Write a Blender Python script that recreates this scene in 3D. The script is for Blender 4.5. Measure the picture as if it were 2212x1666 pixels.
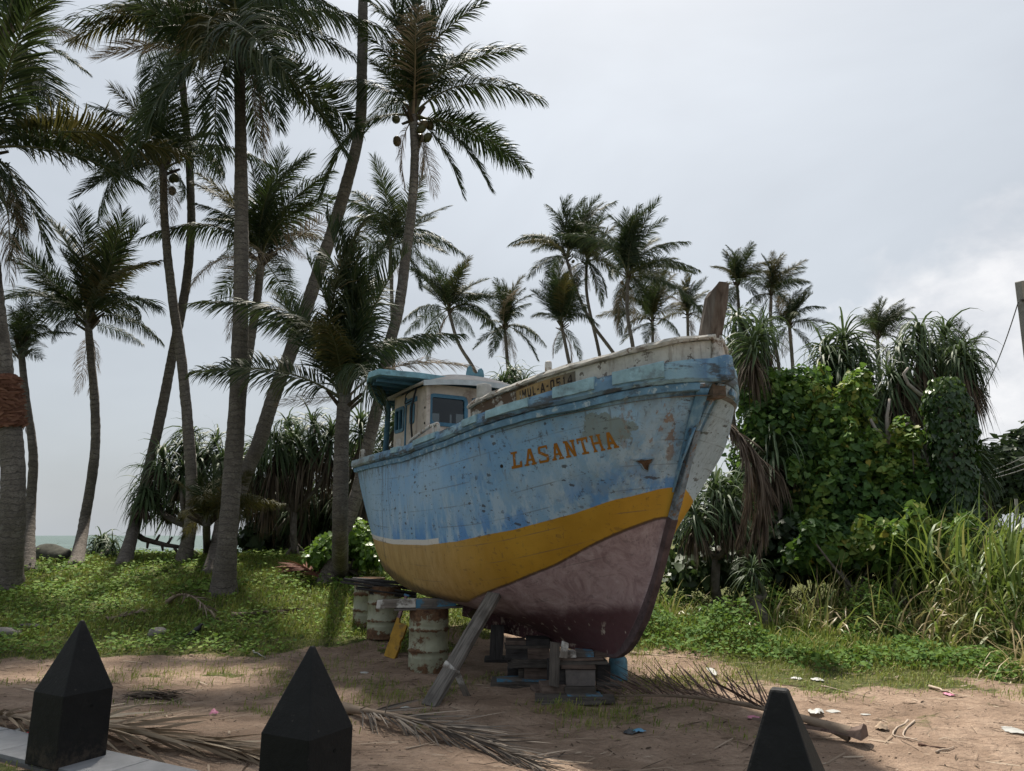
import bpy, bmesh, math, random
import numpy as np
from mathutils import Vector, Matrix
from mathutils.bvhtree import BVHTree

for o in list(bpy.data.objects): bpy.data.objects.remove(o, do_unlink=True)
SC = bpy.context.scene
COL = SC.collection
RNG = np.random.default_rng(11)
random.seed(5)
R = math.radians

# ------------------------------------------------------------------ camera
PITCH, CAM_H, FOC = R(11.9), 1.9, 1534.0 / 2212.0
cam_d = bpy.data.cameras.new('camera'); cam = bpy.data.objects.new('camera', cam_d); COL.objects.link(cam)
cam_d.sensor_width = 36.0; cam_d.lens = 36.0 * FOC
cam_d.clip_start = 0.05; cam_d.clip_end = 9000
cam.location = (0, 0, CAM_H); cam.rotation_euler = (R(90) + PITCH, 0, 0)
SC.camera = cam

# ------------------------------------------------------------------ sky, sun, exposure
SUN_EL, SUN_AZ = R(60), R(-12)          # azimuth from +Y towards +X
SUN_DIR = Vector((math.sin(SUN_AZ) * math.cos(SUN_EL), math.cos(SUN_AZ) * math.cos(SUN_EL), math.sin(SUN_EL)))
world = bpy.data.worlds.new('World'); SC.world = world; world.use_nodes = True
wn, wl = world.node_tree.nodes, world.node_tree.links
wn.clear()
def W_(t, **k):
    n = wn.new(t)
    for a, b in k.items(): setattr(n, a, b)
    return n
w_out = W_('ShaderNodeOutputWorld')
sky = W_('ShaderNodeTexSky', sky_type='NISHITA', sun_disc=False, sun_elevation=SUN_EL, sun_rotation=-SUN_AZ)
sky.air_density = 1.2; sky.dust_density = 3.0; sky.ozone_density = 1.0
bg_sky = W_('ShaderNodeBackground'); bg_sky.inputs['Strength'].default_value = 0.085
wl.new(sky.outputs[0], bg_sky.inputs['Color'])
tc = W_('ShaderNodeTexCoord')
def wmath(op, a, b=None, c=None):
    n = W_('ShaderNodeMath', operation=op)
    for i, v in enumerate((a, b, c)):
        if v is None: continue
        if isinstance(v, (int, float)): n.inputs[i].default_value = v
        else: wl.new(v, n.inputs[i])
    return n.outputs[0]
def wdot(vec):
    n = W_('ShaderNodeVectorMath', operation='DOT_PRODUCT'); wl.new(tc.outputs['Generated'], n.inputs[0]); n.inputs[1].default_value = vec
    return n.outputs['Value']
def wnoise(scale, detail, rough, stretch=(1, 1, 1), loc=(0, 0, 0), dist=0.0):
    m = W_('ShaderNodeMapping'); m.inputs['Scale'].default_value = stretch; m.inputs['Location'].default_value = loc
    wl.new(tc.outputs['Generated'], m.inputs[0])
    n = W_('ShaderNodeTexNoise'); n.inputs['Scale'].default_value = scale; n.inputs['Detail'].default_value = detail
    n.inputs['Roughness'].default_value = rough; n.inputs['Distortion'].default_value = dist
    wl.new(m.outputs[0], n.inputs['Vector']); return n.outputs['Fac']
def wramp(v, stops):
    n = W_('ShaderNodeValToRGB'); wl.new(v, n.inputs[0])
    el = n.color_ramp.elements
    while len(el) < len(stops): el.new(0.5)
    for e, (p, c) in zip(el, stops): e.position = p; e.color = (*c, 1)
    return n.outputs[0]
# thin veil of cloud, brighter where the light comes straight through it
glow = wmath('POWER', wmath('MAXIMUM', wdot(SUN_DIR), 0.0), 5.0)
veil_n = wnoise(1.6, 5, 0.55, (1, 1, 2.2), (3.1, 0.4, 1.0), 0.3)
veil_b = wmath('ADD', wmath('MULTIPLY_ADD', glow, 0.20, 0.395), wmath('MULTIPLY', wmath('SUBTRACT', veil_n, 0.5), 0.26))
bg_veil = W_('ShaderNodeBackground'); bg_veil.inputs['Color'].default_value = (0.90, 0.965, 1.035, 1)
wl.new(veil_b, bg_veil.inputs['Strength'])
# heaped cloud low over the land to the right
cdir = Vector((0.66, 0.963, 0.24)).normalized()
lump = wnoise(5.5, 7, 0.55, (1, 1, 1.5), (0.2, 0.15, 0.3), 0.2)
near = wmath('SUBTRACT', wmath('MULTIPLY', wdot(cdir), 22.0), 21.42)
heap = wmath('ADD', wmath('MULTIPLY', lump, 1.0), near)
heap_m = W_('ShaderNodeMapRange'); heap_m.inputs[1].default_value = 0.72; heap_m.inputs[2].default_value = 0.86
wl.new(heap, heap_m.inputs[0])
heap_col = wramp(wnoise(9, 6, 0.6, (1, 1, 1.6), (0.25, 0.1, 0.36)), [(0.3, (0.40, 0.42, 0.46)), (0.7, (0.66, 0.655, 0.66))])
bg_heap = W_('ShaderNodeBackground'); bg_heap.inputs['Strength'].default_value = 1.0; wl.new(heap_col, bg_heap.inputs['Color'])
mix1 = W_('ShaderNodeMixShader'); mix1.inputs[0].default_value = 0.86
wl.new(bg_sky.outputs[0], mix1.inputs[1]); wl.new(bg_veil.outputs[0], mix1.inputs[2])
mix2 = W_('ShaderNodeMixShader')
wl.new(wmath('MULTIPLY', heap_m.outputs[0], 0.75), mix2.inputs[0])
wl.new(mix1.outputs[0], mix2.inputs[1]); wl.new(bg_heap.outputs[0], mix2.inputs[2])
wl.new(mix2.outputs[0], w_out.inputs['Surface'])

sun_d = bpy.data.lights.new('sun', 'SUN'); sun_d.energy = 5.0; sun_d.angle = R(3.5); sun_d.color = (1.0, 0.93, 0.82)
sun = bpy.data.objects.new('sun', sun_d); COL.objects.link(sun)
sun.rotation_euler = SUN_DIR.to_track_quat('Z', 'Y').to_euler()
sun.location = (0, 20, 40)
vs = SC.view_settings
vs.view_transform = 'Standard'; vs.look = 'None'; vs.exposure = 0.68; vs.gamma = 1.0; vs.use_curve_mapping = False
SC.cycles.use_denoising = True
SC.cycles.max_bounces = 6; SC.cycles.transparent_max_bounces = 8
SC.cycles.sample_clamp_indirect = 6

# ------------------------------------------------------------------ picture <-> place
_cp, _sp = math.cos(PITCH), math.sin(PITCH)
def ray(px, py):                       # px, py on a 2212 x 1666 view of the photograph
    u = (px - 1106) / 1534.0; v = (833 - py) / 1534.0
    return np.array([u, _cp - v * _sp, _sp + v * _cp])
def at(px, py, Y):
    r = ray(px, py); return np.array([0, 0, CAM_H]) + r * (Y / r[1])
def smooth(a, b, x):
    t = np.clip((x - a) / (b - a), 0, 1); return t * t * (3 - 2 * t)
_perm = np.random.default_rng(3).random((64, 64))
def vnoise(x, y, f):
    x = np.asarray(x, float) * f; y = np.asarray(y, float) * f
    xi = np.floor(x).astype(int); yi = np.floor(y).astype(int); fx = x - xi; fy = y - yi
    fx = fx * fx * (3 - 2 * fx); fy = fy * fy * (3 - 2 * fy)
    g = lambda i, j: _perm[i % 64, j % 64]
    return (g(xi, yi) * (1 - fx) + g(xi + 1, yi) * fx) * (1 - fy) + (g(xi, yi + 1) * (1 - fx) + g(xi + 1, yi + 1) * fx) * fy
def fbm(x, y, f, o=3):
    s = 0; a = 0.5; n = 0
    for i in range(o): s = s + a * vnoise(np.asarray(x) + 17.3 * i, np.asarray(y) - 9.1 * i, f * 2 ** i); n += a; a *= 0.5
    return s / n
EV, NV = np.array([0.885, -0.465]), np.array([0.465, 0.885])   # along / across the row of bollards
Q_ROW = 3.45
def ground(x, y):
    x = np.asarray(x, float); y = np.asarray(y, float)
    q = x * NV[0] + y * NV[1]
    z = 0.27 * (1 - smooth(3.9, 6.8, q))
    z = np.where(q < 3.74, 0.268, np.minimum(z, 0.24))
    left = 1 - smooth(-3.0, 3.0, x + 0.12 * (y - 14))
    z = z + 1.27 * left * smooth(11.0, 21.5, y) + 0.35 * (1 - left) * smooth(10.5, 17, y)
    shore = 27 + 30 * smooth(-6, 10, x)
    z = z - 6.5 * smooth(0, 26, y - shore + 2.5) * (1 - smooth(8, 40, x))
    far = smooth(2, 8, q)
    z = z + far * (0.10 * (fbm(x, y, 0.35) - 0.5) + 0.03 * (fbm(x, y, 1.7) - 0.5) + (np.abs(x) < 14) * (y < 16) * (0.055 * (vnoise(x, y, 3.2) - 0.5) + 0.03 * (vnoise(x + 31, y, 5.7) - .5)))
    return z
def G(px, py):
    r = ray(px, py); o = np.array([0, 0, CAM_H]); t0 = 2.0
    for t in np.arange(2.0, 140, 0.1):
        p = o + r * t
        if p[2] <= ground(p[0], p[1]):
            lo, hi = t - 0.1, t
            for _ in range(14):
                m = (lo + hi) / 2; p = o + r * m
                if p[2] <= ground(p[0], p[1]): hi = m
                else: lo = m
            return o + r * hi
    return o + r * 25
def cr(xs, ys, x):                     # smooth curve through points (Hermite, limited tangents)
    xs = np.asarray(xs, float); ys = np.asarray(ys, float); x = np.asarray(x, float)
    h = np.diff(xs); dl = np.diff(ys) / h
    m = np.zeros_like(ys); m[0] = dl[0]; m[-1] = dl[-1]
    if len(xs) > 2: m[1:-1] = (dl[:-1] * h[1:] + dl[1:] * h[:-1]) / (h[1:] + h[:-1])
    i = np.clip(np.searchsorted(xs, x) - 1, 0, len(xs) - 2)
    t = np.clip((x - xs[i]) / h[i], 0, 1)
    return ((2*t**3-3*t**2+1)*ys[i] + (t**3-2*t**2+t)*h[i]*m[i] + (-2*t**3+3*t**2)*ys[i+1] + (t**3-t**2)*h[i]*m[i+1])

# ------------------------------------------------------------------ object helpers
def tag(o, label=None, cat=None, group=None, kind=None):
    if label: o['label'] = label
    if cat: o['category'] = cat
    if group: o['group'] = group
    if kind: o['kind'] = kind
    return o
def empty(name, loc=(0, 0, 0), rz=0.0):
    o = bpy.data.objects.new(name, None); COL.objects.link(o); o.location = loc; o.rotation_euler = (0, 0, rz)
    o.empty_display_size = 0.2; return o
def link(name, me, parent=None):
    o = bpy.data.objects.new(name, me); COL.objects.link(o)
    if parent: o.parent = parent
    return o
class MB:
    def __init__(s): s.v = []; s.f = []; s.m = []
    def add(s, vs_, fs, mi=0):
        n = len(s.v); s.v += [tuple(map(float, p)) for p in vs_]
        s.f += [tuple(i + n for i in f) for f in fs]; s.m += [mi] * len(fs); return s
    def box(s, c, size, rot=None, mi=0, jit=0.0):
        hx, hy, hz = size[0] / 2, size[1] / 2, size[2] / 2
        P = [Vector((x * hx, y * hy, z * hz)) for z in (-1, 1) for x, y in ((-1, -1), (1, -1), (1, 1), (-1, 1))]
        if jit: P = [p + Vector([random.uniform(-jit, jit) for _ in range(3)]) for p in P]
        if rot is not None: P = [rot @ p for p in P]
        c = Vector(c)
        return s.add([p + c for p in P], [(3, 2, 1, 0), (4, 5, 6, 7), (0, 1, 5, 4), (1, 2, 6, 5), (2, 3, 7, 6), (3, 0, 4, 7)], mi)
    def tube(s, path, radii, n=8, mi=0, cap=True):
        path = [Vector(p) for p in path]; k = len(path)
        if isinstance(radii, (int, float)): radii = [radii] * k
        V = []; ref = None
        for i, p in enumerate(path):
            t = (path[min(i + 1, k - 1)] - path[max(i - 1, 0)]).normalized()
            if ref is None:
                ref = Vector((0, 0, 1)) if abs(t.z) < 0.9 else Vector((1, 0, 0))
            a = (ref - t * ref.dot(t)).normalized(); b = t.cross(a); ref = a
            for j in range(n):
                w = 2 * math.pi * j / n; V.append(p + (a * math.cos(w) + b * math.sin(w)) * radii[i])
        Fc = [(i*n+j, i*n+(j+1) % n, (i+1)*n+(j+1) % n, (i+1)*n+j) for i in range(k-1) for j in range(n)]
        if cap: Fc += [tuple(range(n))[::-1], tuple((k-1)*n + j for j in range(n))]
        return s.add(V, Fc, mi)
    def lathe(s, prof, n=24, c=(0, 0, 0), mi=0, cap=True):
        V = [(c[0] + r * math.cos(2*math.pi*j/n), c[1] + r * math.sin(2*math.pi*j/n), c[2] + z) for r, z in prof for j in range(n)]
        k = len(prof)
        Fc = [(i*n+j, i*n+(j+1) % n, (i+1)*n+(j+1) % n, (i+1)*n+j) for i in range(k-1) for j in range(n)]
        if cap: Fc += [tuple(range(n))[::-1], tuple((k-1)*n + j for j in range(n))]
        return s.add(V, Fc, mi)
    def prism(s, poly, z0, z1, mi=0):      # poly: list of (x, y) anticlockwise
        n = len(poly)
        return s.add([(x, y, z0) for x, y in poly] + [(x, y, z1) for x, y in poly],
                     [tuple(range(n))[::-1], tuple(range(n, 2*n))] + [(i, (i+1) % n, n+(i+1) % n, n+i) for i in range(n)], mi)
    def mesh(s, name, mats, smooth=False, bevel=0.0):
        me = bpy.data.meshes.new(name); me.from_pydata(s.v, [], s.f)
        for m in (mats if isinstance(mats, (list, tuple)) else [mats]): me.materials.append(m)
        me.polygons.foreach_set('material_index', s.m)
        if smooth: me.polygons.foreach_set('use_smooth', [True] * len(s.f))
        if bevel > 0:
            bm = bmesh.new(); bm.from_mesh(me)
            es = [e for e in bm.edges if len(e.link_faces) == 2 and e.calc_face_angle(0) > 0.6]
            bmesh.ops.bevel(bm, geom=es, offset=bevel, segments=2, affect='EDGES', profile=0.6)
            bm.to_mesh(me); bm.free()
        me.update(); return me
    def build(s, name, mats, parent=None, smooth=False, bevel=0.0):
        return link(name, s.mesh(name, mats, smooth, bevel), parent)
def np_mesh(name, V, quads=None, tris=None, mats=(), rnd=None, smooth=False, mi=None):
    me = bpy.data.meshes.new(name); V = np.asarray(V, np.float32)
    nq = 0 if quads is None else len(quads); nt = 0 if tris is None else len(tris)
    me.vertices.add(len(V)); me.vertices.foreach_set('co', V.ravel())
    li = []; st = []; tot = 0
    if nq: li.append(np.asarray(quads, np.int32).ravel()); st.append(np.arange(nq) * 4); tot = nq * 4
    if nt: li.append(np.asarray(tris, np.int32).ravel()); st.append(tot + np.arange(nt) * 3); tot += nt * 3
    li = np.concatenate(li); st = np.concatenate(st).astype(np.int32)
    me.loops.add(tot); me.loops.foreach_set('vertex_index', li)
    me.polygons.add(nq + nt); me.polygons.foreach_set('loop_start', st)
    for m in (mats if isinstance(mats, (list, tuple)) else [mats]): me.materials.append(m)
    if mi is not None: me.polygons.foreach_set('material_index', np.asarray(mi, np.int32))
    if smooth: me.polygons.foreach_set('use_smooth', np.ones(nq + nt, bool))
    if rnd is not None:
        a = me.attributes.new('rnd', 'FLOAT', 'POINT'); a.data.foreach_set('value', np.asarray(rnd, np.float32))
    me.update(calc_edges=True); me.validate(); return me
def nrm(a): return a / np.maximum(np.linalg.norm(a, axis=-1, keepdims=True), 1e-9)
def strips(base, d0, side, length, width, droop, segs=4, grav=(0, 0, -1), prof=None, fold=0.0):
    """n ribbons: base (n,3), first direction, side vector, length, width, droop -> verts, quads"""
    n = len(base); d = nrm(np.asarray(d0, float)); p = np.array(base, float)
    side = nrm(np.asarray(side, float)); grav = np.asarray(grav, float)
    if prof is None: prof = np.concatenate([[0.55, 1.0], np.linspace(0.95, 0.06, segs - 1)])
    L = np.broadcast_to(np.asarray(length, float), (n,))[:, None] / segs
    Wd = np.broadcast_to(np.asarray(width, float), (n,))[:, None] / 2
    dr = np.broadcast_to(np.asarray(droop, float), (n,))[:, None] / segs
    rows = []
    for i in range(segs + 1):
        sd = nrm(side - d * (side * d).sum(-1, keepdims=True))
        rows.append(np.stack([p - sd * Wd * prof[i], p + sd * Wd * prof[i]], 1))
        p = p + d * L; d = nrm(d + grav * dr)
    V = np.concatenate(rows, 1).reshape(-1, 3)
    k = (segs + 1) * 2
    q1 = np.array([[2*i, 2*i+1, 2*i+3, 2*i+2] for i in range(segs)])
    Q = (np.arange(n)[:, None, None] * k + q1[None]).reshape(-1, 4)
    return V, Q
def scatter(tv, tf, pos, rot, scale):
    """copies of a small template (k,3)/(m,3 or 4) -> verts, faces"""
    tv = np.asarray(tv, float); n = len(pos)
    V = np.einsum('nij,kj->nki', rot, tv) * np.asarray(scale, float).reshape(n, 1, -1) + np.asarray(pos)[:, None, :]
    Fc = (np.arange(n)[:, None, None] * len(tv) + np.asarray(tf)[None]).reshape(-1, np.asarray(tf).shape[1])
    return V.reshape(-1, 3), Fc
def frames(normal, spin):
    n = nrm(np.asarray(normal, float)); ref = np.where(np.abs(n[:, 2:3]) > 0.9, np.array([[1.0, 0, 0]]), np.array([[0, 0, 1.0]]))
    a = nrm(np.cross(ref, n)); b = np.cross(n, a); c, s = np.cos(spin)[:, None], np.sin(spin)[:, None]
    x = a * c + b * s; y = -a * s + b * c
    return np.stack([x, y, n], -1)

# ------------------------------------------------------------------ material helpers
class NT:
    def __init__(s, name):
        s.mat = bpy.data.materials.new(name); s.mat.use_nodes = True
        s.n = s.mat.node_tree.nodes; s.l = s.mat.node_tree.links; s.n.clear()
        s.out = s.n.new('ShaderNodeOutputMaterial'); s._tc = None
    def node(s, t, **k):
        n = s.n.new(t)
        for a, b in k.items(): setattr(n, a, b)
        return n
    def put(s, sock, v):
        if v is None: return
        if hasattr(v, 'links') or isinstance(v, bpy.types.NodeSocket): s.l.new(v, sock)
        elif isinstance(v, (tuple, list)) and len(v) == 3 and sock.type == 'RGBA': sock.default_value = (*v, 1)
        else: sock.default_value = v
    def coord(s, kind='Object'):
        if s._tc is None: s._tc = s.node('ShaderNodeTexCoord')
        return s._tc.outputs[kind]
    def geo(s, k): return s.node('ShaderNodeNewGeometry').outputs[k]
    def mapping(s, scale=(1, 1, 1), loc=(0, 0, 0), rot=(0, 0, 0), vec=None):
        m = s.node('ShaderNodeMapping'); m.inputs['Scale'].default_value = scale; m.inputs['Location'].default_value = loc; m.inputs['Rotation'].default_value = rot
        s.l.new(vec if vec is not None else s.coord(), m.inputs[0]); return m.outputs[0]
    def noise(s, scale, detail=4, rough=0.55, vec=None, dist=0.0, out='Fac'):
        n = s.node('ShaderNodeTexNoise'); n.inputs['Scale'].default_value = scale; n.inputs['Detail'].default_value = detail
        n.inputs['Roughness'].default_value = rough; n.inputs['Distortion'].default_value = dist
        s.l.new(vec if vec is not None else s.coord(), n.inputs['Vector']); return n.outputs[out]
    def voro(s, scale, vec=None, out='Distance', feature='F1', rnd=1.0):
        n = s.node('ShaderNodeTexVoronoi', feature=feature); n.inputs['Scale'].default_value = scale; n.inputs['Randomness'].default_value = rnd
        s.l.new(vec if vec is not None else s.coord(), n.inputs['Vector']); return n.outputs[out]
    def voro2(s, scale, x, y, out='Distance'):
        c = s.node('ShaderNodeCombineXYZ'); s.put(c.inputs[0], x); s.put(c.inputs[1], y)
        n = s.node('ShaderNodeTexVoronoi', voronoi_dimensions='2D'); n.inputs['Scale'].default_value = scale; s.l.new(c.outputs[0], n.inputs['Vector'])
        return n.outputs[out]
    def math(s, op, a, b=None, c=None, clamp=False):
        n = s.node('ShaderNodeMath', operation=op); n.use_clamp = clamp
        for i, v in enumerate((a, b, c)): s.put(n.inputs[i], v)
        return n.outputs[0]
    def rng(s, v, a, b, lo=0.0, hi=1.0):
        n = s.node('ShaderNodeMapRange'); n.interpolation_type = 'SMOOTHSTEP'
        s.put(n.inputs[0], v)
        for i, q in enumerate((a, b, lo, hi)): s.put(n.inputs[i + 1], q)
        return n.outputs[0]
    def ramp(s, v, stops, interp='LINEAR'):
        n = s.node('ShaderNodeValToRGB'); s.l.new(v, n.inputs[0]); n.color_ramp.interpolation = interp
        el = n.color_ramp.elements
        while len(el) < len(stops): el.new(0.5)
        for e, (p, c) in zip(el, stops): e.position = p; e.color = (*c, 1)
        return n.outputs[0]
    def mix(s, f, a, b, mode='MIX'):
        n = s.node('ShaderNodeMix', data_type='RGBA', blend_type=mode)
        s.put(n.inputs[0], f); s.put(n.inputs[6], a); s.put(n.inputs[7], b); return n.outputs[2]
    def attr(s, name, out='Fac'):
        n = s.node('ShaderNodeAttribute'); n.attribute_name = name; return n.outputs[out]
    def sep(s, vec=None):
        n = s.node('ShaderNodeSeparateXYZ'); s.l.new(vec if vec is not None else s.coord(), n.inputs[0]); return n.outputs
    def oinfo(s): return s.node('ShaderNodeObjectInfo').outputs['Random']
    def bump(s, h, strength=0.3, dist=0.02):
        n = s.node('ShaderNodeBump'); n.inputs['Strength'].default_value = strength; n.inputs['Distance'].default_value = dist
        s.l.new(h, n.inputs['Height']); return n.outputs[0]
    def done(s, color, rough=0.8, bump=None, spec=0.3, metallic=0.0, trans=None, tcol=None, alpha=None, transmission=None):
        b = s.node('ShaderNodeBsdfPrincipled')
        s.put(b.inputs['Base Color'], color); s.put(b.inputs['Roughness'], rough); s.put(b.inputs['Metallic'], metallic)
        s.put(b.inputs['Specular IOR Level'], spec)
        if transmission is not None: s.put(b.inputs['Transmission Weight'], transmission)
        if bump is not None: s.l.new(bump, b.inputs['Normal'])
        o = b.outputs[0]
        if trans:
            t = s.node('ShaderNodeBsdfTranslucent'); s.put(t.inputs[0], tcol if tcol is not None else color)
            m = s.node('ShaderNodeMixShader'); m.inputs[0].default_value = trans
            s.l.new(o, m.inputs[1]); s.l.new(t.outputs[0], m.inputs[2]); o = m.outputs[0]
        s.l.new(o, s.out.inputs['Surface']); return s.mat
def leaf_mat(name, cols, tcol, trans=0.3, rough=0.45, spec=0.4, use='rnd', bscale=None):
    t = NT(name)
    v = t.attr('rnd') if use == 'rnd' else t.oinfo()
    if use == 'both': v = t.math('FRACT', t.math('ADD', t.attr('rnd'), t.oinfo()))
    c = t.ramp(v, [(i / max(len(cols) - 1, 1), q) for i, q in enumerate(cols)])
    return t.done(c, rough, None, spec, trans=trans, tcol=t.mix(0.5, c, tcol))
def wood_mat(name, a, b, dark, scale=1.0, axis=(1.2, 14, 14), paint=None, rough=0.85):
    t = NT(name)
    v = t.mapping(axis, vec=t.coord('Object'))
    off = t.node('ShaderNodeVectorMath', operation='ADD'); t.l.new(v, off.inputs[0])
    cmb = t.node('ShaderNodeCombineXYZ'); o = t.oinfo(); k = t.math('MULTIPLY', o, 37.0); t.l.new(k, cmb.inputs[0]); t.l.new(k, cmb.inputs[1]); t.l.new(cmb.outputs[0], off.inputs[1])
    v = off.outputs[0]
    g = t.noise(2.2 * scale, 5, 0.6, v, 0.4)
    c = t.ramp(g, [(0.28, dark), (0.45, a), (0.72, b)])
    st = t.noise(1.6, 3, 0.6, t.mapping((2, 2, 2)))
    c = t.mix(t.rng(st, 0.5, 0.75, 0.0, 0.6), c, dark)
    c = t.mix(t.math('MULTIPLY', o, 0.45), c, tuple(q * 0.55 for q in a))
    if paint:
        pm = t.rng(t.noise(2.5, 6, 0.65, t.mapping((1, 1, 1), (3, 1, 2))), 0.44, 0.54)
        c = t.mix(pm, c, paint)
    return t.done(c, rough, t.bump(g, 0.5, 0.008), 0.2)

# ------------------------------------------------------------------ ground, sea
def m_ground():
    t = NT('sandy_ground'); P = t.geo('Position')
    big = t.noise(0.35, 5, 0.6, P); mid = t.noise(2.2, 6, 0.65, P); fine = t.noise(22, 5, 0.7, P); grit = t.noise(140, 3, 0.7, P)
    c = t.ramp(mid, [(0.28, (0.19, 0.13, 0.092)), (0.5, (0.37, 0.265, 0.195)), (0.72, (0.50, 0.375, 0.285))])
    c = t.mix(t.rng(t.noise(0.9, 6, .68, P), 0.47, 0.60, 0, 0.6), c, (0.215, 0.145, 0.10))
    c = t.mix(t.rng(fine, 0.35, 0.65, 0.0, 0.6), c, (0.23, 0.165, 0.125))
    c = t.mix(t.rng(grit, 0.5, 0.75, 0, 0.45), c, (0.47, 0.38, 0.29))
    speck = t.rng(t.voro(26, P), 0.20, 0.08); speck = t.math('MULTIPLY', speck, t.rng(t.noise(3.1, 2, 0.5, P), 0.42, 0.58))
    clod = t.math('MULTIPLY', t.rng(t.math('ADD', t.voro(7, P), t.math('MULTIPLY', fine, .3)), 0.32, 0.22), t.rng(t.noise(1.3, 3, 0.6, P), 0.5, 0.62))
    speck = t.math('MAXIMUM', speck, t.math('MULTIPLY', clod, .7))
    c = t.mix(t.math('MULTIPLY', speck, 0.7), c, (0.075, 0.05, 0.038))
    gm = t.attr('green')
    gc = t.ramp(t.noise(5, 5, 0.7, P), [(0.3, (0.045, 0.055, 0.02)), (0.55, (0.11, 0.12, 0.042)), (0.75, (0.20, 0.17, 0.08))])
    gm2 = t.rng(t.math('ADD', gm, t.math('MULTIPLY', t.math('SUBTRACT', t.noise(7, 5, 0.7, P), 0.5), 0.9)), 0.38, 0.62)
    c = t.mix(gm2, c, gc)
    h = t.math('ADD', t.math('MULTIPLY', fine, 0.5), t.math('ADD', t.math('MULTIPLY', mid, 1.6), t.math('MULTIPLY', grit, 0.16)))
    return t.done(c, 0.95, t.bump(h, 1.0, 0.09), 0.12)
def green(x, y):
    """0 bare sand .. 1 closed plant cover"""
    x = np.asarray(x, float); y = np.asarray(y, float); q = x * NV[0] + y * NV[1]
    n = 1.7 * (fbm(x, y, 0.8) - 0.5); n2 = fbm(x + 40, y, 2.2) - 0.5
    lim_l = np.interp(x, [-14, -9, -5, -3.2, -1.5, 0.5], [11.2, 11.6, 11.9, 12.4, 13.6, 14.6])
    lim_r = np.interp(x, [0.5, 2.0, 3.4, 4.5, 6.0, 8.5, 12], [14.6, 11.6, 10.9, 10.2, 9.5, 8.8, 8.2])
    lim = np.where(x < 0.5, lim_l, lim_r)
    g = smooth(-0.9, 0.5, y - lim + 2.2 * n)
    patch = smooth(0.06, 0.2, n + 0.7 * n2 - 0.02) * smooth(-3.2, -1.2, y - lim) * 0.75 * (x < 0)
    under = smooth(0.09, 0.2, n2 + 0.5 * n) * 0.45 * smooth(6.5, 8, y)
    near = 1 - smooth(3.22, 3.3, q)
    return np.clip(np.maximum(np.maximum(g, patch), np.maximum(under, near)), 0, 1)
gx = np.concatenate([np.linspace(-900, -40, 22), np.linspace(-38, -13, 40), np.linspace(-12.5, 12.5, 330), np.linspace(13, 45, 50), np.linspace(48, 1200, 26)])
gy = np.concatenate([np.linspace(-60, -4, 10), np.linspace(-3, 20, 300), np.linspace(20.4, 60, 90), np.linspace(64, 1500, 30)])
XX, YY = np.meshgrid(gx, gy)
ZZ = ground(XX, YY)
nxg, nyg = len(gx), len(gy)
ii = np.arange(nxg * nyg).reshape(nyg, nxg)
gq = np.stack([ii[:-1, :-1], ii[:-1, 1:], ii[1:, 1:], ii[1:, :-1]], -1).reshape(-1, 4)
gm_ = np_mesh('ground', np.stack([XX.ravel(), YY.ravel(), ZZ.ravel()], -1), gq, None, m_ground(), smooth=True)
ga = gm_.attributes.new('green', 'FLOAT', 'POINT'); ga.data.foreach_set('value', green(XX, YY).ravel().astype(np.float32))
tag(link('ground', gm_), kind='structure')

def m_sea():
    t = NT('sea_water'); P = t.geo('Position')
    v = t.mapping((0.35, 1.0, 1), vec=P)
    w1 = t.noise(0.22, 5, 0.6, v, 0.6); w2 = t.noise(1.6, 4, 0.6, v)
    c = t.ramp(w1, [(0.3, (0.055, 0.085, 0.085)), (0.6, (0.10, 0.14, 0.135)), (0.8, (0.17, 0.215, 0.205))])
    y = t.sep(P)[1]
    foam = t.rng(t.math('ADD', t.noise(0.10, 6, 0.7, t.mapping((0.25, 1.6, 1), vec=P)), t.rng(y, 55, 240, 0.14, -0.06)), 0.585, 0.64)
    c = t.mix(foam, c, (0.42, 0.45, 0.45))
    h = t.math('ADD', w1, t.math('MULTIPLY', w2, 0.3))
    return t.done(c, t.mix(foam, (0.5,) * 3, (0.8,) * 3), t.bump(h, 1.0, 1.5), 0.05)
SEA_Z = -2.2
# sheet of water with a swell near the shore
sx = np.concatenate([np.linspace(-4000, -160, 20), np.linspace(-150, 60, 120), np.linspace(80, 4000, 20)])
sy = np.concatenate([np.linspace(24, 140, 130), np.linspace(150, 7000, 40)])
SX, SY = np.meshgrid(sx, sy)
swell = (1 - smooth(60, 260, SY)) * (0.55 * np.maximum(0, np.sin(SY * 0.42 + 2.2 * fbm(SX, SY, 0.03))) ** 4 * fbm(SX + 5, SY, 0.05) * 1.5 + 0.25 * (fbm(SX, SY, 0.35) - 0.5))
si = np.arange(SX.size).reshape(SX.shape)
sq = np.stack([si[:-1, :-1], si[:-1, 1:], si[1:, 1:], si[1:, :-1]], -1).reshape(-1, 4)
tag(link('sea', np_mesh('sea', np.stack([SX.ravel(), SY.ravel(), (SEA_Z + swell).ravel()], -1), sq, None, m_sea(), smooth=True)), kind='structure')

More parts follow.
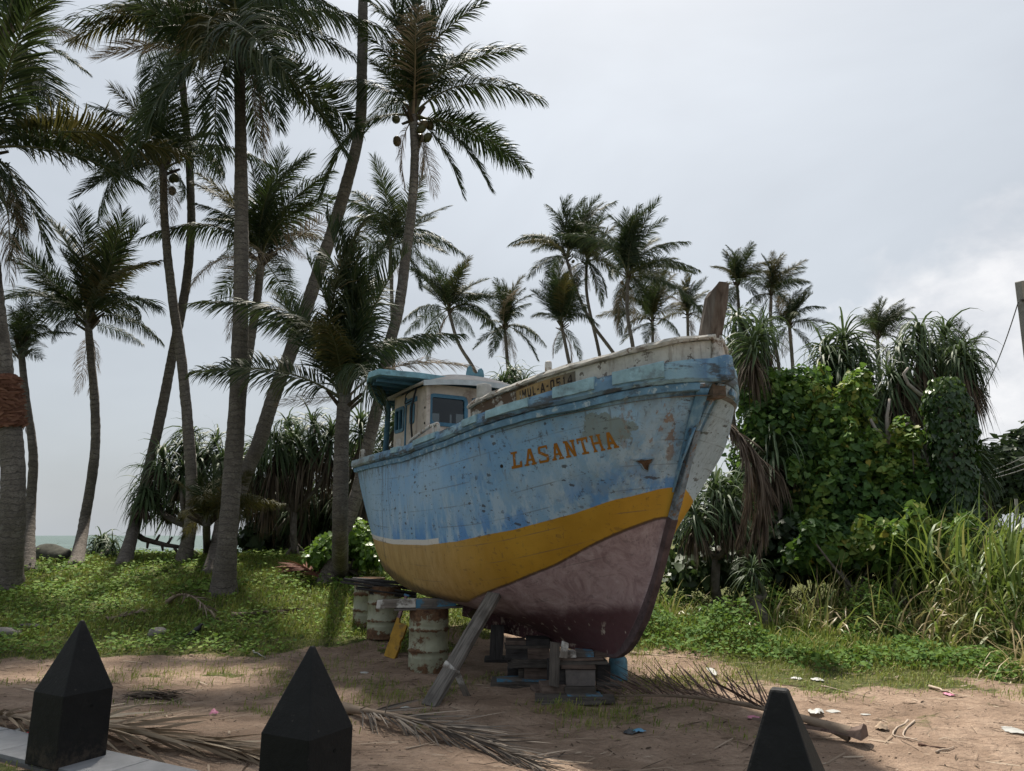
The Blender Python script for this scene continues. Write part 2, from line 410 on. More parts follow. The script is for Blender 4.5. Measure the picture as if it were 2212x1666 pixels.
# ------------------------------------------------------------------ pavement edge with tiles, black bollards
def m_conc(name, a, b, sc=6.0, rough=0.8, spec=0.3, bs=0.25):
    t = NT(name); n = t.noise(sc, 6, 0.65); f = t.noise(sc * 12, 3, 0.6)
    c = t.mix(t.math('MULTIPLY', t.oinfo(), 0.25), t.ramp(n, [(0.3, a), (0.7, b)]), tuple(q * 0.7 for q in a))
    return t.done(c, rough, t.bump(t.math('ADD', n, t.math('MULTIPLY', f, 0.4)), bs, 0.01), spec)
pav_mat = m_conc('pavement_tile', (0.15, 0.155, 0.165), (0.23, 0.235, 0.245), 5)
bed_mat = m_conc('pavement_bed', (0.10, 0.10, 0.10), (0.16, 0.155, 0.15), 8)
def ev_pt(e, q, z=0.0): return Vector((EV[0] * e + NV[0] * q, EV[1] * e + NV[1] * q, z))
ROWROT = math.atan2(EV[1], EV[0])
pav = MB().box((0, 0, 0), (15.4, 0.43, 0.22)).build('pavement', bed_mat)
pav.location = ev_pt(-2.8, 3.50, 0.179); pav.rotation_euler = (0, 0, ROWROT); tag(pav, kind='structure')
tile_me = MB().box((0, 0, 0), (0.594, 0.424, 0.03)).mesh('tile', pav_mat, bevel=0.004)
for k in range(25):
    t_ = link('tile', tile_me, pav); t_.location = (-7.4 + 0.6 * k + 0.2, 0.004, 0.1225 + random.uniform(-.001, .001))

def m_bollard():
    t = NT('black_bollard_paint'); n = t.noise(9, 6, 0.65); f = t.noise(70, 3, 0.6)
    c = t.ramp(n, [(0.3, (0.0035, 0.0037, 0.0042)), (0.75, (0.009, 0.009, 0.0095))])
    c = t.mix(t.rng(t.noise(24, 4, 0.6), 0.68, 0.74, 0, 0.5), c, (0.05, 0.045, 0.04))
    dz = t.sep()[2]
    c = t.mix(t.math('MULTIPLY', t.rng(dz, .22, .0), t.rng(t.noise(13, 5, .7), .4, .65, 0, .5)), c, (.10, .075, .055))
    c = t.mix(t.rng(t.noise(3.5, 7, .75, t.mapping((1, 1, 1), (4, 1, 7))), .57, .70, 0, .35), c, (.03, .028, .026))
    return t.done(c, 0.66, t.bump(t.math('ADD', n, t.math('MULTIPLY', f, 0.35)), 0.45, 0.014), 0.25)
bol_mat = m_bollard(); hole_mat = NT('bollard_hole').done((0.002, 0.002, 0.002), 0.9)
def bollard(px, Y, ptop, label, tip=0.012, turn=0.0):
    p = at(px, ptop, Y)
    o = empty('bollard', (p[0], p[1], 0.30), ROWROT + turn)
    s, sh, ht = 0.185, 0.485, p[2] - 0.30
    V = [(x * s, y * s, 0) for x, y in ((-1, -1), (1, -1), (1, 1), (-1, 1))] + [(x * s, y * s, sh) for x, y in ((-1, -1), (1, -1), (1, 1), (-1, 1))] + \
        [(x * tip, y * tip, ht) for x, y in ((-1, -1), (1, -1), (1, 1), (-1, 1))]
    Fc = [(3, 2, 1, 0), (8, 9, 10, 11)]
    for a in (0, 4):
        Fc += [(a + i, a + (i + 1) % 4, a + 4 + (i + 1) % 4, a + 4 + i) for i in range(4)]
    MB().add(V, Fc).build('post', bol_mat, o, bevel=0.011)
    h = MB()
    h.tube([(0.175, 0.03, sh - 0.10), (0.1875, 0.03, sh - 0.10)], 0.011, 10); h.build('screw_hole', hole_mat, o)
    return tag(o, label, 'bollard', 'black bollards along the pavement edge')
bollard(178, 5.6, 1340, 'black pyramid-topped bollard on grey paving, leftmost of three')
bollard(675, 4.5, 1395, 'black pyramid-topped bollard below the stern, middle of three')
bollard(1683, 3.28, 1487, 'black bollard with blunt flattened tip, nearest of three, by the fallen frond butt', tip=0.034)

# ------------------------------------------------------------------ the boat
BP0 = at(1335, 1424, 9.0)
BOAT = empty('fishing_boat', (BP0[0], BP0[1], 0.0), R(-60))
tag(BOAT, 'weathered blue and yellow wooden fishing boat propped up on blocks and drums', 'boat')
BM = Matrix.Translation((BP0[0], BP0[1], 0)) @ Matrix.Rotation(R(-60), 4, 'Z'); BMI = BM.inverted()
def WL(L, b, z): return BM @ Vector((L, -b, z))
LEV = [
 [(-6.05,.10,1.36),(-5,.08,1.06),(-4,.08,.88),(-3,.08,.76),(-2,.075,.62),(-1,.065,.52),(-.3,.055,.50),(.02,.05,.52),(.14,.045,.585)],
 [(-6.12,.55,1.44),(-5,.74,1.14),(-4,.78,.98),(-3,.78,.90),(-2,.70,.86),(-1,.48,.86),(-.2,.25,.90),(.2,.13,.93),(.44,.045,.95)],
 [(-6.2,.80,1.58),(-5,1.10,1.27),(-4,1.20,1.11),(-3,1.22,1.05),(-2,1.13,1.06),(-1,.86,1.15),(-.1,.50,1.30),(.4,.27,1.4),(.74,.045,1.45)],
 [(-6.27,.94,1.86),(-5,1.27,1.60),(-4,1.38,1.48),(-3,1.41,1.43),(-2,1.36,1.44),(-1,1.14,1.52),(0,.73,1.72),(.5,.47,1.84),(.95,.045,1.93)],
 [(-6.33,1.05,2.28),(-5,1.35,2.06),(-4,1.46,2.0),(-3,1.51,1.97),(-2,1.48,1.98),(-1,1.32,2.03),(0,1.0,2.19),(.5,.78,2.29),(.85,.58,2.36),(1.17,.045,2.41)],
 [(-6.38,1.17,2.74),(-5,1.41,2.6),(-4,1.51,2.55),(-3,1.56,2.5),(-2,1.56,2.52),(-1,1.47,2.58),(0,1.23,2.72),(.5,1.06,2.8),(1,.87,2.87),(1.27,.61,2.90),(1.47,.045,2.93)],
 [(-6.42,1.27,3.2),(-5,1.44,3.12),(-4,1.53,3.09),(-3,1.58,3.09),(-2,1.6,3.13),(-1,1.57,3.2),(0,1.43,3.27),(.5,1.29,3.32),(1,1.03,3.37),(1.5,.65,3.43),(1.8,.28,3.46),(1.90,.05,3.47)]]
NS_, NVV = 150, 44
ss = np.linspace(0, 1, NS_) ** 0.85
ctrl = np.zeros((7, NS_, 3))
for k, lv in enumerate(LEV):
    a = np.array(lv); L0, L1 = a[0, 0], a[-1, 0]
    Lq = L0 + (L1 - L0) * ss
    ctrl[k, :, 0] = Lq; ctrl[k, :, 1] = np.maximum(cr(a[:, 0], a[:, 1], Lq), 0.04); ctrl[k, :, 2] = cr(a[:, 0], a[:, 2], Lq)
vv = np.linspace(0, 6, NVV)
HG = np.zeros((NS_, NVV, 3))
for i in range(NS_):
    for c in range(3): HG[i, :, c] = cr(np.arange(7), ctrl[:, i, c], vv)
HG[:, :, 1] = np.maximum(HG[:, :, 1], 0.03)
z_boot = lambda L: np.interp(L, [-6.5, -5.5, -3.9, -2.5, -1.6, -.5, .23, .8, 1.2], [1.90, 1.86, 1.77, 1.76, 1.82, 1.97, 2.14, 2.33, 2.44])
z_pink = lambda L: np.interp(L, [-6.5, -5, -3, -1.9, -1.4, -.94, -.27, .46, .98, 1.2], [1.32, 1.1, .98, .98, 1.08, 1.27, 1.54, 1.90, 2.11, 2.2])
# map painted lines seen in the picture onto the hull (camera ray -> hull surface)
def hull_faces(sgn):
    V = [(p[0], -sgn * p[1], p[2]) for p in HG.reshape(-1, 3)]
    idx = np.arange(NS_ * NVV).reshape(NS_, NVV)
    q = np.stack([idx[:-1, :-1], idx[1:, :-1], idx[1:, 1:], idx[:-1, 1:]], -1).reshape(-1, 4)
    if sgn < 0: q = q[:, ::-1]
    return V, q
HV, HQ = hull_faces(1)
HBVH = BVHTree.FromPolygons(HV, [tuple(map(int, q)) for q in HQ])
def hull_px(px, py):
    o = BMI @ Vector((0, 0, CAM_H)); dr = (BMI.to_3x3() @ Vector(ray(px, py))).normalized()
    return HBVH.ray_cast(o, dr)[0]
def hull_lz(L, z, off=0.004):
    h, n, _, _ = HBVH.ray_cast(Vector((L, -6, z)), Vector((0, 1, 0)))
    if h is None: h, n, _, _ = HBVH.find_nearest(Vector((L, -1.0, z)))
    if n.y > 0: n = -n
    return h + n * off
def line_px(pts, fall, ext0=None, ext1=None):
    out = []
    for p in pts:
        h = hull_px(*p)
        if h is not None: out.append((h.x, h.z))
    out.sort()
    if ext0: out = [ext0] + out
    if ext1: out = out + [ext1]
    xs, zs = zip(*out)
    return lambda L: np.interp(L, xs, zs)
z_boot = line_px([(806, 1163), (850, 1176), (922, 1178), (986, 1170), (1113, 1144), (1240, 1110), (1366, 1072), (1440, 1053)], z_boot)
_zp = line_px([(1424, 1119), (1324, 1157), (1197, 1222), (1110, 1258)], z_pink)
_zp0 = float(_zp(-9)); _zpL = hull_px(1110, 1258).x
z_pink2 = lambda L: np.where(np.asarray(L) < _zpL, np.interp(L, [-6.5, -5, -3, -2.0, _zpL], [1.34, 1.10, .965, .985, _zp0]), _zp(L))

def m_hull():
    t = NT('hull_paint'); X, Y, Z = t.sep()
    boot, pink = t.attr('boot'), t.attr('pink')
    v_st = t.mapping((5.5, 5.5, 0.55)); v_g = t.mapping((1.4, 1.4, 1.2))
    streak = t.noise(2.0, 5, 0.65, v_st); cloud = t.noise(1.1, 6, 0.62); fine = t.noise(16, 5, 0.65); med = t.noise(4.5, 6, 0.7)
    big = t.noise(0.7, 4, 0.6, t.mapping((1, 1, 1.2), (2, 4, 1)))
    blue = t.ramp(big, [(0.30, (0.12, 0.265, 0.475)), (0.48, (0.175, 0.345, 0.555)), (0.62, (0.25, 0.40, 0.565))])
    blue = t.mix(t.rng(t.noise(2.6, 8, .72), 0.50, 0.60, 0, 0.5), blue, (0.25, 0.36, 0.46))
    brush = t.noise(1.7, 8, 0.72, t.mapping((4.2, 4.2, 0.6), (1, 2, 0)))
    lowz_ = t.rng(boot, 1.05, 0.25)
    blue = t.mix(t.math('MULTIPLY', lowz_, t.rng(brush, 0.45, 0.58, 0, 0.7)), blue, (0.39, 0.51, 0.62))
    blue = t.mix(t.math('MULTIPLY', t.rng(boot, 0.45, 0.05), t.rng(t.noise(1.1, 5, 0.6, t.mapping((3.4, 3.4, 1.0), (5, 1, 3))), 0.46, 0.56, 0, 0.85)), blue, (0.075, 0.235, 0.530))
    blue = t.mix(t.math('MULTIPLY', t.rng(X, -3.2, -5.6), 0.45), blue, (0.33, 0.47, 0.60))
    fwd = t.rng(X, -1.0, 1.4)
    blue = t.mix(t.math('MULTIPLY', fwd, t.rng(med, 0.42, 0.66, 0, 0.6)), blue, (0.225, 0.290, 0.34))
    rd = t.math('SUBTRACT', t.math('ADD', t.math('MULTIPLY', t.rng(X, -3, 1.9), 0.38), 3.07), Z)
    drip = t.math('MULTIPLY', t.rng(rd, 0.26, 0.02), t.rng(t.noise(2.0, 6, 0.7, t.mapping((4, 4, 1.2))), 0.42, 0.60))
    longd = t.math('MULTIPLY', t.rng(rd, 1.3, 0.1), t.rng(t.noise(1.7, 4, 0.6, t.mapping((6.5, 6.5, 0.18), (3, 3, 3))), 0.60, 0.68))
    drip = t.math('MAXIMUM', drip, t.math('MULTIPLY', longd, 0.7))
    blue = t.mix(t.math('MULTIPLY', drip, 0.8), blue, (0.07, 0.066, 0.062))
    # bare wood and grey filler at the bow
    d0 = t.node('ShaderNodeVectorMath', operation='DISTANCE'); t.l.new(t.mapping((1, 0, 1.5)), d0.inputs[0]); d0.inputs[1].default_value = (1.02, 0, 3.02 * 1.5)
    fil = t.rng(t.math('ADD', d0.outputs['Value'], t.math('MULTIPLY', t.math('SUBTRACT', med, 0.5), 0.5)), 0.27, 0.24)
    blue = t.mix(t.math('MULTIPLY', fil, 0.85), blue, (0.16, 0.195, 0.185))
    bare = t.math('MULTIPLY', t.rng(X, 0.75, 1.5), t.rng(t.noise(3.4, 7, 0.7, t.mapping((1.6, 1.6, 0.8), (4, 2, 1))), 0.545, 0.60))
    blue = t.mix(t.math('MULTIPLY', bare, 0.85), blue, t.mix(fine, (0.13, 0.095, 0.075), (0.27, 0.185, 0.13)))
    # yellow boot-top, paler and dirty aft
    yel = t.ramp(cloud, [(0.3, (0.33, 0.175, 0.014)), (0.7, (0.47, 0.27, 0.03))])
    aft = t.rng(X, -0.6, -2.6)
    yel = t.mix(t.math('MULTIPLY', aft, 0.8), yel, t.ramp(streak, [(0.35, (0.33, 0.215, 0.085)), (0.65, (0.47, 0.33, 0.155))]))
    dl_ = t.math('SUBTRACT', pink, t.math('MULTIPLY', t.math('SUBTRACT', -1.7, X), 0.125))
    dirt = t.rng(t.math('ADD', dl_, t.math('MULTIPLY', t.math('SUBTRACT', med, 0.5), 0.16)), 0.05, -0.05)
    dirt = t.math('MULTIPLY', dirt, t.rng(t.noise(3, 6, 0.7, v_st), 0.30, 0.55, 0.25, 1.0))
    yel = t.mix(t.math('MULTIPLY', dirt, 0.9), yel, (0.085, 0.060, 0.036))
    yel = t.mix(t.rng(t.noise(2.2, 6, 0.7, t.mapping((8, 8, 0.5), (1, 1, 5))), 0.60, 0.70, 0, 0.6), yel, (0.12, 0.075, 0.02))
    # faded red bottom paint
    pk = t.ramp(t.noise(2.0, 9, 0.74, v_g, 1.6), [(0.25, (0.125, 0.07, 0.075)), (0.5, (0.32, 0.235, 0.24)), (0.72, (0.47, 0.385, 0.385))])
    pk = t.mix(t.rng(t.noise(2.0, 6, 0.7, t.mapping((6, 6, 0.8), rot=(0, 0.5, 0))), 0.5, 0.72, 0, 0.5), pk, (0.38, 0.29, 0.29))
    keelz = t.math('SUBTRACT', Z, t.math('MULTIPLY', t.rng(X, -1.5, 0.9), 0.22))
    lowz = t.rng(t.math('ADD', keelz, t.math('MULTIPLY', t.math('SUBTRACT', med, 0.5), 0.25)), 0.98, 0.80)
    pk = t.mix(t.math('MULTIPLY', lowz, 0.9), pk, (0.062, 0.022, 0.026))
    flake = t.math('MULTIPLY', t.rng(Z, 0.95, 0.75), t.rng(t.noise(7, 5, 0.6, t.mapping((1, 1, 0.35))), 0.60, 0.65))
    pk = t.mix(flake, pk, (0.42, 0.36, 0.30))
    # white line aft over the boot-top
    wob = t.math('MULTIPLY', t.math('SUBTRACT', fine, 0.5), 0.012)
    wl_ = t.math('MULTIPLY', t.rng(t.math('ADD', boot, wob), 0.080, 0.072), t.rng(X, -2.02, -2.06))
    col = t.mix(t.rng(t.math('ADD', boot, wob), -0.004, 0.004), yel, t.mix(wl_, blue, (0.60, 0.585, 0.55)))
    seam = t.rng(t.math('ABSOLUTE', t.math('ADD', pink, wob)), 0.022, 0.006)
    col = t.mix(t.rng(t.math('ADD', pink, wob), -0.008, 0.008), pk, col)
    col = t.mix(t.math('MULTIPLY', t.math('MULTIPLY', seam, t.rng(X, -2.2, -1.2)), t.rng(med, 0.3, 0.5, 0.3, 0.85)), col, (0.05, 0.028, 0.02))
    # port side: the blue has worn to pale grey wood
    port = t.rng(Y, 0.02, 0.06)
    gr = t.noise(2.4, 6, 0.7, t.mapping((8, 8, 2.2), rot=(0, -0.45, 0)), 0.6)
    pale = t.ramp(gr, [(0.3, (0.15, 0.16, 0.17)), (0.42, (0.27, 0.35, 0.43)), (0.7, (0.35, 0.46, 0.56))])
    pale = t.mix(t.rng(Z, 2.75, 2.3, 0, 0.8), pale, (0.40, 0.53, 0.66))
    pale = t.mix(t.rng(t.math('ADD', boot, wob), -0.004, 0.004), yel, pale)
    pale = t.mix(t.rng(t.math('ADD', pink, wob), -0.008, 0.008), pk, pale)
    col = t.mix(port, col, pale)
    # chips and scratches
    wx, wz = t.math('ADD', X, t.math('MULTIPLY', t.math('SUBTRACT', fine, .5), .10)), t.math('ADD', Z, t.math('MULTIPLY', t.math('SUBTRACT', med, .5), .10))
    zs_ = t.math('MULTIPLY', wz, 1.9)
    csz = t.math('MULTIPLY', t.sep(t.voro2(4.5, wx, zs_, 'Color'))[0], 0.17)
    chip = t.rng(t.math('SUBTRACT', t.voro2(4.5, wx, zs_), csz), 0.0, -0.03)
    chip = t.math('MULTIPLY', chip, t.rng(t.noise(1.4, 2, 0.5, t.mapping((1, 1, 1), (7, 3, 1))), 0.40, 0.52))
    csz2 = t.math('MULTIPLY', t.sep(t.voro2(13, wx, zs_, 'Color'))[1], 0.15)
    chip = t.math('MAXIMUM', chip, t.math('MULTIPLY', t.rng(t.math('SUBTRACT', t.voro2(13, wx, zs_), csz2), 0.0, -0.04), t.rng(cloud, .42, .55, .2, .9)))
    chip2 = t.rng(t.noise(9, 7, 0.75, t.mapping((1, 1, 1.3), (2, 9, 4))), 0.60, 0.625)
    chip = t.math('MAXIMUM', chip, t.math('MULTIPLY', chip2, 0.8))
    chip = t.math('MULTIPLY', chip, t.rng(boot, -.05, .05, .35, 1.0))
    col = t.mix(t.math('MULTIPLY', chip, 0.8), col, (0.045, 0.04, 0.038))
    lv = t.math('FRACT', t.math('ADD', t.math('MULTIPLY', t.attr('lev'), 2.1), t.math('MULTIPLY', med, .03)))
    col = t.mix(t.math('MULTIPLY', t.rng(t.math('ABSOLUTE', t.math('SUBTRACT', lv, .5)), .035, .012), t.rng(t.noise(1.2, 4, .6, t.mapping((1, 1, 1), (8, 2, 6))), .45, .6, 0, .5)), col, (.09, .085, .08))
    vx = t.math('ADD', t.math('ADD', X, t.math('MULTIPLY', Z, -.10)), t.math('MULTIPLY', med, .05))
    vc = t.math('MINIMUM', t.math('ABSOLUTE', t.math('ADD', vx, 6.02)), t.math('ABSOLUTE', t.math('ADD', vx, 4.55)))
    col = t.mix(t.math('MULTIPLY', t.rng(vc, .018, .006), t.rng(fine, .3, .5, .3, .85)), col, (.05, .05, .05))
    scr = t.rng(t.noise(3.5, 6, 0.7, t.mapping((5, 5, 0.35), (2, 5, 1), (0, 0.35, 0))), 0.60, 0.66)
    col = t.mix(t.math('MULTIPLY', scr, t.rng(med, 0.42, 0.6, 0, 0.5)), col, (0.06, 0.055, 0.05))
    h = t.math('ADD', t.math('MULTIPLY', fine, 0.35), t.math('SUBTRACT', t.math('MULTIPLY', med, 0.6), t.math('MULTIPLY', chip, 0.8)))
    return t.done(col, t.rng(cloud, 0.3, 0.7, 0.42, 0.62), t.bump(h, 0.35, 0.014), 0.35)
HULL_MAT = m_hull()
VA, QA = hull_faces(1); VB, QB = hull_faces(-1)
n0 = len(VA)
tr = np.arange(NVV); TQ = []                      # transom between the two sides
for j in range(NVV - 1): TQ.append((j + 1, j, n0 + j, n0 + j + 1))
e0 = (NS_ - 1) * NVV
for j in range(NVV - 1): TQ.append((e0 + j, e0 + j + 1, n0 + e0 + j + 1, n0 + e0 + j))
hv = np.array(VA + VB); hq = np.concatenate([QA, QB + n0, np.array(TQ)])
hm = np_mesh('hull', hv, hq, None, HULL_MAT, smooth=True)
for nm, f in (('boot', z_boot), ('pink', z_pink2)):
    a = hm.attributes.new(nm, 'FLOAT', 'POINT'); a.data.foreach_set('value', (hv[:, 2] - f(hv[:, 0])).astype(np.float32))
a = hm.attributes.new('lev', 'FLOAT', 'POINT'); a.data.foreach_set('value', np.tile(np.tile(vv, NS_), 2).astype(np.float32))
hull = link('hull', hm, BOAT)
# deck closing the hull
dk = MB()
for i in range(0, NS_ - 1, 3):
    a, b = HG[i, -1], HG[min(i + 3, NS_ - 1), -1]
    dk.add([(a[0], -a[1] + .02, a[2] - .12), (b[0], -b[1] + .02, b[2] - .12), (b[0], b[1] - .02, b[2] - .12), (a[0], a[1] - .02, a[2] - .12)], [(0, 1, 2, 3)])
deck_mat = wood_mat('deck_boards', (0.16, 0.17, 0.17), (0.26, 0.27, 0.27), (0.05, 0.05, 0.05))
dk.build('deck', deck_mat, BOAT)

# keel and stem
def m_flat(name, col, rough=0.7, var=0.35, sc=5, spec=0.3, dark=None, chips=None, bs=0.3):
    t = NT(name); n = t.noise(sc, 6, 0.65); f = t.noise(sc * 7, 4, 0.6)
    c = t.ramp(n, [(0.3, tuple(q * (1 - var) for q in col)), (0.7, tuple(min(1, q * (1 + var)) for q in col))])
    if dark: c = t.mix(t.rng(t.noise(sc * 0.6, 6, 0.7, t.mapping((1, 1, 1), (5, 2, 8))), 0.52, 0.68, 0, 0.8), c, dark)
    if chips: c = t.mix(t.rng(t.noise(sc * 1.6, 7, 0.72, t.mapping((1, 1, 1), (1, 7, 3))), 0.55, 0.60), c, chips)
    return t.done(c, rough, t.bump(t.math('ADD', n, t.math('MULTIPLY', f, 0.5)), bs, 0.012), spec)
keel_mat = m_flat('keel_red', (0.055, 0.024, 0.027), 0.85, 0.5, 6, 0.2, (0.02, 0.012, 0.012), (0.22, 0.17, 0.14))
stem_mat = m_flat('stem_timber', (0.085, 0.06, 0.062), 0.85, 0.5, 6, 0.2, (0.03, 0.026, 0.025))
STEM = [(-.45, .45), (0, .45), (.2, .555), (.35, .69), (.57, .97), (.79, 1.40), (1.04, 1.95), (1.20, 2.28), (1.46, 2.88), (1.66, 3.25), (1.78, 3.42)]
def ribbon_solid(path, inner, half):
    n = len(path); m = MB(); V = []
    for (a, b), (c, d) in zip(path, inner): V += [(a, -half, b), (a, half, b), (c, half, d), (c, -half, d)]
    Fc = []
    for i in range(n - 1):
        for j in range(4): Fc.append((i*4+j, i*4+(j+1) % 4, i*4+4+(j+1) % 4, i*4+4+j))
    Fc += [(3, 2, 1, 0), tuple((n-1)*4 + j for j in range(4))]
    return m.add(V, [f[::-1] for f in Fc])
sp = np.array(STEM); tt = np.linspace(0, 1, len(sp)); tf = np.linspace(0, 1, 34)
so = np.stack([np.interp(tf, tt, sp[:, 0]), np.interp(tf, tt, sp[:, 1])], -1)
tg = np.gradient(so, axis=0); tg /= np.linalg.norm(tg, axis=1, keepdims=True); inn = so + np.stack([-tg[:, 1], tg[:, 0]], -1) * 0.11
lowm = so[:, 1] < 2.10
ribbon_solid(so[lowm], inn[lowm], 0.05).build('stem_post', stem_mat, BOAT, bevel=0.012)
um = (so[:, 1] >= 1.90)
ribbon_solid(so[um] + [-.002, 0], inn[um], 0.04).build('upper_stem', m_flat('stem_worn', (0.15, 0.19, 0.23), 0.8, 0.5, 7, 0.25, (0.05, 0.04, 0.032), (0.16, 0.105, 0.07)), BOAT, bevel=0.012)
kl = [(-3.35, .45), (-2, .45), (-.4, .45)]
MB().add([(-3.35, -.07, .45), (-.42, -.07, .45), (-.42, .07, .45), (-3.35, .07, .45), (-3.3, -.07, .84), (-.42, -.06, .70), (-.42, .06, .70), (-3.3, .07, .84)],
         [(3, 2, 1, 0), (4, 5, 6, 7), (0, 1, 5, 4), (1, 2, 6, 5), (2, 3, 7, 6), (3, 0, 4, 7)]).build('keel', keel_mat, BOAT, bevel=0.01)
rud = MB().box((-3.95, 0, 1.0), (0.5, 0.05, 0.9)); rud.build('rudder', keel_mat, BOAT, bevel=0.01)
pr = MB(); pr.tube([(-3.3, 0, 0.72), (-3.62, 0, 0.72)], 0.035, 10)
for k in range(3):
    rm = Matrix.Rotation(2.1 * k, 3, 'X') @ Matrix.Rotation(0.5, 3, 'Z'); pr.box(rm @ Vector((0, 0, 0.12)) + Vector((-3.6, 0, .72)), (0.02, 0.10, 0.2), rm)
pr.build('propeller', m_flat('propeller_bronze', (0.12, 0.10, 0.06), 0.5, 0.4), BOAT)

# guard rail round the sheer
RB = ([-6.6, -3.1, -1.5, -.4, .8, 1.36, 1.8, 2.1], [3.19, 3.085, 3.15, 3.24, 3.33, 3.42, 3.47, 3.485])
RT = ([-6.6, -3.1, -1.5, -.6, .3, .8, 1.36, 1.8, 2.1], [3.335, 3.22, 3.285, 3.375, 3.45, 3.515, 3.615, 3.71, 3.76])
rl = np.array(LEV[6])
def rail_plan(L): return np.where(L > 1.90, np.interp(L, [1.9, 2.02], [0.05, 0.0]), cr(rl[:, 0], rl[:, 1], L))
def m_rail():
    t = NT('rail_paint'); X, Y, Z = t.sep()
    blk = t.noise(1.9, 1, 0.3, t.mapping((1, 0.1, 0.1)))
    c = t.ramp(blk, [(0.42, (0.115, 0.215, 0.345)), (0.50, (0.155, 0.285, 0.42)), (0.52, (0.095, 0.185, 0.31)), (0.66, (0.22, 0.355, 0.45))])
    n = t.noise(7, 7, 0.7); f = t.noise(2.4, 6, 0.7, t.mapping((1, 1, 3)))
    c = t.mix(t.rng(n, 0.55, 0.62, 0, 0.75), c, (0.30, 0.42, 0.47))
    c = t.mix(t.rng(f, 0.50, 0.60, 0, 0.85), c, (0.060, 0.060, 0.062))
    c = t.mix(t.rng(t.noise(4, 7, 0.72, t.mapping((1, 1, 1), (9, 0, 2))), 0.62, 0.66), c, (0.20, 0.125, 0.08))
    c = t.mix(t.rng(X, -4.0, -5.6, 0, 0.55), c, (0.33, 0.36, 0.36))
    return t.done(c, 0.7, t.bump(t.math('ADD', n, f), 0.6, 0.02), 0.3)
RAIL_MAT = m_rail()
Lr = np.concatenate([np.linspace(-6.5, 1.2, 60), np.linspace(1.27, 1.9, 16), [1.96, 2.0, 2.02]])
def side_sweep(name, prof, mat, sgn, Ls, plan=rail_plan, jit=0.004, bevel=0.0):
    """prof(L) -> list of (offset outwards, z)"""
    b = plan(Ls); pts = np.stack([Ls, b], -1); tg_ = np.gradient(pts, axis=0); tg_ /= np.linalg.norm(tg_, axis=1, keepdims=True)
    nn = np.stack([-tg_[:, 1], tg_[:, 0]], -1)
    m = MB(); V = []; k = None
    for i, L in enumerate(Ls):
        pr_ = prof(L); k = len(pr_)
        for off, z in pr_:
            p = pts[i] + nn[i] * (off * (np.interp(L, [1.2, 1.85], [1, .45]) if sgn < 0 else 1) + random.uniform(-jit, jit)); V.append((p[0], -sgn * max(p[1], 0.0), z + random.uniform(-jit, jit)))
    n = len(Ls); Fc = [(i*k+j, i*k+(j+1) % k, (i+1)*k+(j+1) % k, (i+1)*k+j) for i in range(n-1) for j in range(k)]
    Fc += [tuple(range(k))[::-1], tuple((n-1)*k + j for j in range(k))]
    if sgn < 0: Fc = [f[::-1] for f in Fc]
    m.add(V, Fc); return m.build(name, mat, BOAT, smooth=False, bevel=bevel)
def rail_prof(L):
    zb, zt = np.interp(L, *RB), np.interp(L, *RT)
    return [(-.03, zb), (.055, zb + .005), (.085, zb + .035), (.085, zt - .06), (.07, zt), (-.06, zt + .005)]
def strake_prof(L):
    zb = np.interp(L, *RB); return [(-.02, zb - .085), (.028, zb - .082), (.038, zb - .02), (.03, zb - .002), (-.02, zb - .002)]
STRK_MAT = m_flat('strake_paint', (0.115, 0.225, 0.34), 0.7, 0.35, 6, 0.3, (0.055, 0.06, 0.068), (0.33, 0.42, 0.48), bs=0.5)
for sg in (1, -1):
    gp_ = rail_plan if sg > 0 else (lambda L: rail_plan(L) * np.interp(L, [1.1, 1.8], [1.0, .86]))
    side_sweep('guard_rail', rail_prof, RAIL_MAT, sg, Lr, plan=gp_)
    side_sweep('rubbing_strake', strake_prof, STRK_MAT, sg, Lr[:-5], plan=gp_)
# bow block where the two rails meet
MB().add([(1.80, -.17, 3.47), (2.05, -.06, 3.50), (2.05, .06, 3.50), (1.80, .15, 3.47), (1.78, -.17, 3.73), (2.03, -.05, 3.765), (2.03, .05, 3.765), (1.78, .15, 3.73)],
         [(3, 2, 1, 0), (4, 5, 6, 7), (0, 1, 5, 4), (1, 2, 6, 5), (2, 3, 7, 6), (3, 0, 4, 7)]).build('breasthook', RAIL_MAT, BOAT, bevel=0.03)
MB().box((1.80, -.02, 3.40), (.17, .20, .17), jit=.02).build('rotten_chock', m_flat('rotten_wood', (.11, .085, .068), .95, .5, 12, .1, (.03, .022, .018)), BOAT, bevel=.02)
# patched pieces of planking on the guard
pm = m_flat('patch_paint', (0.245, 0.385, 0.45), 0.7, 0.3, 6, 0.3, (0.12, 0.16, 0.18))
for L0, L1, dz in ((-.95, -.62, .0), (-.42, .30, -.005), (.62, 1.05, .02), (1.22, 1.62, .015), (-2.5, -1.75, 0.01), (-3.5, -3.2, 0.015)):
    pp = lambda L, dz=dz: [(.07, np.interp(L, *RB) + .05 + dz), (.107, np.interp(L, *RB) + .053 + dz), (.105, np.interp(L, *RT) + dz - .005), (.06, np.interp(L, *RT) + dz + .012), (.0, np.interp(L, *RT) + dz + .011)]
    side_sweep('rail_patch', pp, pm, 1, np.linspace(L0, L1, 12), jit=0.003)
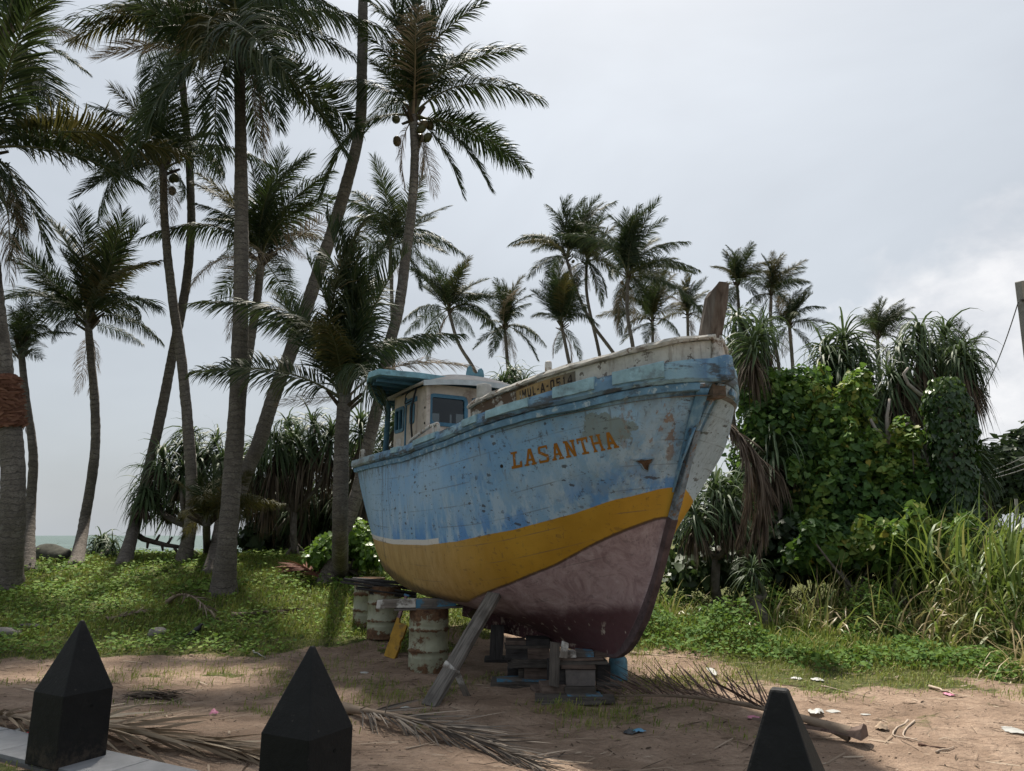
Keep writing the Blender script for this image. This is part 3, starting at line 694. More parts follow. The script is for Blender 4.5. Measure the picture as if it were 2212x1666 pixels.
# white bulwark forward, with its capping
CAPZ = ([-1.3, -.8, 0, .8, 1.37, 1.82, 2.1], [3.42, 3.55, 3.625, 3.735, 3.835, 3.945, 4.01])
def m_bulw():
    t = NT('bulwark_paint'); X, Y, Z = t.sep(); n = t.noise(5, 7, 0.7); st = t.noise(2.4, 6, 0.7, t.mapping((7, 7, 0.8)))
    c = t.ramp(n, [(0.3, (0.33, 0.31, 0.29)), (0.55, (0.50, 0.48, 0.45)), (0.8, (0.60, 0.585, 0.56))])
    c = t.mix(t.rng(st, 0.52, 0.66, 0, 0.55), c, (0.21, 0.18, 0.155))
    c = t.mix(t.math('MULTIPLY', t.rng(X, 0.45, 0.25), t.rng(n, 0.42, 0.5)), c, (0.10, 0.065, 0.045))
    c = t.mix(t.rng(t.noise(8, 7, 0.7, t.mapping((1, 1, 1), (5, 5, 5))), 0.575, 0.60, 0, 0.85), c, (0.10, 0.08, 0.066))
    return t.done(c, 0.8, t.bump(t.math('ADD', n, st), 0.45, 0.012), 0.25)
BULW_MAT = m_bulw()
def bul_plan(L): return rail_plan(L) * np.interp(L, [1.2, 1.9], [1.0, .62])
Lb = np.concatenate([np.linspace(-.95, 1.2, 26), np.linspace(1.3, 1.9, 12)])
bul_prof = lambda L: [(-.10, np.interp(L, *RT) - .03), (-.045, np.interp(L, *RT) - .03), (-.025, np.interp(L, *CAPZ) - .02), (-.085, np.interp(L, *CAPZ) - .02)]
cap_prof = lambda L: [(-.13, np.interp(L, *CAPZ) - .016), (.02, np.interp(L, *CAPZ) - .016), (.03, np.interp(L, *CAPZ) + .012), (.01, np.interp(L, *CAPZ) + .045), (-.13, np.interp(L, *CAPZ) + .045)]
CAP_MAT = m_flat('capping_paint', (0.42, 0.40, 0.37), 0.85, 0.3, 7, 0.25, (0.09, 0.07, 0.06), (0.15, 0.11, 0.085), bs=0.6)
for sg in (1, -1):
    side_sweep('bulwark', bul_prof, BULW_MAT, sg, Lb, plan=bul_plan if sg < 0 else rail_plan, jit=0.002)
    side_sweep('capping', cap_prof, CAP_MAT, sg, Lb, plan=bul_plan if sg < 0 else rail_plan, jit=0.008)
# fore end of the bulwark and the timber head at the bow
MB().box((1.84, 0, 3.82), (0.10, 0.16, 0.32)).build('bow_plate', CAP_MAT, BOAT, bevel=0.02)
head_mat = wood_mat('stem_head_wood', (0.115, 0.09, 0.078), (0.22, 0.195, 0.175), (0.022, 0.017, 0.015), 1.0, (9, 9, 1.1))
hb, ht = Vector((1.70, -.02, 3.72)), Vector((1.95, 0.0, 4.58)); hd = (ht - hb).normalized()
sdv = Vector((0, 1, 0)); fwv = sdv.cross(hd).normalized()
V = []
for k, (p, sc) in enumerate(((hb, 0.92), (hb.lerp(ht, .4), 1.0), (hb.lerp(ht, .8), .97), (ht, .9))):
    for i, (x, y) in enumerate(((-.105, -.085), (-.03, -.095), (.085, -.09), (.11, .0), (.09, .09), (-.09, .09))):
        dz = Vector((0, 0, (-.12 * (1 if x < 0 else 0)) if k == 3 else 0)); V.append(p + fwv * x * sc + sdv * y * sc + dz + Vector([random.uniform(-.01, .01) for _ in range(3)]))
Fc = [(i*6+j, i*6+(j+1) % 6, i*6+6+(j+1) % 6, i*6+6+j) for i in range(3) for j in range(6)] + [(5, 4, 3, 2, 1, 0), (18, 19, 20, 21, 22, 23)]
MB().add(V, Fc).build('stem_head', head_mat, BOAT, bevel=0.012)
# plank strip beside the stem, darker seam
V = []; zz_ = np.linspace(0, 1, 22)
for f_ in zz_:
    py_ = 838 + (1062 - 838) * f_; xl_ = np.interp(py_, [838, 930, 1045, 1062], [1506, 1481, 1455, 1452]); xr_ = np.interp(py_, [838, 900, 960, 1062], [1532, 1513, 1494, 1464])
    for k_ in range(4):
        h_ = hull_px(xl_ + (xr_ - xl_) * k_ / 3, py_) or V[-4]
        V.append(h_ + Vector((.62, -.75, -.2)).normalized() * .016)
Fc = [(i*4+j, i*4+j+1, i*4+5+j, i*4+4+j) for i in range(len(zz_)-1) for j in range(3)]
def m_cheek():
    t = NT('cheek_paint'); n = t.noise(4, 7, 0.7, t.mapping((1.5, 1.5, .8))); X, Y, Z = t.sep()
    c = t.ramp(n, [(0.35, (0.062, 0.155, 0.27)), (0.5, (0.115, 0.24, 0.37)), (0.65, (0.24, 0.36, 0.46))])
    c = t.mix(t.rng(t.noise(5, 7, 0.7, t.mapping((1, 1, 1), (3, 3, 3))), 0.58, 0.64, 0, 0.9), c, (0.09, 0.085, 0.08))
    return t.done(c, 0.65, t.bump(n, 0.5, 0.015), 0.3)
chk = MB().add(V, Fc).build('cheek_plank', m_cheek(), BOAT, smooth=True)
chk.modifiers.new('thick', 'SOLIDIFY').thickness = 0.016
# torn hole in the bow planking
hp = [hull_px(*p) for p in ((1370, 994), (1392, 993), (1413, 990), (1404, 1004), (1400, 1018), (1391, 1014), (1386, 1004))]
tm = MB(); n_ = Vector((0.55, -0.8, -0.2)).normalized()
cen = sum(hp, Vector()) / 7
tm.add([cen + n_ * 0.005] + [p + n_ * 0.006 for p in hp], [(0, i + 1, (i + 1) % 7 + 1) for i in range(7)])
tm.build('torn_hole', m_flat('torn_wood', (0.085, 0.055, 0.038), 0.95, 0.7, 18, 0.1, (0.012, 0.009, 0.008)), BOAT)
rim = MB()
for i in range(7): rim.tube([hp[i] + n_ * .006, hp[(i + 1) % 7] + n_ * .006], [.009, .006], 5)
rim.build('torn_rim', m_flat('splintered_paint', (0.15, 0.22, 0.28), 0.8, 0.5, 20, 0.2, (0.05, 0.04, 0.03)), BOAT)
hh = hull_px(1084, 1007); MB().tube([hh - n_ * .01, hh + n_ * 0.008], 0.022, 12).build('scupper', m_flat('scupper_dark', (0.02, 0.018, 0.016), 0.9), BOAT)

# ---- painted names
GL = {
 'L': [(.20,0,.42,1),(.04,0,.95,.17),(.02,.87,.58,1),(.78,.0,.95,.36)],
 'A': [((.07,0),(.28,0),(.58,1),(.38,1)),((.70,0),(.95,0),(.66,1),(.42,1)),(.24,.27,.76,.40),(0,0,.38,.12),(.58,0,1,.12)],
 'S': [(.16,.87,.84,1),(.08,.57,.29,.94),((.10,.60),(.34,.68),(.90,.40),(.66,.32)),(.71,.06,.92,.43),(.16,0,.84,.13),(.80,.76,.91,1),(.08,0,.19,.24)],
 'N': [(.12,0,.32,1),(.70,0,.90,1),((.12,1),(.36,1),(.90,0),(.66,0)),(0,0,.42,.12),(0,.88,.30,1),(.58,.88,1,1)],
 'T': [(.39,0,.62,1),(.03,.85,.97,1),(.22,0,.80,.12),(.03,.66,.16,.95),(.84,.66,.97,.95)],
 'H': [(.10,0,.29,1),(.71,0,.90,1),(.2,.43,.8,.57),(.02,0,.36,.10),(.02,.90,.36,1),(.64,0,.98,.10),(.64,.90,.98,1)],
 'I': [(.35,0,.65,1)], 'M': [(.05,0,.25,1),(.75,0,.95,1),((.05,1),(.28,1),(.60,.25),(.42,.25)),((.72,1),(.95,1),(.60,.25),(.42,.25))],
 'U': [(.08,.1,.32,1),(.68,.1,.92,1),(.15,0,.85,.2)], 'l': [(.12,0,.38,1),(.12,0,.9,.18)], '-': [(.15,.40,.85,.58)],
 'a': [((.03,0),(.27,0),(.60,1),(.38,1)),((.73,0),(.97,0),(.64,1),(.42,1)),(.25,.22,.75,.38)],
 '0': [(.08,.1,.32,.9),(.68,.1,.92,.9),(.15,0,.85,.18),(.15,.82,.85,1)], '5': [(.12,.82,.9,1),(.12,.5,.34,.95),(.12,.45,.82,.62),(.68,.08,.92,.55),(.1,0,.82,.18)],
 '1': [(.42,0,.66,1),(.25,.76,.5,.9)], '4': [(.62,0,.84,1),(.05,.25,.95,.42),((.05,.42),(.27,.42),(.72,1),(.62,1))]}
def letter(name, ch, quad, surf, mat, n=5):
    """quad: corners BL, BR, TR, TL as (L, z); surf(L, z, off) -> point"""
    m = MB()
    for si_, st in enumerate(GL[ch]):
        if not isinstance(st[0], tuple): x0, y0, x1, y1 = st; st = ((x0, y0), (x1, y0), (x1, y1), (x0, y1))
        V = []
        for i in range(n + 1):
            for j in range(n + 1):
                a, b = i / n, j / n
                x = (st[0][0]*(1-a)+st[1][0]*a)*(1-b) + (st[3][0]*(1-a)+st[2][0]*a)*b
                y = (st[0][1]*(1-a)+st[1][1]*a)*(1-b) + (st[3][1]*(1-a)+st[2][1]*a)*b
                q = [(quad[0][k]*(1-x)+quad[1][k]*x)*(1-y) + (quad[3][k]*(1-x)+quad[2][k]*x)*y for k in (0, 1)]
                V.append(surf(q[0], q[1], 0.0035 + 0.0006 * si_))
        Fc = [(i*(n+1)+j, (i+1)*(n+1)+j, (i+1)*(n+1)+j+1, i*(n+1)+j+1) for i in range(n) for j in range(n)]
        m.add(V, Fc)
    return m.build(name, mat, BOAT)
def m_letter(name, col, under, lo=0.52):
    t = NT(name); n = t.noise(11, 6, 0.7)
    return t.done(t.mix(t.rng(n, lo, lo + 0.05), col, t.mix(t.noise(30, 2), under, (0.45, 0.5, 0.54))), 0.6, t.bump(n, 0.3, 0.006), 0.3)
NAME_MAT = m_letter('name_paint', (0.27, 0.110, 0.010), (0.25, 0.33, 0.40), 0.63)
c4 = [hull_px(*p) for p in ((1103, 1014), (1341, 966), (1327, 931), (1101, 978))]
c4 = [(p.x, p.z) for p in c4]
word = 'LASANTHA'
def sub_quad(q, a, b):
    lr = lambda p, r, t_: tuple(p[k] * (1 - t_) + r[k] * t_ for k in (0, 1))
    return [lr(q[0], q[1], a), lr(q[0], q[1], b), lr(q[3], q[2], b), lr(q[3], q[2], a)]
# letters spread evenly in the picture: choose their ends by ray
for k, ch in enumerate(word):
    f0, f1 = (k + 0.06) / 8, (k + 0.92) / 8
    pts = []
    for f, top in ((f0, 0), (f1, 0), (f1, 1), (f0, 1)):
        bx, by = 1103 + (1341 - 1103) * f, 1014 + (966 - 1014) * f; tx, ty = 1101 + (1327 - 1101) * f, 978 + (931 - 978) * f
        p = hull_px(*((tx, ty) if top else (bx, by))); pts.append((p.x, p.z))
    letter('letter', ch, pts, hull_lz, NAME_MAT)
# registration on an ochre board on the bulwark
def bul_pt(L, z, off=0.0):
    b = float(rail_plan(np.array([L]))[0]); db = float(rail_plan(np.array([L + .02]))[0] - rail_plan(np.array([L - .02]))[0]) / .04
    n = Vector((-db, -1.0, 0)).normalized()
    zt, zc = np.interp(L, *RT), np.interp(L, *CAPZ); f = (z - zt) / (zc - zt)
    return Vector((L, -b, z)) + n * (-.045 + .02 * f + off)
def bz(L, f): return float(np.interp(L, *RT) + .02 + f * (np.interp(L, *CAPZ) - np.interp(L, *RT) - .06))
RL0, RL1 = 0.0, 0.82
V = []; nn_ = 14
for i in range(nn_ + 1):
    L = RL0 + (RL1 - RL0) * i / nn_
    V += [bul_pt(L, bz(L, 0.02), .008), bul_pt(L, bz(L, 0.98), .008), bul_pt(L, bz(L, 0.98), .0), bul_pt(L, bz(L, 0.02), .0)]
Fc = [(i*4+j, i*4+4+j, i*4+4+(j+1) % 4, i*4+(j+1) % 4) for i in range(nn_) for j in range(4)]
def m_regb():
    t = NT('registration_board'); n = t.noise(9, 6, 0.7); X, Y, Z = t.sep()
    c = t.ramp(n, [(0.3, (0.20, 0.13, 0.065)), (0.6, (0.36, 0.25, 0.125))])
    c = t.mix(t.rng(X, 0.45, 0.8, 0, 0.85), c, (0.115, 0.11, 0.10))
    return t.done(c, 0.85, t.bump(n, 0.4, 0.01), 0.2)
MB().add(V, Fc).build('registration_board', m_regb(), BOAT)
REG_MAT = m_letter('registration_paint', (0.022, 0.014, 0.012), (0.15, 0.11, 0.07), 0.60)
reg = ['I', 'M', 'U', 'l', '-', 'a', '-', '0', '5', '1', '4']; wd = [.5, 1.1, 1, .85, .6, 1, .6, .95, .95, .7, .95]
tot = sum(wd) + 0.22 * len(wd) + .3; x = 0.35
for ch, w in zip(reg, wd):
    a = RL0 + .03 + (RL1 - RL0 - .05) * x / tot; b = RL0 + .03 + (RL1 - RL0 - .05) * (x + w) / tot; x += w + .22
    letter('letter', ch, [(a, bz(a, .14)), (b, bz(b, .14)), (b, bz(b, .82)), (a, bz(a, .82))], lambda L, z, off: bul_pt(L, z, .008 + off), REG_MAT, 3)

# ---- wheelhouse
CABIN = empty('wheelhouse'); CABIN.parent = BOAT
beige = m_flat('wheelhouse_paint', (0.52, 0.455, 0.40), 0.75, 0.18, 4, 0.3, (0.24, 0.18, 0.145), bs=0.2)
wblue = m_flat('window_frame_blue', (0.055, 0.16, 0.25), 0.55, 0.3, 8, 0.4, bs=0.2)
cblue = m_flat('canopy_blue', (0.20, 0.38, 0.46), 0.6, 0.3, 5, 0.35, (0.10, 0.17, 0.20), bs=0.2)
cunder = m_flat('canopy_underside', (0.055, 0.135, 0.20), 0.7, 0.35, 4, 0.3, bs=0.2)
roofm = m_flat('roof_paint', (0.36, 0.335, 0.315), 0.6, 0.2, 3, 0.35, (0.30, 0.25, 0.21), bs=0.25)
def m_glass():
    t = NT('cabin_glass'); tr_ = t.node('ShaderNodeBsdfTransparent'); tr_.inputs[0].default_value = (0.30, 0.33, 0.34, 1)
    gl = t.node('ShaderNodeBsdfGlossy'); gl.inputs['Roughness'].default_value = 0.06; gl.inputs[0].default_value = (0.8, 0.85, 0.9, 1)
    fr = t.node('ShaderNodeFresnel'); fr.inputs[0].default_value = 1.45
    dif = t.node('ShaderNodeBsdfDiffuse'); t.put(dif.inputs[0], t.ramp(t.noise(3, 5), [(0.3, (0.012, 0.014, 0.016)), (0.8, (0.05, 0.055, 0.057))]))
    m1 = t.node('ShaderNodeMixShader'); m1.inputs[0].default_value = 0.25; t.l.new(tr_.outputs[0], m1.inputs[1]); t.l.new(dif.outputs[0], m1.inputs[2])
    m2 = t.node('ShaderNodeMixShader'); t.l.new(fr.outputs[0], m2.inputs[0]); t.l.new(m1.outputs[0], m2.inputs[1]); t.l.new(gl.outputs[0], m2.inputs[2])
    t.l.new(m2.outputs[0], t.out.inputs['Surface']); return t.mat
GLASS = m_glass()
LF, LA, CB = -3.64, -5.15, 1.0
Z0, Z1 = 2.95, 4.40
def wall_cells(name, mapf, u0, u1, wins, z0, z1, th, mat):
    """one wall with window openings; mapf(u, z, depth) -> point"""
    m = MB(); us = sorted({u0, u1, *[w[0] for w in wins], *[w[1] for w in wins]}); 
    for a, b in zip(us[:-1], us[1:]):
        zs = [(z0, z1)]
        for w in wins:
            if w[0] <= a + 1e-6 and w[1] >= b - 1e-6: zs = [(z0, w[2]), (w[3], z1)]
        for za, zb in zs:
            P = [mapf(u, z, dp) for dp in (0, th) for u, z in ((a, za), (b, za), (b, zb), (a, zb))]
            m.add(P, [(0, 1, 2, 3), (7, 6, 5, 4), (0, 4, 5, 1), (1, 5, 6, 2), (2, 6, 7, 3), (3, 7, 4, 0)])
    return m.build(name, mat, CABIN)
front = lambda u, z, dp: Vector((LF - dp + (z - 2.95) * -0.02, -u, z))
starb = lambda u, z, dp: Vector((u, -CB + dp, z)); portw = lambda u, z, dp: Vector((u, CB - dp, z)); backw = lambda u, z, dp: Vector((LA + dp, -u, z))
wins_f = [(.25, .955, 3.70, 4.225), (-.555, .155, 3.70, 4.225), (-.955, -.65, 3.70, 4.225)]
wins_s = [(-5.09, -4.66, 3.72, 4.16), (-4.36, -4.18, 3.80, 4.14)]
wall_cells('front_wall', front, -CB, CB, wins_f, Z0, Z1, .05, beige)
wall_cells('side_wall', starb, LA, LF - .055, wins_s, Z0, Z1 - .02, .05, beige)
wall_cells('side_wall', portw, LA, LF - .055, wins_s, Z0, Z1 - .02, .05, beige)
wall_cells('back_wall', backw, -CB + .055, CB - .055, [(-.6, -.1, 3.0, 4.2), (.1, .75, 3.65, 4.2)], Z0, Z1 - .02, .05, beige)
def window(mapf, w, fr=.05, rad=.09, panes=1):
    u0, u1, z0, z1 = w
    def ringp(g, n=5):
        pts = []; r = max(rad - g, .02)
        for cx, cz, a0 in ((u1 - g - r, z1 - g - r, 0), (u0 + g + r, z1 - g - r, 90), (u0 + g + r, z0 + g + r, 180), (u1 - g - r, z0 + g + r, 270)):
            for k in range(n + 1): a = R(a0 + 90 * k / n); pts.append((cx + r * math.cos(a), cz + r * math.sin(a)))
        return pts
    o_, i_ = ringp(-.012), ringp(fr); n = len(o_); m = MB()
    V = [mapf(u, z, -.018) for u, z in o_] + [mapf(u, z, -.024) for u, z in i_] + [mapf(u, z, .03) for u, z in i_] + [mapf(u, z, .012) for u, z in o_]
    Fc = []
    for r_ in range(4):
        for k in range(n): Fc.append((r_*n+k, r_*n+(k+1) % n, ((r_+1) % 4)*n+(k+1) % n, ((r_+1) % 4)*n+k))
    wo = m.add(V, Fc).build('window', wblue, CABIN)
    # corner fillers of the opening in wall colour behind the frame
    for k in range(panes):
        a, b = u0 + fr * .8 + (u1 - u0 - 1.6 * fr) * k / panes, u0 + fr * .8 + (u1 - u0 - 1.6 * fr) * (k + 1) / panes
        P = [mapf(u, z, dp) for dp in (.012, .017) for u, z in ((a, z0 + fr * .8), (b - .001, z0 + fr * .8), (b - .001, z1 - fr * .8), (a, z1 - fr * .8))]
        MB().add(P, [(0, 1, 2, 3), (7, 6, 5, 4), (0, 4, 5, 1), (1, 5, 6, 2), (2, 6, 7, 3), (3, 7, 4, 0)]).build('pane', GLASS, wo)
        if k:
            MB().add([mapf(u, z, dp) for dp in (-.02, .03) for u, z in ((a - .018, z0 + fr * .8), (a + .018, z0 + fr * .8), (a + .018, z1 - fr * .8), (a - .018, z1 - fr * .8))],
                     [(0, 1, 2, 3), (7, 6, 5, 4), (0, 4, 5, 1), (1, 5, 6, 2), (2, 6, 7, 3), (3, 7, 4, 0)]).build('mullion', wblue, wo)
    return wo
for w in wins_f: window(front, w)
for w in wins_s: window(starb, w, .045 if w[1] - w[0] > .3 else .03, .06, 2 if w[1] - w[0] > .3 else 1)
for w in wins_s: window(portw, w, .045 if w[1] - w[0] > .3 else .03, .06, 2 if w[1] - w[0] > .3 else 1)
# door jamb strips, vent plate, corner posts
for u in (-4.56, -4.08): MB().box((u, -CB - .012, 3.62), (.035, .02, 1.35)).build('door_jamb', wblue if u < -4.3 else beige, CABIN)
MB().box((-4.32, -CB - .015, 4.20), (.52, .03, .09)).build('door_head', wblue, CABIN, bevel=.006)
MB().box((-4.88, -CB - .006, 3.52), (.22, .01, .16)).build('vent_plate', m_flat('vent_white', (.55, .52, .5)), CABIN)
for sg in (-1, 1): MB().box((LF + .002, sg * CB * .99, 3.68), (.075, .07, 1.44)).build('corner_post', beige, CABIN, bevel=.01)
for z in (3.72, 3.98): MB().tube([(LF - .02, -CB * .99 - .036, z), (LF - .02, -CB * .99 - .042, z)], .022, 10).build('bolt_hole', hole_mat, CABIN)
# domed roof
ru = np.linspace(-5.30, -3.42, 26); rv = np.linspace(-1.13, 1.13, 27)
def roof_z(L, b):
    fx = (L + 4.36) / .94; fy = b / 1.13
    return 4.405 + .075 * (1 - fy * fy) + .26 * max(0, 1 - abs(fx) ** 2.2) * max(0, 1 - abs(fy) ** 2.6)
m = MB(); V = [(L - .10 * (b / 1.13) ** 2 * (L > -4), -b, roof_z(L, b)) for L in ru for b in rv]
Fc = [(i*27+j, (i+1)*27+j, (i+1)*27+j+1, i*27+j+1) for i in range(25) for j in range(26)]
rf = m.add(V, [f[::-1] for f in Fc]).build('roof', [roofm], CABIN, smooth=True)
md = rf.modifiers.new('thick', 'SOLIDIFY'); md.thickness = .05; md.offset = -1
fas = MB(); pf = []
for b in np.linspace(-1.13, 1.13, 15):
    L = -3.42 - .10 * (b / 1.13) ** 2; pf.append((L, -b, roof_z(-3.42, b)))
V = []
for x_, y_, z_ in pf: V += [(x_ + .012, y_, z_ - .085), (x_ + .030, y_, z_ - .085), (x_ + .022, y_, z_ + .006), (x_ + .004, y_, z_ + .006)]
fas.add(V, [(i*4+j, i*4+4+j, i*4+4+(j+1) % 4, i*4+(j+1) % 4) for i in range(14) for j in range(4)]).build('roof_edge', m_flat('roof_edge_paint', (.42, .45, .47), .6, .2), CABIN)
# two-eared blue bracket on the roof
br = MB(); zt = roof_z(-3.95, -.05)
prof = [(-.17, 0), (.17, 0), (.17, .06), (.155, .13), (.115, .175), (.075, .15), (.055, .085), (0, .06), (-.055, .09), (-.075, .17), (-.11, .20), (-.15, .15), (-.17, .06)]
V = [(-3.98, -.05 * -1 + x_, zt - .02 + z_) for x_, z_ in prof] + [(-3.93, .05 + x_, zt - .02 + z_) for x_, z_ in prof]; n = len(prof)
br.add(V, [tuple(range(n)), tuple(range(n, 2*n))[::-1]] + [(i, n+i, n+(i+1) % n, (i+1) % n) for i in range(n)]).build('roof_bracket', m_flat('bracket_blue', (.11, .235, .30), .6, .3), CABIN)
# blue canopy over the side and the after deck
poly = [(-3.72, 1.12), (-3.80, 1.80), (-4.15, 1.86), (-4.85, 1.66), (-5.75, 1.28), (-6.5, .86), (-6.85, .3), (-6.85, -.9), (-3.9, -1.12)]
can = empty('canopy'); can.parent = BOAT
CZ = lambda L: 4.47 + .012 * (-3.8 - L)
def slab(poly, z0, z1, mi=0):
    n = len(poly); P = [(L, -b, CZ(L) + z0) for L, b in poly] + [(L, -b, CZ(L) + z1) for L, b in poly]
    return P, [tuple(range(n)), tuple(range(n, 2*n))[::-1]] + [(i, n+i, n+(i+1) % n, (i+1) % n) for i in range(n)]
P_, F_ = slab(poly, .015, .115)
MB().add(P_, F_).build('canopy_top', cblue, can, bevel=.01)
inner = [(-3.80 + .0, 1.10), (-3.86, 1.74), (-4.15, 1.79), (-4.82, 1.60), (-5.70, 1.22), (-6.42, .82), (-6.78, .27), (-6.78, -.84), (-3.95, -1.06)]
P_, F_ = slab(inner, -.004, .013); MB().add(P_, F_).build('canopy_lining', cunder, can)
for k, L in enumerate(np.linspace(-4.05, -6.6, 9)):
    bs_ = float(np.interp(-L, [3.8, 4.15, 4.82, 5.7, 6.42, 6.8], [1.74, 1.78, 1.58, 1.2, .8, .2])) - .02
    MB().box((L, -(bs_ - .85) / 2, CZ(L) - .03), (.06, bs_ + .85, .05)).build('rib', cunder, can)
pst = MB(); pst.tube([(-5.82, -.92, 3.02), (-5.70, -.92, 4.46)], .055, 8); pst.build('canopy_post', cunder, can)
MB().tube([(-6.3, .75, 3.0), (-6.3, .75, 4.46)], .05, 8).build('canopy_post', cunder, can)
# deck fittings: bitts, pipe rails, hoses
fit_w = m_flat('fitting_white', (.50, .48, .45), .7, .25, 8, .3, (.18, .14, .11), (.22, .13, .08))
p = (BMI @ Vector(at(1184, 800, 10.0))); 
MB().lathe([(.045, 3.2), (.045, 3.94), (.04, 3.97), (.02, 3.98)], 8, (.08, -1.0, 0)).build('mooring_post', fit_w, BOAT, bevel=.0)
MB().lathe([(.10, 3.1), (.105, 3.90), (.10, 3.945), (.05, 3.96)], 16, (-1.41, -1.1, 0)).build('bollard_drum', m_flat('drum_white', (.40, .385, .36), .8, .25, 9, .2, (.2, .17, .14)), BOAT, smooth=True)
def pipe(name, pts, r, mat, n=8):
    m = MB(); q = [Vector(p) for p in pts]; out = [q[0]]
    for i in range(1, len(q) - 1):
        for t_ in (.25, .5, .75):
            a = q[i].lerp(q[i-1], .25); b = q[i].lerp(q[i+1], .25); out.append(a.lerp(q[i], t_).lerp(q[i].lerp(b, t_), t_))
    out.append(q[-1]); return m.tube(out, r, n).build(name, mat, BOAT, smooth=True)
def rl_pt(L, db=0.0, dz=0.0): return (L, -(float(rail_plan(np.array([L]))[0]) + db), float(np.interp(L, *RT)) + dz)
pipe('pipe_rail', [rl_pt(-1.92, -.06, .0), rl_pt(-1.98, -.07, .19), rl_pt(-2.3, -.08, .20), rl_pt(-3.15, -.10, .12), rl_pt(-3.3, -.1, -.02)], .026, fit_w)
pipe('pipe_rail', [rl_pt(-2.12, -.07, .0), rl_pt(-2.14, -.07, .19)], .022, fit_w)
pipe('pipe_rail', [rl_pt(-6.05, -.06, .0), rl_pt(-6.05, -.06, .19), rl_pt(-6.38, -.06, .19), rl_pt(-6.38, -.06, .0)], .026, fit_w)
pipe('pipe_rail', [rl_pt(-6.2, -.06, .0), rl_pt(-6.2, -.06, .19)], .022, fit_w)
hose = m_flat('black_hose', (.012, .012, .013), .6)
pipe('hose', [(-3.9, -1.08, 4.40), (-4.0, -1.13, 4.05), (-4.02, -1.12, 3.7), (-3.95, -1.10, 3.3)], .018, hose)
pipe('hose', [(-3.88, -1.05, 4.42), (-4.22, -1.16, 4.28), (-4.3, -1.14, 4.12), (-4.05, -1.12, 4.15)], .010, hose)
side_sweep('after_bulwark', lambda L: [(-.16, 2.98), (-.11, 2.98), (-.11, np.interp(L, *RT) + .03), (-.16, np.interp(L, *RT) + .03)], STRK_MAT, -1, np.linspace(-6.4, -1.0, 20))
MB().box((-5.95, 0.55, 3.35), (.18, .18, .75)).build('winch_post', m_flat('winch_rust', (.13, .09, .075), .9, .4, 10, .2, (.04, .03, .03)), BOAT, bevel=.02)

# ------------------------------------------------------------------ what the boat stands on
def m_drum():
    t = NT('drum_paint'); X, Y, Z = t.sep(); o = t.oinfo()
    n = t.noise(3.2, 7, 0.72, t.mapping((1, 1, 1.3))); f = t.noise(15, 6, 0.7); st = t.noise(2.2, 6, 0.7, t.mapping((6, 6, .6)))
    c = t.ramp(t.noise(5, 4, 0.6), [(0.3, (0.215, 0.22, 0.155)), (0.7, (0.32, 0.33, 0.235))])
    ends = t.math('MAXIMUM', t.rng(Z, 0.62, 0.86), t.rng(Z, 0.22, 0.02))
    rings = t.math('MAXIMUM', t.rng(t.math('ABSOLUTE', t.math('SUBTRACT', Z, 0.30)), 0.05, 0.0), t.rng(t.math('ABSOLUTE', t.math('SUBTRACT', Z, 0.59)), 0.05, 0.0))
    rm = t.rng(t.math('ADD', t.math('ADD', n, t.math('MULTIPLY', t.math('SUBTRACT', f, .5), .35)), t.math('ADD', t.math('MULTIPLY', ends, 0.16), t.math('MULTIPLY', rings, 0.14))), 0.53, 0.63)
    rust = t.ramp(f, [(0.3, (0.045, 0.022, 0.014)), (0.55, (0.12, 0.066, 0.035)), (0.75, (0.21, 0.13, 0.07))])
    c = t.mix(t.rng(st, 0.55, 0.7, 0, 0.4), c, (0.16, 0.11, 0.06))
    c = t.mix(rm, c, rust)
    return t.done(c, t.mix(rm, (0.5,) * 3, (0.9,) * 3), t.bump(t.math('ADD', n, t.math('MULTIPLY', f, .4)), 0.35, 0.012), 0.35)
DRUM = m_drum()
prof = [(.0, .012), (.268, .012), (.272, 0), (.290, 0), (.292, .012), (.286, .022)]
for z in np.arange(.05, .20, .03): prof += [(.284, z), (.288, z + .015)]
prof += [(.284, .22), (.284, .285), (.296, .295), (.298, .305), (.296, .315), (.284, .325), (.284, .575), (.296, .585), (.298, .595), (.296, .605), (.284, .615)]
for z in np.arange(.66, .82, .03): prof += [(.284, z), (.288, z + .015)]
prof += [(.284, .85), (.286, .86), (.292, .868), (.292, .88), (.276, .88), (.272, .862), (0.0, .862)]
drum_me = MB().lathe(prof, 40, cap=False).mesh('drum_shell', DRUM, smooth=True)
bung_me = MB().lathe([(.035, 0), (.035, .012), (.03, .016)], 12, (.17, 0, .862)).mesh('bung', DRUM)
def drum(x, y, rz, label):
    o = empty('oil_drum', (x, y, float(ground(x, y)) - .01), rz)
    link('shell', drum_me, o); link('bung', bung_me, o)
    return tag(o, label, 'drum', 'rusty oil drums under the boat')
drum(-1.215, 10.88, 0.6, 'pale green rusty oil drum nearest the leaning timber prop')
drum(-2.26, 13.10, 2.5, 'pale green oil drum behind the yellow leaning plank, under dark boards')
drum(-2.72, 14.05, 4.1, 'pale green oil drum mostly hidden, farthest back under dark boards')

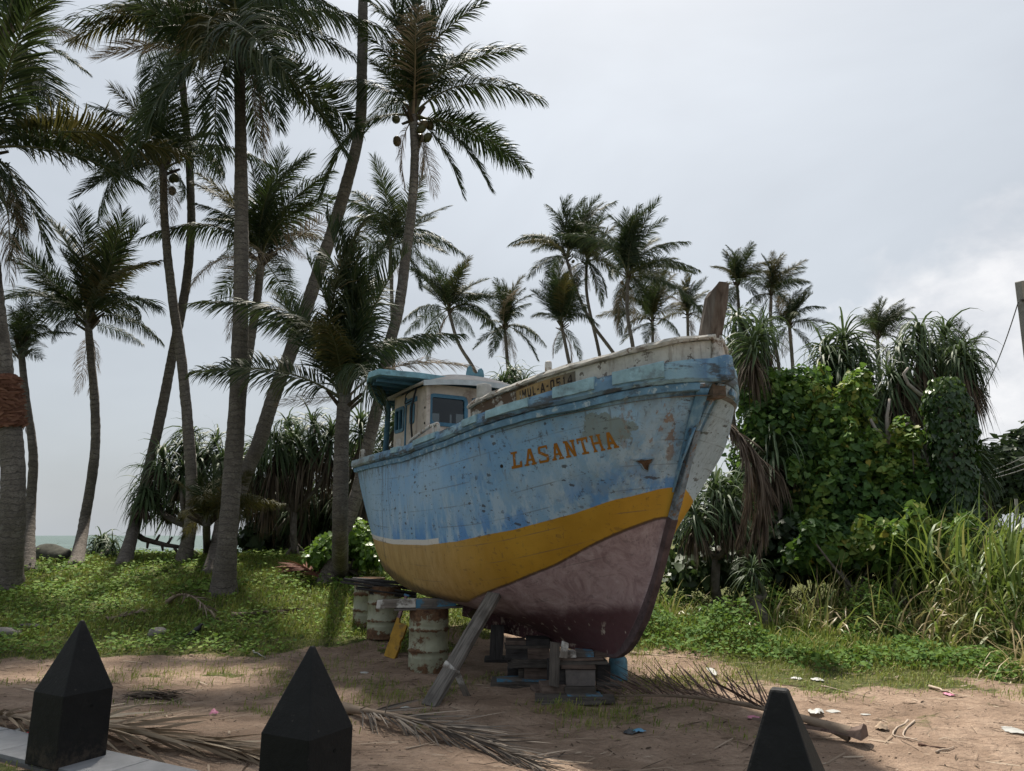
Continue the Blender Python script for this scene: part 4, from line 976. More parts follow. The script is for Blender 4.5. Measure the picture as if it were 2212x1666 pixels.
grey_w = wood_mat('weathered_wood', (0.115, 0.104, 0.093), (0.205, 0.188, 0.168), (0.035, 0.03, 0.026))
dark_w = wood_mat('dark_wet_wood', (0.045, 0.042, 0.042), (0.085, 0.08, 0.078), (0.018, 0.016, 0.015))
brown_w = wood_mat('brown_wood', (0.115, 0.085, 0.07), (0.20, 0.155, 0.13), (0.04, 0.03, 0.025))
white_w = wood_mat('white_peeling_wood', (0.16, 0.14, 0.12), (0.26, 0.23, 0.2), (0.06, 0.05, 0.045), paint=(0.50, 0.49, 0.46))
blue_w = wood_mat('blue_painted_wood', (0.12, 0.11, 0.10), (0.2, 0.18, 0.16), (0.05, 0.045, 0.04), paint=(0.07, 0.19, 0.29))
def rot_to(dirv, up=(0, 0, 1)):
    x = Vector(dirv).normalized(); z = Vector(up); z = (z - x * z.dot(x)).normalized(); y = z.cross(x)
    return Matrix((x, y, z)).transposed()
def timber(name, p0, p1, w, th, mat, label, cat='plank', group=None, up=(0, 0, 1), jit=.004, bevel=.006, parent=None):
    p0, p1 = Vector(p0), Vector(p1); L = (p1 - p0).length
    o = MB().box((0, 0, 0), (L, w, th), jit=jit).build(name, mat, parent, bevel=bevel)
    o.matrix_world = Matrix.Translation((p0 + p1) / 2) @ rot_to(p1 - p0, up).to_4x4()
    if label: tag(o, label, cat, group)
    return o
def block_px(name, x0, x1, y0, y1, Y, depth, mat, label, cat='block', rz=0.0, jit=.008, group='timbers stacked under the keel'):
    a, b = at(x0, y1, Y), at(x1, y0, Y); zb = at((x0 + x1) / 2, y1, Y)[2]; zt = at((x0 + x1) / 2, y0, Y)[2]
    o = MB().box((0, 0, 0), (abs(b[0] - a[0]), depth, zt - zb), jit=jit).build(name, mat, None, bevel=.008)
    o.location = ((a[0] + b[0]) / 2, Y + depth / 2, (zb + zt) / 2); o.rotation_euler = (0, 0, rz)
    return tag(o, label, cat, group)
G_ = 'timbers stacked under the keel'
stack_w = wood_mat('dark_stack_wood', (0.075, 0.066, 0.058), (0.14, 0.125, 0.11), (0.022, 0.019, 0.017))
# front stack, bottom to top
block_px('base_plank', 1156, 1330, 1509, 1519, 8.75, .30, stack_w, 'long grey plank on the sand, lowest and frontmost under the front stack', 'plank', -.04)
block_px('base_plank', 1226, 1300, 1503, 1510, 8.86, .32, blue_w, 'blue painted board lying on the lowest plank of the front stack', 'plank', .05)
block_px('timber_block', 1221, 1288, 1484, 1504, 8.98, .26, stack_w, 'thick pale timber lying on the blue board in the front stack')
block_px('timber_block', 1168, 1220, 1481, 1505, 9.02, .30, brown_w, 'short dark timber beside the thick pale one, low in the front stack', rz=.08)
block_px('base_plank', 1290, 1345, 1480, 1489, 9.12, .2, stack_w, 'thin board sticking out towards the blue bottle', 'plank', -.08)
block_px('concrete_block', 1222, 1286, 1447, 1484, 9.03, .34, m_conc('rough_concrete', (.105, .095, .09), (.185, .165, .155), 9, .95, .2, .6), 'big rough mauve-grey block in the middle of the front stack')
block_px('timber_block', 1207, 1221, 1447, 1482, 9.06, .32, dark_w, 'upright dark timber against the left of the big rough block')
block_px('timber_block', 1213, 1287, 1437, 1447, 9.0, .36, brown_w, 'flat brown slab lying on the big rough block')
block_px('base_plank', 1197, 1312, 1428, 1437, 9.02, .40, stack_w, 'wide plank near the top of the front stack', 'plank', .03)
block_px('base_plank', 1205, 1306, 1422, 1428, 9.03, .36, brown_w, 'thin top board of the front stack, right under the keel', 'plank', -.03)
block_px('wedge', 1218, 1244, 1408, 1422, 9.06, .2, white_w, 'small whitish wedge between keel and front stack', 'wedge')
block_px('wedge', 1245, 1282, 1407, 1422, 9.12, .2, blue_w, 'small dark blue wedge between keel and front stack', 'wedge')
timber('post', at(1196, 1482, 9.0), at(1200, 1388, 8.98), .11, .10, stack_w, 'upright split post between the two stacks under the keel', 'post', up=(0, -1, .1), jit=.012)
timber('wedge', at(1216, 1422, 8.93), at(1222, 1388, 8.93), .09, .07, white_w, 'pale broken stub of wood leaning on the keel over the front stack', 'wedge', up=(0, -1, .1), jit=.012)
# second stack
block_px('base_plank', 1060, 1182, 1476, 1488, 9.75, .42, stack_w, 'wide grey plank on the sand under the rear stack', 'plank', -.05)
block_px('base_plank', 1072, 1180, 1470, 1477, 9.82, .34, blue_w, 'second board up under the rear stack, faintly blue', 'plank', .04)
block_px('timber_block', 1133, 1184, 1444, 1471, 9.9, .3, brown_w, 'dark block standing on the boards of the rear stack')
block_px('timber_block', 1120, 1132, 1444, 1471, 9.93, .25, stack_w, 'narrow pale upright left of the dark rear block')
block_px('base_plank', 1096, 1184, 1434, 1444, 9.86, .36, stack_w, 'plank overhanging to the left in the rear stack, lower one', 'plank', .02)
block_px('base_plank', 1105, 1186, 1427, 1434, 9.9, .36, stack_w, 'plank overhanging to the left in the rear stack, upper one', 'plank', -.03)
block_px('timber_block', 1092, 1140, 1402, 1427, 10.0, .3, dark_w, 'dark timber on the left of the upper rear stack')
block_px('timber_block', 1141, 1187, 1402, 1427, 9.98, .3, brown_w, 'brown timber on the right of the upper rear stack')
block_px('timber_block', 1137, 1187, 1380, 1402, 10.02, .3, dark_w, 'topmost block of the rear stack against the keel')
timber('post', at(1072, 1428, 10.9), at(1074, 1350, 11.0), .19, .16, dark_w, 'stout dark post under the after end of the keel', 'post', up=(0, -1, .1), jit=.015)
block_px('base_plank', 1046, 1100, 1424, 1432, 10.8, .35, dark_w, 'short dark board under the stout after post', 'plank')
block_px('timber_block', 1290, 1318, 1437, 1478, 9.35, .3, dark_w, 'dark upright block closing the right end of the front stack')
block_px('timber_block', 1096, 1128, 1446, 1474, 10.25, .3, dark_w, 'dark block in shade at the left back of the rear stack')
block_px('timber_block', 1184, 1215, 1430, 1480, 9.7, .4, dark_w, 'dark block in shade between the two stacks')
block_px('base_plank', 1150, 1232, 1488, 1497, 9.3, .3, brown_w, 'brown board on the sand between the two stacks', 'plank', .2)
block_px('base_plank', 1168, 1300, 1518, 1525, 8.62, .16, stack_w, 'narrow board half sunk in sand before the front stack', 'plank', .06)
block_px('base_plank', 1090, 1190, 1395, 1402, 10.0, .34, stack_w, 'thin board under the topmost block of the rear stack', 'plank', .05)
block_px('timber_block', 1092, 1135, 1384, 1396, 10.1, .28, brown_w, 'short brown timber at the top left of the rear stack')
block_px('wedge', 1284, 1312, 1412, 1422, 9.1, .2, brown_w, 'small brown wedge under the fore end of the keel', 'wedge')
# blue bottle
bt = at(1336, 1467, 10.2)
bo = empty('gas_bottle', (bt[0], bt[1], float(ground(bt[0], bt[1])) - .01))
bm_ = m_flat('bottle_blue', (.075, .19, .255), .5, .3, 10, .4, (.12, .075, .05))
MB().lathe([(.10, 0), (.125, .015), (.128, .04), (.128, .24), (.12, .28), (.09, .315), (.07, .325)], 24, cap=True).build('body', bm_, bo, smooth=True)
MB().lathe([(.055, .32), (.06, .33), (.06, .345)], 16).build('neck_ring', bm_, bo)
MB().lathe([(.10, .335), (.112, .34), (.112, .45), (.10, .45)], 20, cap=False).build('collar', dark_w, bo)
tag(bo, 'small blue gas bottle standing behind the forefoot of the boat', 'bottle')
# prop, its tie and stake
pf, pt = at(926, 1527, 8.62), at(1068, 1284, 9.62)
PR = empty('timber_prop', pf); tag(PR, 'long grey timber prop leaning from the sand up to the hull', 'prop')
def child_timber(name, p0, p1, w, th, mat, par, up=(0, 0, 1), jit=.004):
    p0, p1 = Vector(p0) - Vector(par.location), Vector(p1) - Vector(par.location); L = (p1 - p0).length
    o = MB().box((0, 0, 0), (L, w, th), jit=jit).build(name, mat, par, bevel=.006)
    o.matrix_local = Matrix.Translation((p0 + p1) / 2) @ rot_to(p1 - p0, up).to_4x4(); return o
child_timber('beam', pf, pt, .19, .07, grey_w, PR, up=(-.45, -.8, .3))
tq = pf + (pt - pf) * .31
child_timber('tie_strap', tq - np.array([.02, 0, .03]), tq + np.array([.02, 0, .03]), .205, .085, white_w, PR, up=(-.45, -.8, .3))
timber('stake', at(1010, 1508, 9.05), at(984, 1447, 9.0), .075, .035, white_w, 'short pale stake bracing the timber prop from behind', 'stake', up=(-.2, -1, .2))
# cross beam on the near drum, board beneath it
timber('cross_beam', at(816, 1304, 10.75), at(900, 1303, 10.76), .20, .115, white_w, 'thick white peeling beam end on the near drum', 'beam', jit=.01, bevel=.015)
timber('cross_beam', at(899, 1303, 10.77), at(985, 1302, 10.85), .20, .118, blue_w, 'blue length of beam on the near drum under the bilge', 'beam', jit=.006, bevel=.012)
timber('packing_board', at(852, 1317, 10.72), at(1000, 1309, 10.85), .24, .03, grey_w, 'thin warped board between the near drum and the beams', 'board')
# dark boards on the rear drums
for k, (x0, x1, y0, y1, Y, w, lb) in enumerate([(737, 900, 1257, 1282, 12.95, .24, 'dark board reaching farthest left in the pile on the rear drums'),
        (742, 905, 1252, 1274, 13.15, .22, 'thin dark board second from top of the pile on the rear drums'), (760, 900, 1250, 1262, 13.4, .24, 'topmost dark board of the pile on the rear drums'),
        (770, 900, 1270, 1286, 12.9, .26, 'broad dark board near the bottom of the pile on the rear drums'), (800, 900, 1280, 1290, 13.0, .3, 'lowest dark board resting right on the rear drums')]):
    timber('board', at(x0, y0, Y), at(x1, y1, Y + .1), w, .035, dark_w, lb, 'board', 'dark boards on the rear drums', jit=.012)
# yellow-bladed plank with notches
yf, yt = Vector(at(842, 1421, 11.75)), Vector(at(886, 1286, 11.9))
YP = empty('steering_oar', yf); tag(YP, 'notched yellow plank with blue top leaning between the drums', 'plank')
M_ = Matrix.Translation(yf) @ rot_to(yt - yf, (-.35, -.9, .2)).to_4x4(); Ly = (yt - yf).length
prof = [(0, -.10), (0, .10), (.20, .12), (.24, .10), (.29, .10), (.33, .125), (.52, .125), (.54, .05), (.53, -.02), (.60, -.05), (.60, -.09), (.30, -.105), (.28, -.09), (.22, -.09), (.2, -.10)]
ymat = m_flat('yellow_paint', (.34, .19, .018), .6, .3, 9, .3, (.12, .08, .03))
def plate(name, prof, th, mat, par, mw):
    n = len(prof); m = MB(); V = [(x, -y, -th/2) for x, y in prof] + [(x, -y, th/2) for x, y in prof]
    m.add(V, [tuple(range(n)), tuple(range(n, 2*n))[::-1]] + [(i, n+i, n+(i+1) % n, (i+1) % n) for i in range(n)])
    o = m.build(name, mat, par); o.matrix_local = Matrix.Translation(-Vector(par.location)) @ mw; return o
plate('blade', prof, .05, ymat, YP, M_)
plate('shaft', [(.60, -.09), (.60, -.04), (.95, -.04), (.95, -.085)], .045, m_flat('red_white_paint', (.20, .12, .13), .8, .6, 12, .2, (.4, .4, .38)), YP, M_)
plate('head', [(.95, -.10), (.95, -.01), (Ly, -.005), (Ly, -.095)], .05, m_flat('blue_head', (.06, .17, .30), .6, .3), YP, M_)

# ------------------------------------------------------------------ coconut palms
def m_trunk():
    t = NT('palm_bark'); X, Y, Z = t.sep(); P = t.coord()
    n = t.noise(2.5, 6, 0.65); f = t.noise(20, 5, 0.7, t.mapping((1, 1, 3))); o = t.oinfo()
    c = t.ramp(n, [(0.3, (0.105, 0.092, 0.08)), (0.55, (0.19, 0.167, 0.147)), (0.75, (0.29, 0.262, 0.232))])
    c = t.mix(t.rng(f, 0.45, 0.65, 0, 0.7), c, (0.045, 0.038, 0.034))
    ring = t.rng(t.math('FRACT', t.math('ADD', t.math('MULTIPLY', t.attr('along'), 7.0), t.math('MULTIPLY', t.noise(1.3, 5, .7), 3.0))), 0.70, 0.98)
    c = t.mix(t.math('MULTIPLY', ring, t.rng(n, .35, .6, .15, .65)), c, (0.032, 0.027, 0.024))
    lich = t.rng(t.noise(5.5, 4, 0.6, t.mapping((1, 1, 1), (3, 8, 1))), 0.62, 0.68, 0, 0.5)
    c = t.mix(lich, c, (0.24, 0.23, 0.20))
    c = t.mix(t.math('MULTIPLY', o, 0.3), c, (0.05, 0.045, 0.04))
    return t.done(c, 0.92, t.bump(t.math('SUBTRACT', t.math('ADD', f, n), t.math('MULTIPLY', ring, 0.8)), 0.7, 0.03), 0.15)
BARK = m_trunk()
FROND_LEAF = leaf_mat('coconut_leaflet', [(0.016, 0.026, 0.013), (0.025, 0.040, 0.018), (0.038, 0.056, 0.024), (0.075, 0.078, 0.034)], (0.07, 0.11, 0.025), 0.18, 0.6, 0.2, 'both')
FROND_OLIVE = leaf_mat('coconut_leaflet_olive', [(0.03, 0.036, 0.015), (0.05, 0.055, 0.022), (0.085, 0.08, 0.032), (0.12, 0.09, 0.04)], (0.16, 0.14, 0.03), 0.22, 0.6, 0.2, 'both')
FROND_DRY = leaf_mat('dry_leaflet', [(0.085, 0.062, 0.045), (0.15, 0.115, 0.085), (0.24, 0.19, 0.145), (0.33, 0.27, 0.21)], (0.2, 0.14, 0.08), 0.15, 0.8, 0.2, 'both')
RACH = m_flat('leaf_stalk', (.085, .085, .04), .6, .3, 4, .3); RACH_DRY = m_flat('dry_stalk', (.20, .155, .115), .85, .3, 4, .2, (.1, .07, .055))
def rng_(s): return np.random.default_rng(s)
def frond_mesh(seed, sag=.18, fam='flat', n=122, leaf=.262, lift=.25, droop=1.4, gap=0.0, mats=None, wide=.046, L=4.5, petiole=.13, flat=False, sweep=0):
    """a frond lying along +X from its base, tip at (L, 0, 0); gravity by family"""
    g = rng_(seed); s = np.linspace(0, 1, 26)
    z = sag * L * 4 * (s ** .9) * (1 - s) ** 1.1; y = .03 * L * np.sin(s * 3 + g.random() * 6) * s * (1 - s) * 2
    rad = np.interp(s, [0, .08, .2, 1], [.075, .045, .03, .006])
    mbv = MB().tube(np.stack([s * L, y, z], -1), list(rad), 5); Vr = np.array(mbv.v); Qr = [f for f in mbv.f if len(f) == 4]
    grav = {'flat': (0, 0, -1), 'up': (-.75, 0, -.65), 'down': (.9, 0, -.3), 'lay': (0, 0, -1)}[fam]
    BV = []; BD = []; LN = []; WD = []; DR = []; SD = []
    for sg in (-1, 1):
        sp_ = petiole + (1 - petiole) * (np.arange(n) + g.random(n) * .8) / n; sp_ = np.minimum(sp_, .995)
        keep = g.random(n) > gap; sp_ = sp_[keep]; k = len(sp_)
        bx = sp_ * L; by = np.interp(sp_, s, y); bz_ = np.interp(sp_, s, z)
        tx = np.gradient(z, s * L); slope = np.interp(sp_, s, tx); T = nrm(np.stack([np.ones(k), np.zeros(k), slope], -1)); N = np.stack([-T[:, 2], np.zeros(k), T[:, 0]], -1); Sd = np.tile([0, sg * 1.0, 0], (k, 1))
        al = np.radians(np.interp(sp_, [petiole, .5, 1], [27, 42, 68]) + sweep + g.normal(0, 5, k))
        clump = np.sin(sp_ * 37 + g.random() * 6) * .12
        d = Sd * np.cos(al)[:, None] + T * np.sin(al)[:, None] + N * (lift + clump + g.normal(0, .10, k))[:, None]
        BV.append(np.stack([bx, by, bz_], -1)); BD.append(d)
        LN.append(leaf * L * np.interp(sp_, [petiole, .3, .55, .85, 1], [.62, .98, 1, .66, .34]) * g.uniform(.85, 1.1, k)); WD.append(wide * g.uniform(.75, 1.2, k) * np.interp(sp_, [0, .7, 1], [1, .9, .55])); DR.append(np.full(k, droop) * g.uniform(.5, 1.5, k)); SD.append(T - N * .35 * sg * 0 + g.normal(0, .25, (k, 3)))
    BV, BD, LN, WD, DR, SD = map(np.concatenate, (BV, BD, LN, WD, DR, SD))
    V, Q = strips(BV, BD, SD, LN, WD, DR, 4, grav, np.array([.5, 1, .9, .6, .06]))
    if flat: V[:, 2] = np.maximum(V[:, 2], -.02 + .03 * g.random(len(V)))
    allV = np.concatenate([Vr, V]); allQ = np.concatenate([np.array(Qr), Q + len(Vr)])
    rnd = np.concatenate([np.full(len(Vr), .3), np.repeat(np.clip(g.normal(.35, .22, len(BV)), 0, 1), 10)])
    return np_mesh('frond', allV, allQ, None, mats or [FROND_LEAF, RACH], rnd, mi=np.concatenate([np.ones(len(Qr)), np.zeros(len(Q))]))
FR = {f: [frond_mesh(100 * i + j, sg, f, droop=dp, lift=lf, gap=gp) for j, (sg, dp, lf, gp) in enumerate(v)] for i, (f, v) in enumerate({
    'flat': [(.14, 1.6, .25, .05), (.22, 2.4, .15, .1), (.10, 1.1, .4, .05), (.18, 3.2, .0, .2), (.2, 3.6, .0, .38)],
    'up': [(.10, .7, .35, .05), (.16, 1.0, .2, .1), (.06, .5, .5, .05), (.15, 1.5, .1, .25)],
    'down': [(.12, 1.2, .1, .05), (.2, 1.8, .0, .1), (.08, 1.0, .2, .2)]}.items())}
FR_OL = [frond_mesh(901, .18, 'flat', droop=2.0, mats=[FROND_OLIVE, RACH]), frond_mesh(902, .12, 'up', droop=1.0, mats=[FROND_OLIVE, RACH])]
FR_DRY = [frond_mesh(903, .1, 'down', droop=2.0, gap=.35, mats=[FROND_DRY, RACH_DRY], wide=.028), frond_mesh(904, .16, 'flat', droop=1.5, gap=.5, mats=[FROND_DRY, RACH_DRY], wide=.026)]
NUT = leaf_mat('coconut_husk', [(.03, .035, .015), (.06, .06, .025), (.09, .06, .03)], (.1, .1, .03), .02, .5, .3, 'obj')
nut_me = MB().lathe([(.0, -.15), (.06, -.135), (.105, -.07), (.115, 0), (.10, .08), (.05, .13), (0, .145)], 10, cap=False).mesh('coconut', NUT, smooth=True)
boot_me = MB().add([(0, -.07, 0), (0, .07, 0), (.35, .03, .30), (.35, -.03, .30), (.06, 0, -.03), (.38, 0, .26)], [(0, 1, 2, 3), (1, 0, 4), (1, 4, 5, 2), (4, 0, 3, 5), (3, 2, 5)]).mesh('leaf_base', m_flat('leaf_base_brown', (.055, .042, .03), .9, .5, 8, .15))
def trunk_mesh(pts, r0, r1, bulge, seed, wrap=None):
    g = rng_(seed); P = np.array(pts, float); dd = np.concatenate([[0], np.cumsum(np.linalg.norm(np.diff(P, axis=0), axis=1))])
    n = max(24, int(dd[-1] / .11)); u = np.linspace(0, dd[-1], n)
    C = np.stack([cr(dd, P[:, k], u) for k in range(3)], -1)
    rad = r1 + (r0 - r1) * (1 - u / dd[-1]) ** .9 + bulge * np.exp(-u / .45)
    rad = rad * (1 + .035 * (np.arange(n) % 2) + g.normal(0, .012, n))
    m = MB().tube(C, list(rad), 12)
    Cv = np.repeat(C, 12, 0); Vv = np.array(m.v); k_ = len(Cv); jit = 1 + .05 * (vnoise(np.tile(np.arange(12), n) * 1.7 + seed, np.repeat(u, 12) * 1.0, 1.9) - .5) * 2 + g.normal(0, .022, k_); Vv[:k_] = Cv + (Vv[:k_] - Cv) * jit[:, None]; m.v = [tuple(q) for q in Vv]
    me = m.mesh('trunk', BARK, smooth=True)
    a = me.attributes.new('along', 'FLOAT', 'POINT'); a.data.foreach_set('value', np.repeat(u, 12).astype(np.float32)); return me, C, rad
def place_frond(par, me, base, tip, twist, Lref=4.5):
    base, tip = Vector(base), Vector(tip); x = (tip - base); L = x.length; x.normalize()
    z = Vector((0, 0, 1)); z = z - x * z.dot(x)
    if z.length < .05: z = Vector((-x.x, -x.y, .1))
    z.normalize(); y = z.cross(x)
    M = Matrix((x, y, z)).transposed() @ Matrix.Rotation(twist, 3, 'X'); s = L / Lref
    o = link('frond', me, par); M4 = Matrix.Translation(base - Vector(par.location)) @ M.to_4x4() @ Matrix.Diagonal((s, s * .55 + .45 * min(s, 1.05), s * .55 + .45 * min(s, 1.05), 1))
    o.matrix_local = M4; return o
def palm(label, trunk_px, crown_px, Y, tips=(), nrand=8, L=None, r0=.17, r1=.10, bulge=.10, base_g=True, seed=1, nuts=0, olive=.07, dry=2, up_bias=.35, wind=.25, rand_el=(-35, 75), name='coconut_palm'):
    g = rng_(seed); pts = []
    for i, (px, py) in enumerate(trunk_px):
        if i == 0 and base_g: p = G(px, py); Y0 = p[1]; p = p - np.array([0, 0, .12])
        else: p = at(px, py, Y)
        pts.append(p)
    if not base_g:
        q0 = pts[0].copy(); q0[2] = float(ground(q0[0], q0[1])) - .15; q0[0] = q0[0] + .3; pts = [q0] + pts if pts[0][2] > q0[2] + .5 else [q0] + pts[1:]
    Yc = Y; c = at(*crown_px, Yc); pts.append(c)
    o = empty(name, (float(pts[0][0]), float(pts[0][1]), float(pts[0][2])))
    me, C, rad = trunk_mesh([p - np.array(o.location) for p in pts], r0 * .9, r1 * .9, bulge * .8, seed)
    link('trunk', me, o)
    axis = nrm(c - pts[-2])
    def mesh_for(v):
        el = math.degrees(math.asin(max(-1, min(1, v[2] / np.linalg.norm(v)))))
        fam = 'up' if el > 38 else ('down' if el < -38 else 'flat')
        r = g.random()
        if r > .94 and fam == 'flat': return FR_DRY[1]
        if r < olive and fam != 'down': return FR_OL[0 if fam == 'flat' else 1]
        return FR[fam][g.integers(len(FR[fam]))]
    dpx = [np.linalg.norm(at(tx, ty, Yc) - c) for tx, ty, *_ in tips] or [3.5]
    if L is None: L = max(dpx) * 1.03
    for k, tp in enumerate(tips):
        t_ = at(tp[0], tp[1], Yc); v = t_ - c; r = np.linalg.norm(v)
        s = tp[2] if len(tp) > 2 else (1 if g.random() < .5 else -1) * .8
        if abs(s) < 3:
            Lk = max(L * g.uniform(.82, 1.0), r); v = v + ray(*crown_px) * 0 + np.array([0, s * math.sqrt(max(Lk * Lk - r * r, 0)), 0])
            # keep the tip on its line of sight while moving it in depth
            tipw = at(tp[0], tp[1], c[1] + v[1]); v = tipw - c
        kind = tp[3] if len(tp) > 3 else None
        meshk = FR_DRY[0 if v[2] < 0 else 1] if kind == 'dry' else (FR_OL[0] if kind == 'olive' else mesh_for(v))
        place_frond(o, meshk, c - axis * g.uniform(0, .25), c + v, g.normal(0, .45))
    for k in range(nrand):
        az = 2 * math.pi * (k + g.random() * .8) / nrand; el = R(g.uniform(*rand_el)) if g.random() > up_bias else R(g.uniform(45, 85))
        v = np.array([math.cos(az) * math.cos(el) + wind, math.sin(az) * math.cos(el), math.sin(el)]); v = nrm(v) * L * g.uniform(.8, 1.1)
        place_frond(o, mesh_for(v), c - axis * g.uniform(0, .3), c + v, g.normal(0, .5))
    for k in range(dry):
        az = g.random() * 6.28; v = np.array([math.cos(az) * .3, math.sin(az) * .3, -1.0]) * L * g.uniform(.45, .7)
        place_frond(o, FR_DRY[0], c - axis * .35, c - axis * .35 + v, g.normal(0, .6))
    for k in range(7):
        b = link('leaf_base', boot_me, o); b.location = Vector(c - axis * g.uniform(.1, .45)) - Vector(o.location); b.rotation_euler = (g.normal(0, .2), g.normal(-.2, .3), k * .9 + g.random()); b.scale = (1.2,) * 3
    for k in range(nuts):
        b = link('coconut', nut_me, o); az = g.choice([-2.9, -.3, 1.2]) + g.normal(0, .35); b.location = Vector(c - axis * g.uniform(.35, .85) + np.array([math.cos(az), math.sin(az), 0]) * g.uniform(.25, .5)) - Vector(o.location); b.rotation_euler = (g.normal(0, .4), g.normal(0, .4), 0)
    return tag(o, label, 'palm', 'coconut palms on the shore')

WRAPPED = palm('tall coconut palm at the left edge with a rust-brown wrap round its trunk', [(18, 1272), (28, 1100), (26, 960), (7, 810), (-16, 600)], (-32, 320), 16.4,
     [(302, 402, 0), (106, 560, .05), (60, 500, .3), (170, 330, .3), (150, 260, .2), (20, 560, .4), (-120, 560), (-250, 380), (-220, 180), (-90, 60), (60, 110, .6)], 5, 4.6, .29, .17, .12, seed=21, dry=1)
palm('coconut palm out past the top left corner with fronds hanging into view', [(-150, 1290), (-110, 900), (-60, 500)], (12, 70), 17.5,
     [(153, 283, -.3), (163, 72, .3), (190, 160, .5), (95, 260, .4), (30, 290, .5), (-160, 200), (-120, -90), (60, -170), (160, -60, .4), (200, 110, 0), (70, 220, .5)], 4, 4.0, .2, .13, .1, base_g=False, seed=22, dry=1)
palm('slim short-crowned coconut palm second from the left edge', [(62, 1232), (66, 1100), (72, 990), (56, 860)], (44, 745), 19.5,
     [(0, 690), (8, 790), (60, 672), (112, 718), (20, 662), (-10, 742), (92, 775), (85, 690), (-20, 700), (100, 750)], 4, 1.6, .15, .09, .12, seed=23, dry=0, rand_el=(0, 60))
palm('curving coconut palm standing alone against the sea with wide flat fronds', [(163, 1222), (182, 1130), (206, 960), (204, 860), (196, 770)], (190, 690), 20.8,
     [(108, 478), (165, 452), (245, 485), (218, 470), (342, 566), (30, 560), (8, 648), (5, 690), (112, 735, -.6), (352, 742), (345, 668), (300, 690), (60, 600), (130, 540), (250, 560), (310, 745, .3)], 3, 3.3, .17, .11, .13, seed=24, olive=.1)
palm('tall coconut palm leaning right whose trunk crosses behind its neighbour', [(265, 1222), (305, 1080), (342, 920), (378, 740), (404, 600), (413, 480), (409, 358), (396, 200)], (388, 112), 21.5,
     [(205, 128, 0, 'dry'), (290, 40), (330, -40), (250, 10), (460, 20), (500, 110), (320, 230), (350, 250), (440, 260), (420, 0), (380, -80), (300, 160)], 6, 3.2, .18, .115, .12, seed=25, nuts=5, dry=1)
palm('coconut palm with upswept crown seen between the two leftmost big trunks', [(396, 1214), (414, 1110), (413, 1030), (405, 910), (392, 780), (372, 640), (356, 480)], (352, 352), 20.0,
     [(241, 189), (195, 228), (143, 290), (238, 377), (163, 426), (212, 475), (342, 180), (300, 195), (390, 433), (482, 381), (420, 215), (470, 290), (280, 250), (440, 330), (330, 440), (200, 395)], 4, 3.4, .18, .115, .13, seed=26, nuts=3)
palm('tallest and nearest straight-trunked coconut palm with a broad dark crown', [(483, 1282), (490, 1180), (504, 1010), (516, 800), (521, 600), (521, 400), (518, 200)], (515, 92), 16.0,
     [(140, 44, .2), (160, 90, .4), (283, 342, -.3), (468, 374, -.2), (769, 125, .2), (784, 287, .2), (747, 331, -.2), (604, 279, -.4), (446, 150, -.85, 'olive'), (300, -60), (430, -110), (560, -130), (650, -60), (720, 15), (696, 60), (250, -20), (350, 190, .6), (660, 230, .5), (560, 330, .4), (380, 120, .8), (210, 128, .0, 'dry'), (620, 160, -1), (330, 60)], 6, 4.6, .24, .135, .16, seed=27, nuts=4, dry=2, olive=.15)
palm('coconut palm with long S-bent leaning trunk leaving the top of the picture', [(478, 1232), (500, 1130), (524, 1040), (560, 955), (588, 865), (640, 728), (684, 600), (721, 490), (752, 386), (777, 276), (782, 147), (784, 0)], (784, -260), 18.5,
     [(760, 40, -.3), (700, -100), (900, -150)], 8, 3.8, .22, .14, .1, seed=28, dry=1)
palm('coconut palm with dense round crown behind the tallest trunk', [(452, 1240), (474, 1140), (492, 1030), (514, 900), (538, 760), (552, 673)], (566, 552), 20.5,
     [(309, 513), (425, 400), (446, 474), (571, 324), (615, 324), (655, 342), (688, 430), (725, 423), (427, 440), (637, 530), (412, 620), (625, 605), (700, 520), (540, 350), (590, 380), (510, 420), (720, 470), (480, 560), (660, 560)], 5, 3.5, .19, .12, .12, seed=29, olive=.06)
palm('tall coconut palm with star-shaped crown and coconuts over the wheelhouse', [(704, 1258), (742, 1150), (770, 1072), (798, 950), (815, 880), (843, 737), (858, 683), (876, 558), (891, 432), (896, 330)], (891, 240), 17.4,
     [(1172, 217, .1), (1122, 107, .2), (1045, 4, -.1), (985, -30), (920, -50), (865, -60), (828, -30), (790, 0, .3), (762, 40), (685, 187, .2), (791, 261, .5), (692, 426, -.2), (1144, 368, -.1), (1060, 408, .2), (1001, 423, .4), (876, 404, 0, 'dry'), (940, 30, .8), (880, 60, -.8), (1000, 130, .8), (800, 130, -.6), (905, 400, 0, 'dry')], 2, 3.9, .19, .115, .13, seed=30, nuts=8, dry=1, olive=.1)
palm('young coconut palm with low crown and huge arching fronds beside the stern', [(737, 1242), (735, 1100), (738, 960), (742, 890)], (745, 852), 15.0,
     [(703, 465, .3), (785, 482, .3), (730, 490, -.3), (878, 545, .2), (839, 520, .5), (599, 636, .2), (664, 560, -.2), (423, 655, .1), (415, 805, -.1), (996, 722, -.2), (1021, 794, .1), (599, 876, 0, 'dry'), (690, 690, -.8, 'olive'), (771, 540, -.4), (810, 600, .8), (560, 700, .8), (930, 740, .6), (690, 540, .6), (820, 880, -.9)], 0, 4.2, .20, .16, .06, seed=31, dry=0, olive=.06, rand_el=(10, 60))
palm('coconut palm with ragged crown half hidden behind the leaning trunk over the boat', [(852, 1000), (850, 800), (846, 629)], (843, 530), 38,
     [(767, 414), (814, 389), (850, 382), (911, 422), (936, 472), (950, 511), (961, 547), (914, 572), (907, 622), (742, 482), (739, 540), (790, 440), (880, 440), (800, 590)], 5, None, .16, .11, .1, base_g=False, seed=32)
